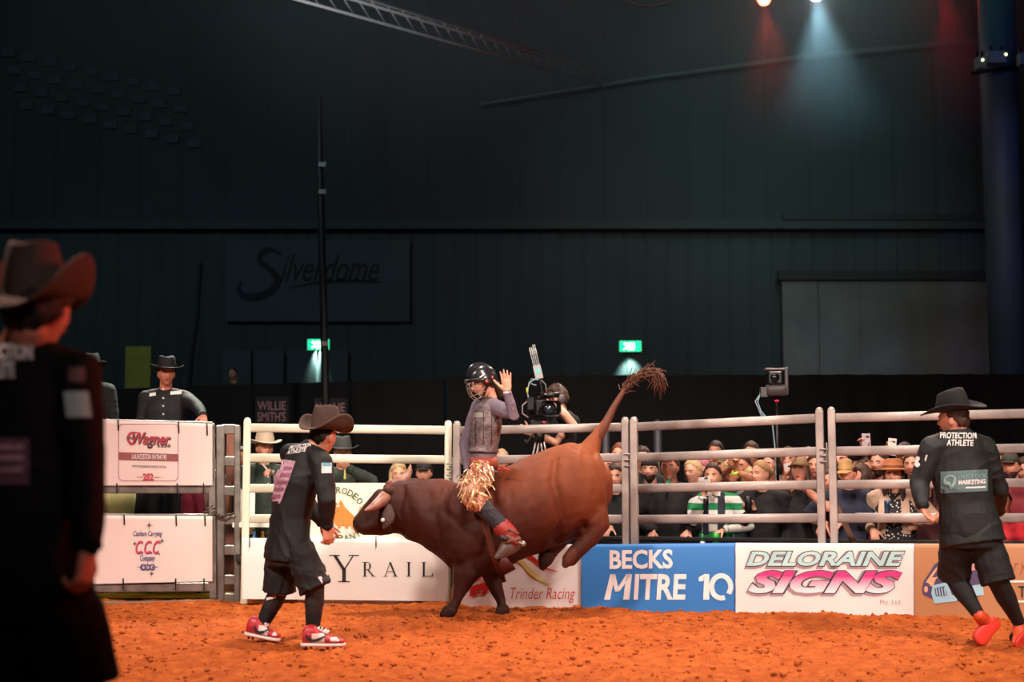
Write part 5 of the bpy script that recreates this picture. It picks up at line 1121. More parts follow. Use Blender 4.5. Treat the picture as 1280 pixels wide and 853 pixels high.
ST = [((445.5, 646), (447, 665), .070), ((450, 639), (455, 669), .092), ((458, 629), (466, 670), .105), ((467, 618), (478, 670), .12), ((478, 612), (490, 668), .13), ((489, 606), (505, 671), .16),
      ((502, 601), (523, 680), .21), ((526, 598), (545, 694), .26), ((550, 600), (562, 710), .30), ((574, 604), (582, 720), .325), ((598, 602), (604, 722), .34), ((625, 589), (628, 712), .36),
      ((655, 573), (652, 699), .375), ((685, 560), (678, 690), .375), ((710, 554), (703, 680), .345), ((732, 555), (725, 672), .30), ((747, 564), (745, 655), .24), ((756, 582), (757, 635), .15)]
b = B(); R = []
for (tp, bt, hw) in ST:
    a, c = P(*tp, BY), P(*bt, BY); R.append(((a+c)/2, V(0, hw, 0), (a-c)/2))
# densify and close smoothly
b.loft(R, 28)
b.ell(P(449, 655, BY), (0.05, 0.085, 0.075)); b.ell(P(755, 608, BY), (0.07, 0.15, 0.17))
def bt(pts, rads, dy): b.tube([P(x, y, BY+d) for (x, y), d in zip(pts, dy)], rads, side=(0, 1, 0), n=18)
b.ell(P(575, 655, BY-0.20), (0.17, 0.14, 0.33)); b.ell(P(575, 655, BY+0.20), (0.17, 0.14, 0.33))        # shoulders
b.ell(P(548, 618, BY), (0.20, 0.17, 0.13))                                                               # neck crest
b.ell(P(722, 610, BY-0.17), (0.23, 0.16, 0.30)); b.ell(P(722, 608, BY+0.17), (0.23, 0.15, 0.30))         # haunches
b.ell(P(672, 678, BY), (0.10, 0.10, 0.07))
N1 = [-0.14, -0.15, -0.15, -0.15, -0.14, -0.15]
bt([(586, 688), (583, 716), (576, 736), (571, 750), (566, 760), (560, 766)], [(.13, .15), (.095, .115), (.056, .062), (.043, .042), (.050, .045), (.045, .035)], N1)
bt([(604, 690), (615, 716), (620, 736), (626, 750), (628, 760), (627, 766)], [(.12, .12), (.080, .085), (.056, .058), (.042, .042), (.050, .045), (.046, .035)], [0.14]*6)
bt([(728, 612), (736, 640), (749, 658), (738, 674), (722, 688), (713, 699)], [(.12, .20), (.10, .16), (.075, .085), (.062, .070), (.058, .068), (.055, .060)], [-0.16, -0.17, -0.17, -0.18, -0.18, -0.18])
bt([(700, 630), (708, 652), (712, 664), (698, 676), (686, 690), (681, 701)], [(.10, .19), (.09, .11), (.07, .08), (.060, .070), (.056, .068), (.055, .060)], [0.12, 0.12, 0.12, 0.10, 0.08, 0.06])
b.tube([P(738, 560, BY), P(744, 548, BY), P(755, 530, BY)], [0.085, 0.055, 0.036], side=(0, 1, 0))
# jaw, brow and nostril swell
b.tube([P(486, 640, BY-0.09), P(470, 655, BY-0.07), P(454, 659, BY-0.05)], [0.07, 0.055, 0.05]); b.tube([P(486, 640, BY+0.09), P(470, 655, BY+0.07), P(454, 659, BY+0.05)], [0.07, 0.055, 0.05])
b.tube([P(474, 617, BY-0.10), P(466, 628, BY-0.10)], 0.035); b.tube([P(485, 614, BY-0.12), P(485, 613, BY+0.12)], 0.04)
def crease(q, pts, wd, dep):
    # a soft valley along a line seen from the side (muscle edges, flank fold)
    r = np.zeros(len(q)); pts = [(P(x, y, BY)-bb)[[0, 2]] for x, y in pts]; best = np.full(len(q), 9.0); xz = q[:, [0, 2]]
    for a, c in zip(pts[:-1], pts[1:]):
        d = c-a; t = np.clip(((xz-a)@d)/(d@d), 0, 1); best = np.minimum(best, np.linalg.norm(xz-(a+t[:, None]*d), axis=1))
    return -dep*np.exp(-(best/wd)**2)*(abs(q[:, 1]) > 0.1)
def bulld(p):
    q = p-bb; h = 0.008*vnoise(q*np.array([1.4, 1, 0.6]), 9)+0.004*vnoise(q*np.array([1, 1, 0.5]), 30)
    h += crease(q, [(693, 575), (690, 600), (696, 625), (703, 650), (694, 680)], 0.035, 0.030)+crease(q, [(560, 610), (545, 640), (552, 675), (572, 705)], 0.04, 0.022)
    h += crease(q, [(612, 610), (622, 640), (614, 670), (600, 698)], 0.04, 0.022)+crease(q, [(505, 612), (500, 640), (510, 668)], 0.03, 0.018)+crease(q, [(728, 565), (735, 600), (748, 632)], 0.03, 0.016)
    h += crease(q, [(560, 640), (580, 655), (600, 650)], 0.03, 0.012)+crease(q, [(745, 640), (725, 662), (712, 676)], 0.022, 0.012)
    m_ = sstep((-0.30-q[:, 0])/0.25)*sstep((q[:, 0]+0.9)/0.2); h += m_*0.006*np.sin(q[:, 0]*34+q[:, 2]*9+2*vnoise(q, 5))   # wrinkled neck
    return h
bo = b.skin('body', hide, bull, 0.013, 4, bulld)
hornm = mat('horn', '#9c7060', 0.4, scale=12, col2='#7a5044', bump=0.1)
B().tube([P(481, 622, BY-0.11), P(475, 628, BY-0.20), P(466, 634, BY-0.27), P(457, 638, BY-0.31)], [0.056, 0.048, 0.032, 0.010], n=16).build('horn', hornm, bull)
B().tube([P(489, 608, BY+0.09), P(496, 606, BY+0.14), P(503, 602, BY+0.18), P(508.5, 596, BY+0.21), P(512, 589, BY+0.22), P(513, 582, BY+0.22)], [0.052, 0.050, 0.044, 0.036, 0.024, 0.008], n=16).build('horn', hornm, bull)
earm = mat('dark_ear', '#3c1f19', 0.7, bump=0.3)
b = B().tube([P(484, 631, BY-0.12), P(486, 636, BY-0.18), P(486, 643, BY-0.22), P(485, 650, BY-0.245), P(482, 656, BY-0.25), P(479, 661, BY-0.25)], [(0.022, 0.025), (0.035, 0.024), (0.052, 0.018), (0.050, 0.014), (0.032, 0.011), (0.010, 0.006)], side=(1, 0, 0), n=16); b.build('ear', earm, bull)
B().tube([P(489, 612, BY+0.14), P(496, 614, BY+0.28), P(498, 618, BY+0.36)], [(0.02, 0.025), (0.05, 0.018), (0.015, 0.010)], side=(0, 0, 1), n=14).build('ear', earm, bull)
B().tube([P(478.5, 650.5, BY-0.262), P(478.5, 650.5, BY-0.275)], 0.016, n=14, round_=False).build('ear_tag', mat('pale_tag', '#cfd0c4', 0.4), bull)
for s in (-1, 1):
    b = B(); c = P(467, 633, BY+s*0.115); b.ell(c, (0.022, 0.012, 0.019)); b.build('eye', mat('bull_eye', '#0c0908', 0.1), bull)
    B().tube([P(463, 629, BY+s*0.115), P(467, 627.5, BY+s*0.125), P(471, 630, BY+s*0.12)], 0.009, n=8).build('eyelid', earm, bull)
    B().ell(P(447.5, 655, BY+s*0.045), (0.008, 0.020, 0.014)).build('nostril', mat('bull_eye', '#0c0908'), bull)
B().ell(P(447, 659, BY), (0.034, 0.068, 0.046)).build('muzzle', mat('pink_muzzle', '#8f5244', 0.35, var=0.3, bump=0.1), bull)
hoofm = mat('hoof', '#38211a', 0.8, var=0.4, scale=20, bump=0.2, spec=0.15); hoofl = mat('hoof_tan', '#5c3326', 0.7, var=0.4, scale=20, spec=0.2)
B().head((P(487, 613, BY), np.eye(3)), 0.72, lambda d, p: 0.012*vnoise(p, 60)-0.02*abs(d[:, 2])).build('poll_hair', mat('poll_hair', '#6e3322', 0.8, var=0.3, scale=40, bump=0.5), bull)
def hoof(p, q, dy, m_, wd=0.033):
    a, c = P(*p, BY+dy), P(*q, BY+dy); d = nrm(c-a)
    for s in (-1, 1): B().tube([a+V(0, s*0.028, 0), a*0.4+c*0.6+V(0, s*0.033, 0), c+V(0, s*0.022, 0)], [(wd, 0.045), (wd+0.002, 0.050), (0.02, 0.026)], side=(0, 1, 0), n=12).build('hoof_claw', m_, bull)
hoof((566, 762), (553, 768.5), -0.15, hoofm, 0.036); hoof((631, 762), (621, 769), 0.14, hoofm, 0.036); hoof((716, 691), (706, 707), -0.18, hoofl, 0.044); hoof((684, 694), (678, 710), 0.06, hoofm, 0.044)
# dew claws
for x, y, dy in ((721, 694, -0.18), (692, 694, 0.08)): B().ell(P(x, y, BY+dy), (0.014, 0.03, 0.02)).build('dewclaw', hoofm, bull)
tl = [P(x, y, BY) for x, y in ((748, 545), (757, 530), (768, 508), (779, 490), (788, 478), (797, 470))]
tail = B().tube(tl, [0.046, 0.036, 0.026, 0.020, 0.016, 0.012], n=12).build('tail', mat('tail_hide', '#6e3a26', 0.6, var=0.3, bump=0.3), bull)
b = B(); r2 = np.random.default_rng(3)
tuftpath = [P(x, y, BY) for x, y in ((776, 494), (784, 482), (794, 472), (805, 465), (816, 464), (823, 470), (825, 480), (820, 489))]
for i in range(230):
    s0 = r2.uniform(0, 4.6); n_ = 6; ln = r2.uniform(1.4, 3.0) if s0 > 1.6 else r2.uniform(0.7, 1.6); jit = r2.normal(size=3)*0.030; pts = []
    for k in range(n_):
        t = min(s0+ln*k/(n_-1), 6.99); i0 = int(t); c = tuftpath[i0]*(1-(t-i0))+tuftpath[i0+1]*(t-i0); pts.append(c+jit*(0.25+0.9*k/(n_-1))+V(0, 0, -0.012*k*(r2.random()-0.3)))
    b.tube(pts, [0.005, 0.0055, 0.005, 0.004, 0.003, 0.0015], n=5, round_=False)
props(b.build('tail_tuft', mat('tuft_hair', '#3b2119', 0.6, var=0.5, scale=30, col2='#6a3a24'), tail), kind='stuff')

# ropes and bell on the bull
ropem = mat('braided_rope', '#6e3a24', 0.8, scale=60, col2='#4a2416', bump=0.6, bscale=150)
def girth(name, x0t, x0b, ybt, rr, label, m_, yt=None, k=1.03):
    t = bvh_of(bo); pts = []; cc = (P(x0t, yt or 600, BY)+P(x0b, ybt, BY))/2; ax = nrm(P(x0b, ybt, BY)-P(x0t, yt or 600, BY))
    for i in range(41):
        a = 2*math.pi*i/40; d = V(0, 1, 0)*math.cos(a)+ax*math.sin(a); h = t.ray_cast(Vector(cc+d*1.5), Vector(-d), 3.0); pts.append(np.array(h[0])+d*rr[1]*0.7 if h[0] is not None else cc+d*0.3)
    return props(B().tube(pts, [rr]*41, side=(1, 0, 0), n=8, round_=False).build(name, m_, None, base=cc), label, 'rope')
girth('bull_rope', 592, 622, 708, (0.030, 0.010), 'plaited bull rope round the girth under the rider', ropem, 600)
0 and girth('flank_strap', 700, 690, 676, (0.005, 0.004), 'thin flank rope round the hind belly of the bull', mat('dark_rope', '#4a2214', 0.8), 556)
c = P(628, 708, BY-0.18); e = empty('cowbell', c, 'reddish brown cowbell hanging under the bull below the boot', 'bell')
bm2 = mat('rusty_bell', '#5e2e26', 0.5, 0.4, var=0.3)
tp, bt_ = P(625, 694, BY-0.2), P(636, 716, BY-0.2); d = nrm(bt_-tp); sd_ = nrm(np.cross(d, (0, 1, 0)))
B().loft([(tp, sd_*0.032, V(0, 0.028, 0)), (tp+d*0.05, sd_*0.045, V(0, 0.035, 0)), (bt_, sd_*0.062, V(0, 0.045, 0)), (bt_-d*0.01, sd_*0.052, V(0, 0.038, 0))], 18, e=0.5).build('bell_body', bm2, e)
B().tube([tp-sd_*0.02, tp-d*0.04, tp+sd_*0.02], 0.008, n=8).build('bell_loop', STEEL, e)
B().tube([P(618, 690, BY-0.22), P(624, 697, BY-0.21)], [(0.022, 0.006)]*2, n=8).build('bell_strap', mat('bell_leather', '#4a2018', 0.6), e)

# ------------------------------------------------ the rider
def rider():
    Y = BY-0.02; F = nrm(V(-0.95, -0.30, -0.0)); X2 = nrm(V(0.38, -0.92, 0.05)); X2 = nrm(np.cross(F, (0, 0, 1)))*1.0
    # facing the bull's head (left): his left side is towards us
    Rt = nrm(V(-0.25, 0.97, 0)); 
    J = dict(head=P(603, 478, Y-0.02), face=nrm(V(-0.86, -0.35, -0.40)), up=nrm(V(-0.38, -0.1, 0.92)), k=1.0, X1=nrm(V(0, 1, 0)), X2=Rt)
    J['nk'] = P(613, 497, Y); J['shl'] = P(611, 508, Y); J['chs'] = P(607, 532, Y); J['wst'] = P(605, 562, Y); J['pel'] = P(604, 588, Y)
    J['sh'] = [P(599, 508, Y+0.16), P(625, 512, Y-0.15)]; J['el'] = [P(581, 555, Y+0.10), P(642, 520, Y-0.26)]; J['wr'] = [P(586, 592, Y-0.02), P(634, 490, Y-0.30)]
    J['hd'] = [V(0.3, -0.15, -1), V(-0.08, 0, 1)]; J['pn'] = [V(0.8, 0, 0.1), V(-0.35, -1, 0)]; J['th'] = [V(-0.3, -1, 0), V(-1, 0.2, 0)]; J['curl'] = [0.95, 0.02]
    J['hip'] = [P(604, 594, Y+0.10), P(602, 594, Y-0.12)]; J['kn'] = [P(585, 615, Y+0.46), P(589, 620, Y-0.46)]; J['an'] = [P(632, 668, Y+0.44), P(636, 668, Y-0.44)]
    shirtm = dotted('rider_shirt', '#6e6270', '#948592', 120, 0.30)
    e, H, so, body = person('bull rider in a black helmet and worn vest with one hand raised', J, J['pel']-V(0, 0, 0.1), SKIN, shirtm, 1.0, legs='yes', vox=0.0062, w=0.93, sfold=0.006, hem=0.02, spread=0.9, neckr=0.05, hk=1.04)
    hm_ = hairm('dark'); face_parts(e, H, 1.0, hm_); 
    b = B(); b.head(H, 1.0, hair_off(0.012, -0.25)); b.tube([hp(H, 1, 0, -0.08, -0.02), hp(H, 1, 0, -0.10, -0.10), hp(H, 1, 0, -0.11, -0.17)], [(0.06, 0.04), (0.055, 0.035), (0.03, 0.02)], side=H[1][:, 0]); b.skin('hair', hm_, e, 0.008, 1, disp=lambda p: 0.006*vnoise(p, 70))
    # protective vest
    vm = mat('worn_vest', '#4d4346', 0.6, scale=22, col2='#7d6a6c', bump=0.5, bscale=50)
    R = torso_rings(J['pel']*0.15+J['wst']*0.85, J['wst']*0.9+J['chs']*0.1, J['chs'], J['shl']*0.9+J['chs']*0.1, J['nk'], J['X1'], J['X2'], 1.05)
    b = B(); b.loft(R, 26); vo_ = b.skin('vest', vm, e, 0.008, 3, folds(0.006, 12))
    T = bvh_of(vo_); drape('vest_patch', *grid_uv(1, 1), wquad(594, 516, 604, 522, Y-0.6), T, mat('pale_patch', '#8f8f80', 0.6), e, 0.004)
    for x in (594, 604, 614): drape('vest_seam', *grid_uv(1, 1), wquad(x, 515, x+0.8, 556, Y-0.6), T, mat('dark_seam', '#2c2629', 0.7), e, 0.003)
    # tan leather belt of the chaps
    B().loft([(J['wst']*0.62+J['pel']*0.38, J['X1']*0.150, V(1, 0, 0)*0.112), (J['pel']*0.9+J['wst']*0.1, J['X1']*0.165, V(1, 0, 0)*0.122)], 24).build('belt', mat('red_tan_leather', '#a85440', 0.55, var=0.2), e)
    # jeans
    jm = mat('dark_jeans', '#2c2c33', 0.8, var=0.3, scale=18, bump=0.3, bscale=60); b = B()
    for i in (0, 1):
        hi, kn, an = J['hip'][i], J['kn'][i], J['an'][i]; b.tube([hi, hi*0.5+kn*0.5, kn, kn*0.55+an*0.45, kn*0.12+an*0.88], [0.098, 0.090, 0.076, 0.070, 0.064], side=J['X1'])
    b.loft([(J['pel']+V(0, 0, 0.03), J['X1']*0.15, V(0.11, 0, 0)), (J['pel']-V(0, 0, 0.08), J['X1']*0.15, V(0.11, 0, 0))], 16)
    jo = b.skin('jeans', jm, e, 0.008, 2, folds(0.008, 12))
    # boots
    bl = mat('boot_leather', '#5a4640', 0.45, var=0.3, scale=20); br_ = mat('boot_red', '#9c2f2c', 0.5, var=0.3, scale=25)
    for i, s in ((0, 1), (1, -1)):
        kn, an = J['kn'][i], J['an'][i]; dd = nrm(an-kn); heel = P(644, 683, Y+s*0.46); toe = P(621, 697, Y+s*0.50)
        b = B(); b.tube([kn*0.20+an*0.80, an, P(640, 678, Y+s*0.46)], [0.072, 0.072, 0.066], side=J['X1']); shaft = b.skin('boot_shaft', br_, e, 0.008, 2)
        b = B(); b.tube([P(643, 676, Y+s*0.46), P(637, 682, Y+s*0.47), P(629, 690, Y+s*0.48), P(620, 697, Y+s*0.50)], [(0.052, 0.075), (0.054, 0.074), (0.050, 0.052), (0.016, 0.016)], side=(0, 1, 0), n=16); bo_ = b.build('boot', bl, e)
        B().tube([P(647, 684, Y+s*0.46), P(637, 691, Y+s*0.47), P(628, 697, Y+s*0.48), P(620, 699, Y+s*0.50)], [(0.036, 0.012), (0.034, 0.010), (0.036, 0.009), (0.014, 0.006)], side=(0, 1, 0), n=12).build('boot_sole', mat('sole_dark', '#2a1f1c', 0.7), bo_)
        B().tube([P(627, 672, Y+s*0.46-0.080), P(632, 674, Y+s*0.46-0.082)], [0.020, 0.020], n=12).build('boot_emblem', blkp, shaft)
        for a_, c_ in (((633, 670), (648, 680)), ((630, 678), (650, 674)), ((636, 662), (648, 668))):
            B().tube([P(*a_, Y+s*0.46-0.072), P((a_[0]+c_[0])/2, (a_[1]+c_[1])/2, Y+s*0.46-0.088), P(*c_, Y+s*0.46-0.068)], [(0.014, 0.006)]*3, side=(0, 0, 1), n=8).build('boot_strap', mat('strap_leather', '#6e3a30', 0.6), shaft)
        B().tube([P(646, 678, Y+s*0.5), P(653, 680, Y+s*0.5)], 0.010, n=8).build('spur', STEEL, shaft); B().tube([P(654, 680, Y+s*0.5-0.006), P(654, 680, Y+s*0.5+0.006)], 0.022, n=10, round_=False).build('rowel', STEEL, shaft)
    # chaps with metallic fringe
    cm = mat('chap_leather', '#8c5a48', 0.5, scale=30, col2='#c49a74'); gold = mat('gold_fringe', '#c79a62', 0.3, 0.6, scale=30, col2='#e8cda0'); pinkf = mat('rose_fringe', '#d08c80', 0.35, 0.4)
    for i in (0, 1):
        hi, kn, an = J['hip'][i], J['kn'][i], J['an'][i]; s = 1 if i == 0 else -1
        b = B(); b.tube([hi, kn+V(0, s*0.01, 0.02)], [(0.108, 0.106), (0.088, 0.084)], side=J['X1']); b.tube([kn, kn*0.8+an*0.2], [0.086, 0.080], side=J['X1']); ch = b.skin('chaps', cm, e, 0.01, 2, folds(0.008, 14))
        T = bvh_of(ch); r3 = np.random.default_rng(11+i)
        for fm, nf in ((gold, 110), (pinkf, 70)):
            b = B()
            for q in range(nf):
                t = r3.random(); x, y = (604-16*t+r3.normal()*5, 586+22*t+r3.normal()*7); L_ = r3.uniform(0.07, 0.15); c = P(x, y, Y+s*(0.19+0.26*t))+V(0, s*0.03, 0); c[1] += s*0.02
                d1 = nrm(V(r3.normal()*0.9-0.1, s*0.6, r3.normal()*0.7)); b.tube([c, c+d1*L_*0.5, c+d1*L_*0.85+V(0, 0, -L_*0.35)], [(0.0045, 0.002), (0.005, 0.002), (0.003, 0.002)], n=6, round_=False)
            props(b.build('fringe', fm, ch, False), kind='stuff')
    for x0, y0, x1, y1 in ((587, 624, 596, 636), (598, 616, 612, 624), (592, 612, 584, 634)): B().tube([P(x0, y0, Y-0.56), P((x0+x1)/2+2, (y0+y1)/2, Y-0.58), P(x1, y1, Y-0.55)], [(0.012, 0.004)]*3, n=6).build('long_fringe_strip', gold, e)
    # helmet with cage
    hb = mat('helmet_shell', '#1f2126', 0.28, coat=0.4); k = 1.0; M = H[1]
    def off(d, p): s_ = sstep((d[:, 2]-0.75*d[:, 1]*0.55+0.22)/0.08); s_ = s_*sstep((d[:, 2]+0.45)/0.1); return s_*(0.032+0.012*(d[:, 2] > 0)*d[:, 2]+0.004*np.cos(np.arctan2(d[:, 0], d[:, 2])*8)*(d[:, 2] > 0.2))-(1-s_)*0.03
    ho = B().head(H, k, off, nu=48, nv=34).build('helmet', hb, e)
    B().tube([hp(H, k, x, y, z) for x, y, z in ((-0.085, 0.06, 0.035), (-0.05, 0.118, 0.052), (0, 0.135, 0.058), (0.05, 0.118, 0.052), (0.085, 0.06, 0.035))], [(0.007, 0.014)]*5, side=M[:, 1], n=8).build('helmet_brim', BLACKPL, ho)
    for s in (-1, 1):
        B().tube([hp(H, k, s*0.110, 0.045, 0.045), hp(H, k, s*0.113, 0.0, 0.055)], [(0.003, 0.006)]*2, side=M[:, 0], n=8).build('helmet_label', wpr, ho)
        B().ell(hp(H, k, s*0.092, -0.005, -0.01), (0.018, 0.035, 0.042), M).build('ear_guard', BLACKPL, ho); B().ell(hp(H, k, s*0.110, 0.005, -0.005), (0.006, 0.014, 0.014), M).build('ear_vent', mat('red_vent', '#b0403a', 0.5), ho)
        B().tube([hp(H, k, s*0.088, 0.01, -0.04), hp(H, k, s*0.06, 0.06, -0.10), hp(H, k, 0, 0.075, -0.125)], [(0.009, 0.003)]*3, n=8).build('chin_strap', BLACKPL, ho)
        B().box(hp(H, k, s*0.06, 0.03, 0.135), (0.005, 0.02, 0.004), M).build('vent_slot', blkp, ho, False)
    cg = mat('cage_steel', '#b8b0ac', 0.3, 0.8)
    for z, w_, d_ in ((0.030, 0.088, 0.128), (0.0, 0.090, 0.138), (-0.035, 0.086, 0.142), (-0.07, 0.078, 0.138), (-0.105, 0.06, 0.122)):
        B().tube([hp(H, k, w_*math.sin(a), 0.03+(d_-0.03)*math.cos(a), z) for a in np.linspace(-1.5, 1.5, 11)], 0.0032, n=6).build('cage_bar', cg, ho)
    for x in (-0.06, -0.03, 0.03, 0.06):
        B().tube([hp(H, k, x*1.05, 0.03+(d_-0.03)*math.sqrt(max(1-(x/w_)**2, 0.05)), z) for z, w_, d_ in ((0.032, 0.088, 0.128), (0.0, 0.090, 0.138), (-0.035, 0.086, 0.142), (-0.07, 0.078, 0.138), (-0.108, 0.07, 0.120))], 0.0032, n=6).build('cage_bar', cg, ho)
    # glove on the rope hand, tape at the raised wrist
    b = B(); hand(b, J['wr'][0], J['hd'][0], J['pn'][0], J['th'][0], 0.95, 1.13); b.skin('glove', mat('glove_hide', '#8a6a58', 0.7), e, 0.007, 2)
    B().tube([J['wr'][1]-V(0, 0, 0.02), J['wr'][1]], 0.031, n=14, round_=False).build('wrist_tape', mat('white_tape', '#d8cfca', 0.6), e)
    B().tube([P(622, 588, Y-0.3), P(630, 586, Y-0.36), P(636, 588, Y-0.40)], 0.008, n=8).build('red_tassel', mat('tassel_red', '#c8342c', 0.6), e)
rider()

# ================================================================== people behind the fence
FL = -0.42
def phone(px, py, Y, label, tilt=0.0, w_=0.037, h=0.075, land=False, yaw=0.0, case='#d8d4d0'):
    c = P(px, py, Y); e = empty('phone', c, label, 'phone'); ca, sa = math.cos(tilt), math.sin(tilt); M_ = np.stack([V(ca, 0, sa), V(0, 1, 0), V(-sa, 0, ca)], 1)
    if land: w_, h = h, w_
    B().box(c, (w_, 0.004, h), M_).build('phone_case', mat('phone_'+case[1:], case, 0.3), e, False, bevel=0.003)
    for k in (0, 1): B().ell(c+M_[:, 0]*(w_*0.45)*(1 if k else 0.3)+M_[:, 2]*h*0.62+V(0, -0.005, 0), (0.008, 0.003, 0.008), M_).build('phone_lens', mat('phone_lens', '#0c0c10', 0.1), e)
    B().box(c+V(0, 0.0045, 0), (w_*0.92, 0.001, h*0.94), M_).build('screen', mat('phone_screen', '#8fa4c0', emit=0.8), e, False)
def drink(px, py, Y, label, col, kind='can', sc=1.0):
    c = P(px, py+1, Y); e = empty('drink_'+kind, c-V(0, 0, 0.06), label, kind)
    B().tube([c-V(0, 0, 0.062), c-V(0, 0, 0.055), c+V(0, 0, 0.048*sc), c+V(0, 0, 0.060*sc)], [0.027*sc, 0.033*sc, 0.033*sc, 0.027*sc], n=16, round_=False).build('can_body', mat('can_'+col[1:], col, 0.3, 0.4), e)
    B().tube([c+V(0, 0, 0.060*sc), c+V(0, 0, 0.063*sc)], 0.026*sc, n=16, round_=False).build('can_lid', STEEL, e)
def cperson(label, px, py, Y, yaw, hyaw=None, pitch=0, roll=0, k=0.97, skin=SKIN, hair='brown', hs='short', shirt='#0d0d0f', sm=None, sleeve=1.0, arms=('down', 'down'), hat=None, beard=False, lean=0.0, w=1.0, smile=0.0, openm=False, scarf=None, group=None, floor=FL, pants=TROUSER, glasses=False, hlen=0.25, vest=None, mouth=True):
    J = crowd_J(px, py, Y, yaw, lean, k, hyaw, pitch, roll); hn = [0, 0]
    for i in (0, 1):
        a = arms[i]
        if a is None: continue
        if isinstance(a, str): setarm(J, i, a)
        else: setarm(J, i, a[0], **a[1])
        kd = a if isinstance(a, str) else a[0]; hn[i] = kd != 'down'
    base = V(J['pel'][0], J['pel'][1], floor)
    e, H, so, body = person(label, J, base, skin, sm or cloth(shirt), sleeve, vox=0.0095, w=w, hem=0.05, cuffs=sleeve >= 1, group=group, hands=hn, sfold=0.005)
    hm_ = hairm(hair); face_parts(e, H, k, hm_, smile=smile, beard=hm_ if beard else None, openm=openm)
    if hs == 'short': B().head(H, k, hair_off(0.014, -0.02, 0.006, px*0.1), nu=32, nv=24).build('hair', hm_, e)
    elif hs == 'back': B().head(H, k, hair_off(0.012, 0.02, 0.003, px*0.1), nu=32, nv=24).build('hair', hm_, e); B().ell(hp(H, k, 0, -0.125, 0.02), (0.035, 0.035, 0.035)).build('hair_bun', hm_, e)
    elif hs == 'curly': B().head(H, k, hair_off(0.026, -0.03, 0.016, px*0.1), nu=44, nv=32).build('hair', hm_, e)
    elif hs == 'thin': B().head(H, k, hair_off(0.006, 0.30, 0.002), nu=32, nv=24).build('hair', hm_, e)
    elif hs == 'long': long_hair(e, H, k, hm_, hlen)
    if hat:
        kind, col = hat[0], hat[1]
        if kind == 'cap': cap(e, H, k, mat('cap_'+col[1:], col, 0.8), mat('cap_'+(hat[2] if len(hat) > 2 else col)[1:], hat[2] if len(hat) > 2 else col, 0.8))
        if kind == 'cowboy': cowboy_hat(e, H, k*1.02, mat('felt_'+col[1:], col, 0.85), mat('black_band', '#0a0a0b'), side=0.03, dip=0.01, z0=0.05, crown=0.11, brim=0.085)
        if kind == 'felt': felt_hat(e, H, k*1.05, mat('tan_felt', '#a8663c', 0.9), mat('tan_band', '#7a4426', 0.8))
        if kind == 'beanie': B().head(H, k, lambda d, p: sstep((d[:, 2]-0.30)/0.08)*0.020-(1-sstep((d[:, 2]-0.30)/0.08))*0.02, nu=32, nv=24).build('beanie', mat('knit_'+col[1:], col, 0.95, bump=0.4), e)
        if kind == 'flat':
            B().head(H, k, lambda d, p: sstep((d[:, 2]-0.50)/0.08)*(0.016+0.012*np.clip(d[:, 1], 0, 1))-(1-sstep((d[:, 2]-0.50)/0.08))*0.02, nu=32, nv=24).build('flat_cap', mat('cap_'+col[1:], col, 0.9, bump=0.3), e)
            B().tube([hp(H, k, x, 0.105-5*x*x, 0.066) for x in (-0.05, -0.025, 0, 0.025, 0.05)], [(0.004, 0.022)]*5, side=(0, 0, 1), n=8).build('visor', mat('cap_'+col[1:], col), e)
    if glasses:
        for s in (-1, 1): B().tube([hp(H, k, 0.03*s+0.021*math.cos(a), 0.096, 0.004+0.017*math.sin(a)) for a in np.linspace(0, 2*math.pi, 13)], 0.0022, n=6).build('glasses_rim', blkp, e)
        B().tube([hp(H, k, -0.012, 0.1, 0.006), hp(H, k, 0.012, 0.1, 0.006)], 0.002, n=6).build('glasses_bridge', blkp, e)
    trousers_simple(e, J, floor, pants)
    return e, H, so, J
def dY(px): return float(np.interp(px, [560, 790, 1030, 1300], [13.0, 12.78, 12.28, 11.85]))     # first row of the crowd
grp = 'spectators behind the arena fence'
def cp(label, px, py, d=0.0, yaw=20, **k): return cperson(label, px, py, dY(px)+d, yaw, group=grp, **k)
z_ = V(0, 0, 1)
# ---- right of the rump, third panel
cp('long haired smiling woman beside the bull rump with her hand on the ledge', 769, 597, 0, 10, smile=1, hair='brown', hs='long', hlen=0.42, arms=(('rail', dict(px=763, py=660, Y=12.66, hd=(-0.5, -0.8, -0.45), pn=(0, -0.2, -1), th=(-0.3, -1, 0), curl=0.35)), 'down'))
cp('brown haired man partly behind the rail and the bull rump', 757, 583, 0.42, 5, hair='brown', hs='short', skin=SKIN3)
cp('bespectacled man behind the long haired woman', 774, 570, 0.85, 12, hair='red', hs='short', skin=SKIN, glasses=True)
cp('person whose forehead shows behind the rider and the bull back', 627, 577, 0.5, 0, hair='fair', hs='thin', skin=SKIN3)
# ---- fourth panel
cp('dark haired person glimpsed beside the fence post latch', 803, 574, 0.9, 10, hair='dark', skin=SKIN)
cp('bearded man in a dark beanie and dark jacket', 812, 588, 0.45, 15, hair='dark', beard=True, hat=('beanie', '#191716'), shirt='#0d0d0f', skin=SKIN)
cp('broad man in a maroon flat cap and black jacket with both hands on the ledge', 837, 585, -0.02, 18, k=1.02, w=1.18, hair='brown', hat=('flat', '#5a2a24'), shirt='#0d0d0f', skin=SKIN3,
   arms=(('rail', dict(px=816, py=664, Y=12.62, hd=(-0.3, -0.5, -0.7), pn=(0.3, 0.2, -1), th=(0.4, -1, 0), curl=0.85)), ('rail', dict(px=861, py=664, Y=12.5, hd=(-0.6, -0.5, -0.5), pn=(0, 0.2, -1), th=(-0.4, -1, 0.2), curl=0.7))))
B().tube([P(836.5, 600, 12.62), P(833, 607, 12.58)], 0.018, n=8).build('tmp', mat('green_collar', '#1f8a5a'), None)
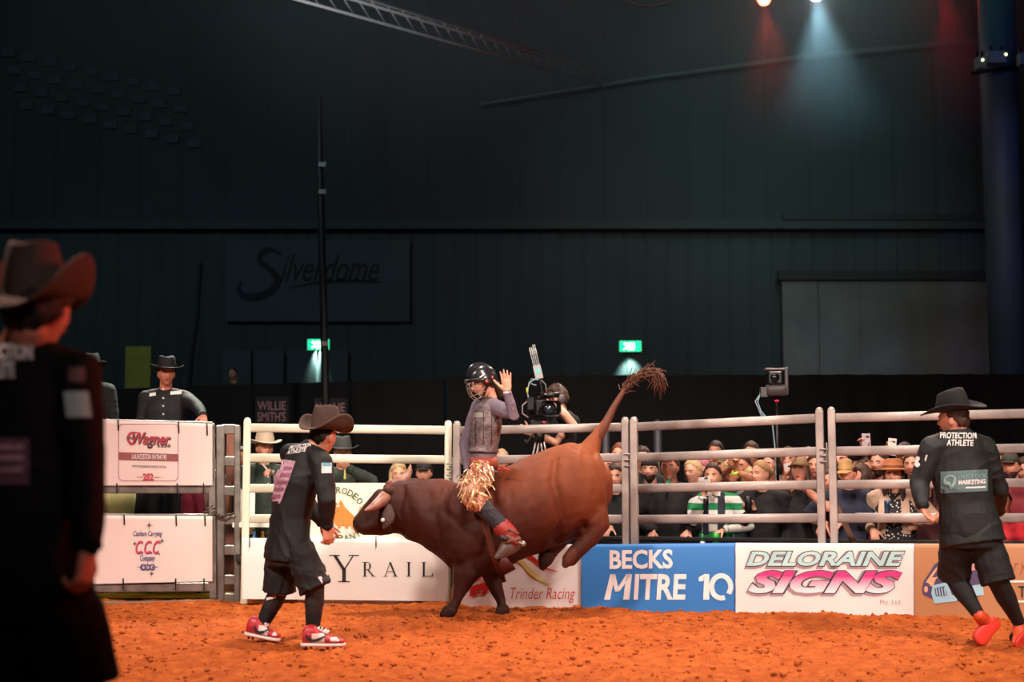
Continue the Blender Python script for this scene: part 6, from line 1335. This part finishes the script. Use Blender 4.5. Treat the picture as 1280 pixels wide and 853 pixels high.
cp('blonde older woman with swept hair behind the man in the maroon cap', 866, 591, 0.30, 25, hyaw=40, hair='fair', hs='short', skin=SKIN, shirt='#3a3438')
cp('pink faced spectator turned away behind the blonde older woman', 877, 588, 0.75, 60, hair='pink', hs='short', skin=SKIN3)
cp('spectator in the back row lost in the dark above the rugby shirt girl', 895, 567, 1.3, 20, hair='dark', skin=SKIN2)
ee, H, so, J = cp('girl in a green and white striped rugby shirt and navy vest filming', 891, 596, -0.05, 22, hair='brown', hs='back', sm=stripes('rugby_stripes', ('#12804f', '#d8cfca'), 2, 0.122), skin=SKIN, w=1.02,
   arms=(('phone', dict(px=879.5, py=620, Y=12.32, hd=(0.1, 0.1, 1), pn=(0.5, -0.3, 0.1), th=(0.6, 0, 0.4), curl=0.8)), ('rail', dict(px=905, py=663, Y=12.36, hd=(-0.9, -0.3, -0.3), pn=(0, 0, -1), th=(-0.2, -1, 0), curl=0.7))))
T = bvh_of(so); nvm = mat('navy_vest', '#171c2c', 0.8)
for x0, x1 in ((879, 886), (897, 906)): drape('vest', *grid_uv(1, 1), wquad(x0, 617, x1, 668, 12.0), T, nvm, ee, 0.012)
for x0, x1, s_ in ((883.5, 890, 1), (893.5, 900.5, -1)): drape('collar', *grid_uv(1, 1), wquad(x0, 614, x1, 621, 12.0), T, mat('white_collar', '#e0d8d4', 0.8), ee, 0.016)
phone(880.5, 601, 12.28, 'white phone held by the girl in the striped rugby shirt', 0.1, w_=0.028, h=0.052, land=True, case='#e0dcd8')
drink(895, 675, 12.28, 'bright green can in the hand of the rugby shirt girl', '#2fae3f')
c = P(878, 678, 12.3); ee = empty('drink_bottle', c-V(0, 0, 0.08), 'small green and white bottle on the ledge by the rugby shirt girl', 'bottle'); B().tube([c-V(0, 0, 0.07), c+V(0, 0, 0.02), c+V(0, 0, 0.045), c+V(0, 0, 0.07)], [0.022, 0.022, 0.010, 0.010], n=12, round_=False).build('glass', mat('green_glass', '#2c7a4a', 0.2), ee); B().tube([c-V(0, 0, 0.03), c+V(0, 0, 0.005)], 0.0228, n=12, round_=False).build('paper_label', wpr, ee)
cp('spectator in an olive cap with raised fist behind the rugby shirt girl', 903, 583, 0.62, 30, hair='brown', hat=('cap', '#5a5a38'), skin=SKIN2, arms=(('up', dict(px=892, py=590, Y=13.0)), 'down'))
cp('woman with glasses and curly fair hair beside the rugby shirt girl', 913, 594, 0.34, 25, hair='fair', hs='curly', skin=SKIN3, glasses=True, shirt='#6e8a94')
cp('man with both arms raised to film, lime wristband on one arm', 928, 584, 0.45, 35, hair='dark', skin=SKIN2, sleeve=0.5, shirt='#26262a', beard=True, arms=(('up', dict(px=915, py=584, Y=12.72)), ('up', dict(px=921, py=590, Y=12.6))))
B().tube([P(918.2, 590.5, 12.6), P(919.2, 594, 12.6)], 0.036, n=14, round_=False).build('tmp', mat('lime_band', '#b8e040'), None)
cp('tall spectator with dark hair in the back row beneath the upper rail', 939, 568, 1.2, 25, hair='dark', skin=SKIN2)
cp('small fair haired woman half behind the profile woman', 938, 601, 0.28, 10, k=0.9, hair='fair', hs='long', skin=SKIN, shirt='#5a6a70')
cp('blonde woman in profile with open mouth and black hoodie holding a dark can', 951, 593, -0.02, 35, hyaw=52, hair='blonde', hs='back', skin=SKIN, shirt='#0d0d0f', openm=True, w=1.05, arms=(('chest', dict(px=942, py=637, Y=12.2, hd=(-0.7, -0.2, 0.5), pn=(-0.4, -0.6, -0.2), th=(0, -0.4, 1), curl=0.75)), 'down'))
drink(935, 629, 12.14, 'dark can held by the woman in the black hoodie', '#222226')
cp('man in a pale grey shirt behind the mast', 964, 582, 0.45, 30, hyaw=45, hair='brown', skin=SKIN3, shirt='#9a8f90')
cp('tall short haired man behind the mast raising a phone', 985, 576, 0.52, 15, hair='dark', skin=SKIN3, shirt='#8a7f7c', arms=(('phone', dict(px=983, py=603, Y=12.62)), 'down'))
phone(986, 590, 12.60, 'pale phone held up beside the mast', 0.15, case='#c8bab4')
ee, H, so, J = cp('woman in a tan and brown cap and black shirt, arm bent to her chin', 1000, 590, -0.02, 20, hyaw=25, pitch=8, hair='brown', hs='long', skin=SKIN3, sleeve=0.45, shirt='#0d0d0f', hat=('cap', '#8a6a48', '#4a2f22'), arms=('down', ('chest', dict(px=1006, py=611, Y=12.1, hd=(-0.9, -0.2, 0.2), pn=(-0.2, -0.3, -0.8), th=(0, -0.5, 0.8), curl=0.5, pole=(1, 0, -0.8)))))
cp('fair spectator between the capped woman and the fence post', 1011, 576, 0.8, 20, hair='brown', hs='short', skin=SKIN3)
cp('smiling brown haired woman beside the fence post', 1020, 583, 0.42, 25, smile=1, hair='brown', hs='long', skin=SKIN3)
cp('long haired spectator seen in the gap between two fence panels', 1033, 585, 0.35, 60, hyaw=110, hair='brown', hs='long', hlen=0.33, skin=SKIN)
cp('spectator in a magenta top seen in the gap between two fence panels', 1036, 603, 0.12, 15, hair='brown', hs='short', shirt='#c8286a', skin=SKIN3, k=0.9, arms=('down', 'down'))
# ---- fifth panel
cp('boy in a mustard cap and navy T-shirt leaning on the ledge', 1059, 592, -0.14, 10, hyaw=30, pitch=-14, k=0.93, hair='dark', hat=('cap', '#b98f58'), sleeve=0.8, shirt='#1e2236', skin=SKIN3, lean=-0.05,
   arms=(('rail', dict(px=1032, py=655, Y=12.02, hd=(-0.6, -0.4, -0.6))), ('rail', dict(px=1054, py=652, Y=12.0, hd=(-0.8, -0.3, -0.5)))))
cp('person in hot pink behind the navy shirted boy', 1077, 597, 0.22, 30, hyaw=80, hair='brown', hs='long', shirt='#d0256e', skin=SKIN3, k=0.92)
cp('bald man behind the mustard cap', 1049, 576, 0.42, 20, hair='brown', hs='thin', skin=SKIN3)
cp('man turned in profile holding up a phone above the rail', 1071, 577, 0.62, 70, hyaw=85, hair='brown', hs='short', skin=SKIN3, beard=True, arms=(('up', dict(px=1080, py=565, Y=12.65)), 'down'))
phone(1083, 553, 12.6, 'silver phone held highest above the rail', 0.05, case='#b8a8b0')
cp('spectator with a shaved head leaning to the right behind the mustard cap', 1083, 589, 0.5, -30, hair='brown', hs='thin', skin=SKIN3, roll=15)
cp('bearded dark haired man in black looking up at the ring', 1099, 580, 0.30, 40, hyaw=40, hair='dark', beard=True, skin=SKIN3, shirt='#0d0d0f')
ee, H, so, J = cp('woman in a tan felt hat, floral black dress and beige cardigan', 1117, 595, -0.14, 12, hyaw=22, hair='dark', hs='long', hlen=0.24, hat=('felt', '#a8663c'), sm=dotted('floral_dress', '#17151a', '#d8d0c8', 42, 0.30), sleeve=0, skin=SKIN, w=1.12, shirt='#17151a',
   arms=(('rail', dict(px=1091, py=661, Y=11.95, hd=(0.1, -0.5, -1), curl=0.4, pole=(-0.4, 0.5, -1))), ('rail', dict(px=1140, py=650, Y=12.0))))
crd = mat('beige_cardigan', '#bfa18c', 0.9, var=0.15, bump=0.3)
for i in (0, 1): B().tube([J['sh'][i]*0.6+J['shl']*0.4+z_*0.02, J['sh'][i]+z_*0.01, J['sh'][i]*0.5+J['el'][i]*0.5, J['el'][i], J['el'][i]*0.25+J['wr'][i]*0.75], [(0.088, 0.088), 0.092, 0.072, 0.062, 0.054], side=(1, 0, 0), n=16).skin('cardigan_sleeve', crd, ee, 0.009, 2, folds(0.005, 12))
T = bvh_of(so)
for x0, x1, sk in ((1097, 1107, (3, 0)), (1128, 1138, (-3, 0))): drape('cardigan_front', *grid_uv(1, 1), wquad(x0, 612, x1, 668, 11.7, sk), T, crd, ee, 0.012)
B().tube([P(1114, 612, 12.0), P(1113, 628, 11.98)], 0.008, n=6).build('lanyard', blkp, ee); B().tube([J['wr'][0]*0.92+J['el'][0]*0.08, J['wr'][0]*0.80+J['el'][0]*0.20], 0.033, n=14, round_=False).build('wristband', mat('lime_band', '#b8e040'), ee)
drink(1109, 632, 11.75, 'blue and red can on the white tray by the felt hatted woman', '#4a6f9c', sc=0.75)
a = P(1104, 641, 11.78); box_thing('tray_table', (P(1108, 641, 11.86)[0], 11.86, P(1104, 641, 11.78)[2]-0.02), (0.24, 0.09, 0.012), mat('white_tray', '#dccfca', 0.4), 'white tray shelf in front of the felt hatted woman', 'tray')
cp('dark haired man in a patterned cap behind the felt hatted woman raising a phone', 1131, 571, 0.65, 25, hair='dark', hat=('cap', '#3a2a30'), skin=SKIN2, arms=(('up', dict(px=1113, py=568, Y=12.6)), 'down'))
phone(1115, 559, 12.55, 'white phone held above the rail left of the patterned cap', -0.1, case='#e2dcd8')
cp('brown haired spectator behind the felt hat brim', 1141, 582, 0.35, 30, hair='brown', skin=SKIN3)
cp('spectator in shadow between the felt hatted woman and the running man', 1157, 600, 0.30, 20, hair='brown', hs='long', skin=SKIN3, shirt='#5a2a2c')
# ---- right of the running man
cp('dark haired spectator just right of the running man', 1246, 578, 0.5, 30, hair='brown', skin=SKIN3)
cp('smiling bearded man in a camouflage cap and maroon shirt', 1263, 584, 0.05, 32, smile=1, hair='dark', beard=True, hat=('cap', '#3c3a30'), shirt='#7a1f2c', skin=SKIN3, w=1.05, arms=('down', ('rail', dict(px=1283, py=655, Y=12.0))))
cp('child in a bright red top below the maroon shirted man', 1254, 628, -0.16, 20, k=0.8, hair='dark', shirt='#c01f2a', skin=SKIN2)
cp('spectator with brown hair at the far right edge', 1281, 590, 0.35, 20, hair='brown', hs='long', skin=SKIN3, shirt='#3a2a2a')
cp('spectator with cropped hair in the back row at far right', 1233, 573, 0.9, 20, hair='dark', skin=SKIN3)
# loose band and collar join their wearers
for o in [x for x in COL.objects if x.name.startswith('tmp')]:
    n = 'man with both arms' if o.data.materials[0].name == 'lime_band' else 'broad man'
    w_ = next(x for x in COL.objects if x.get('label', '').startswith(n)); off_ = wloc(w_); me = o.data; nv = len(me.vertices); co = np.empty(nv*3); me.vertices.foreach_get('co', co)
    me.vertices.foreach_set('co', (co.reshape(-1, 3)-off_).ravel()); o.parent = w_; o.name = 'wristband' if n[0] == 'm' else 'collar'

# ---- officials behind the first panel
OL = mat('olive_drab_shirt', '#2c3630', 0.8, var=0.2, bump=0.2)
ee, H, so, J = cperson('official in a pale cowboy hat and dark olive shirt behind the fence', 331, 561, 13.1, -12, hyaw=-25, hair='brown', skin=SKIN3, sm=OL, hat=('cowboy', '#b5a28c'), w=1.1, pants=DENIM, k=1.0, floor=0.0, group='officials behind the gates',
    arms=('down', ('chest', dict(px=345, py=598, Y=12.85))), smile=0.5)
B().tube([P(341, 596, 12.8), P(341, 604, 12.82)], 0.012, n=8).build('badge_clip', blkp, ee)
T = bvh_of(so); drape('name_patch', *grid_uv(1, 1), wquad(317, 573, 326, 578, 12.5), T, wpr, ee, 0.008); drape('name_patch', *grid_uv(1, 1), wquad(344, 574, 349, 578, 12.5), T, wpr, ee, 0.008)
for y in (580, 588, 596, 604, 612): drape('button', *grid_uv(1, 1), wquad(334.5, y, 335.8, y+1.2, 12.5), T, wpr, ee, 0.008)
e2 = empty('microphone', P(341, 598, 12.78), 'silver headed microphone held by the official in the pale hat', 'microphone'); B().ell(P(341, 591, 12.78), (0.027, 0.027, 0.027)).build('mesh_head', STEEL, e2); B().tube([P(341, 593, 12.78), P(341, 606, 12.8)], [0.018, 0.014], n=10).build('handle', blkp, e2)
ee, H, so, J = cperson('official in a charcoal cowboy hat with his hand at his mouth', 428, 568, 13.3, 5, hyaw=-10, hair='grey', skin=SKIN3, sm=OL, hat=('cowboy', '#3a3d3a'), w=1.22, k=1.0, group='officials behind the gates', floor=-0.10, beard=True,
    arms=('down', ('chest', dict(px=436, py=586, Y=13.0, hd=(-0.7, -0.2, 0.5), pn=(0.2, 0.8, 0), th=(0, -0.4, 1), curl=0.9, pole=(1.0, -0.3, -0.5)))))
B().tube([P(431, 588, 12.9), P(431, 598, 12.9)], [0.006, 0.012], n=8).build('whistle', mat('yellow_whistle', '#c9c060', 0.4), ee)
cperson('spectator in dark clothes between the chute post and the fence post', 301, 575, 13.5, -20, hair='brown', skin=SKIN3, sm=OL, group='officials behind the gates', floor=0.0)
cperson('blonde smiling woman behind the far horn', 498, 594, 13.6, -5, hair='fair', hs='long', hlen=0.18, smile=1, skin=SKIN, group=grp, floor=-0.42, shirt='#4a5a60')
cperson('smiling man in a dark cap above the bull neck', 530, 592, 13.6, 5, hair='dark', hat=('cap', '#15151a'), smile=1, skin=SKIN, group=grp, floor=-0.42, shirt='#2a2a2e')
# ---- cowboy standing up behind the gate
ee, H, so, J = cperson('cowboy in black with white logos standing high behind the steel gate', 208, 468, 13.15, -5, hyaw=-22, hair='brown', skin=mat('skin_red_lit', '#d07f66', 0.5), sm=mat('black_workshirt', '#18181b', 0.8, bump=0.2), w=1.12, k=1.0, hat=('cowboy', '#121213'), group='officials behind the gates', floor=0.43,  # reddish light on his face is put into the skin colour
    arms=(('down', {}), ('rail', dict(px=258, py=524, Y=12.72, hd=(0.2, -0.8, -0.5), pn=(0, 0, -1), th=(-1, 0, 0), pole=(1, 0, 0.3)))))
T = bvh_of(so); 
for x0, y0, x1, y1 in ((187, 492, 195, 496), (213, 490, 227, 494)): drape('white_logo', *grid_uv(1, 1), wquad(x0, y0, x1, y1, 12.7, (0, -1)), T, wpr, ee, 0.007)
for y in (487, 498, 508, 518): B().ell(P(204, y, 12.97), (0.010, 0.010, 0.010)).build('button', wpr, ee)
cperson('blurred figure in a dark hat behind the near man shoulder', 114, 462, 14.5, 10, hair='dark', skin=SKIN2, sm=mat('black_workshirt', '#18181b'), hat=('cowboy', '#15151a'), group='officials behind the gates', floor=0.43, w=1.1)
# ---- people glimpsed through the gate gap
cperson('person in a yellow green jacket seen through the gate gap', 146, 578, 13.6, 10, hair='brown', skin=SKIN2, shirt='#f0eea8', floor=0.0, group='officials behind the gates', w=1.15)
cperson('person in dark blue seen through the gate gap', 198, 580, 13.5, 10, hair='dark', skin=SKIN2, shirt='#1c2630', floor=0.0, group='officials behind the gates')
cperson('person in maroon seen through the gate gap', 221, 582, 13.55, 10, hair='dark', skin=SKIN2, shirt='#8a1f3a', floor=0.0, group='officials behind the gates')
# dim figure far behind the stage
box_thing('dark_riser', (P(291, 468, 24.0)[0], 24.0, 0.28), (0.6, 0.6, 0.70), mat('riser_black', '#121213'), 'dark riser far back under the dim standing figure', 'riser')
c = P(114, 462, 14.5); box_thing('platform_block', (c[0], 14.5, 0.2), (0.4, 0.3, 0.21), mat('riser_black', '#121213'), 'black platform block behind the near man', 'platform')
cperson('dim silhouetted figure standing far back by the double door', 291, 468, 24.0, 10, hair='dark', skin=SKIN2, shirt='#2a2426', floor=1.0, group=None)

# ---- camera operator with his camera
J = crowd_J(696, 499, 13.45, 60, 0.0, 1.0, 70, -3)
setarm(J, 0, 'phone', px=684, py=498, Y=13.15, hd=(-0.9, -0.1, 0.5), pn=(0, -0.3, -1), th=(0, -1, 0.2), curl=0.5, pole=(0.8, -1, -0.9)); setarm(J, 1, 'chest', px=662, py=541, Y=13.2, hd=(-0.8, 0, 0.4), curl=0.8)
J['sh'][0] = P(712, 530, 13.3); J['el'][0] = P(718, 533, 13.0); J['wr'][0] = P(690, 499, 13.12)
J['sh'][0] = P(708, 522, 13.35)
e, H, so, body = person('camera operator in black with headphones filming above the bull', J, V(J['pel'][0], J['pel'][1], 0.18), SKIN, mat('black_tee', '#121214', 0.85), 0.45, vox=0.008, w=1.1)
hm_ = hairm('brown'); face_parts(e, H, 1.0, hm_, beard=hm_); B().head(H, 1.0, hair_off(0.022, -0.05, 0.012), nu=44, nv=32).build('hair', hairm('brown'), e); trousers_simple(e, J, 0.18)
B().tube([hp(H, 1, 0.085*math.cos(a), -0.02, 0.02+0.125*math.sin(a)) for a in np.linspace(0, math.pi, 11)], 0.010, n=8).build('headband', mat('headphone_grey', '#5a5052', 0.4), e)
for s in (-1, 1): B().ell(hp(H, 1, 0.092*s, -0.01, -0.005), (0.020, 0.038, 0.045), H[1]).build('ear_cup', mat('headphone_grey', '#5a5052'), e)
CY = 13.05; c = P(677, 512, CY); e = empty('broadcast_camera', c, 'shoulder style broadcast camera on a tripod before its operator', 'camera'); M_ = frame((0.22, -0.97, -0.02))
B().box(c+V(-0.02, 0, 0.01), (0.062, 0.13, 0.075), M_).build('camera_body', BLACKPL, e, False, bevel=0.015)
B().tube([c+M_[:, 1]*0.16, c+M_[:, 1]*0.27, c+M_[:, 1]*0.30], [0.050, 0.056, 0.064], n=24, round_=False).build('lens_barrel', BLACKPL, e)
B().tube([c+M_[:, 1]*0.297, c+M_[:, 1]*0.303], 0.058, n=24, round_=False).build('lens_glass', mat('lens_coated', '#2a2f38', 0.05, spec=1.0), e)
B().loft([(c+M_[:, 1]*z, M_[:, 0]*a_, M_[:, 2]*b_) for z, a_, b_ in ((0.29, 0.074, 0.066), (0.36, 0.092, 0.072), (0.355, 0.084, 0.064), (0.30, 0.064, 0.056))], 24, e=0.5, capped=False).build('lens_hood', DARKMET, e, False)
B().tube([c+V(0.02, 0, 0.13), c+V(0.16, 0.02, 0.135)], 0.028, n=14, round_=False).build('viewfinder', BLACKPL, e); B().box(c+V(-0.02, 0, 0.14), (0.02, 0.12, 0.012), M_).build('top_handle', DARKMET, e, False, bevel=0.005)
B().box(c+V(-0.10, 0, 0.05), (0.035, 0.05, 0.06)).build('side_module', DARKMET, e, False, bevel=0.008)
B().box(c+V(-0.02, 0, -0.14), (0.09, 0.09, 0.04)).build('tripod_plate', DARKMET, e, False, bevel=0.01); B().tube([c+V(-0.02, 0, -0.18), c+V(-0.02, 0, -0.30)], [0.055, 0.045], n=18, round_=False).build('fluid_head', BLACKPL, e)
B().ell(c+V(0.02, -0.11, -0.12), (0.014, 0.008, 0.006)).build('tally_light', mat('tally_red', '#e02040', emit=2), e); B().tube([c+V(-0.06, 0, -0.2), c+V(-0.13, 0.1, -0.3), c+V(-0.15, 0.15, -0.28)], 0.010, n=8).build('pan_bar', STEEL, e)
tx = mat('pale_transmitter', '#a9aeaa', 0.4); a0, a1 = P(674.5, 474, CY), P(670.5, 457, CY); u_ = nrm(a1-a0); M2 = np.stack([nrm(np.cross((0, 1, 0), u_)), V(0, 1, 0), u_], 1)
B().box((a0+a1)/2, (0.036, 0.022, np.linalg.norm(a1-a0)/2), M2).build('transmitter', tx, e, False, bevel=0.004); B().box((a0+a1)/2+V(0, -0.024, 0.01), (0.018, 0.002, 0.012), M2).build('transmitter_screen', mat('teal_screen', '#3fb8b0', emit=1.2), e, False)
for k in (-1.5, -0.5, 0.5, 1.5): q = a1+M2[:, 0]*k*0.017; B().tube([q, q+u_*(0.17+0.02*(k > 0))], 0.005, n=6).build('antenna', tx, e); B().tube([q+u_*0.10, q+u_*0.15], 0.0075, n=6).build('antenna_tip', tx, e)
B().tube([a0, P(676, 482, CY), P(678, 490, CY), c+V(0, 0, 0.14)], 0.014, n=8).build('mount_arm', DARKMET, e)
for pts, cc in (([(671, 473), (662, 478), (659, 490), (661, 500), (664, 508)], '#9fb2b8'), ([(672, 475), (664, 474), (664, 480), (670, 482)], '#7fa0b0'), ([(660, 501), (653, 507), (653, 517), (660, 522)], '#a88c8c'), ([(677, 476), (682, 481), (683, 490)], '#6e6a66')): B().tube([P(x, y, CY-0.02) for x, y in pts], 0.006, n=6).build('cable', mat('cable_'+cc[1:], cc), e)
B().tube([P(659, 486, CY-0.02), P(659, 490, CY-0.02)], 0.010, n=8).build('cable_tag', mat('yellow_tag', '#d8d060'), e)
hd = P(675, 537, CY); e = empty('tripod', (hd[0], CY, 0.18), 'black tripod with silver tubes carrying the broadcast camera', 'tripod'); B().ell(hd, (0.05, 0.05, 0.04)).build('bowl', BLACKPL, e)
for dx, dy in ((-0.28, -0.05), (0.24, -0.08), (0.02, 0.25)):
    f_ = V(hd[0]+dx, CY+dy, 0.18); mid = hd*0.45+f_*0.55
    for o_ in (-0.014, 0.014): B().tube([hd+V(o_, 0, 0), mid+V(o_*1.6, 0, 0)], 0.009, n=8).build('leg', mat('bright_tube', '#a8a29e', 0.3, 0.6), e)
    B().tube([mid, f_], 0.012, n=8).build('lower_leg', DARKMET, e); B().ell(f_+V(0, 0, 0.01), (0.02, 0.02, 0.01)).build('foot_pad', blkp, e)
# dirt flecks on the black barrier are real specks of thrown dirt
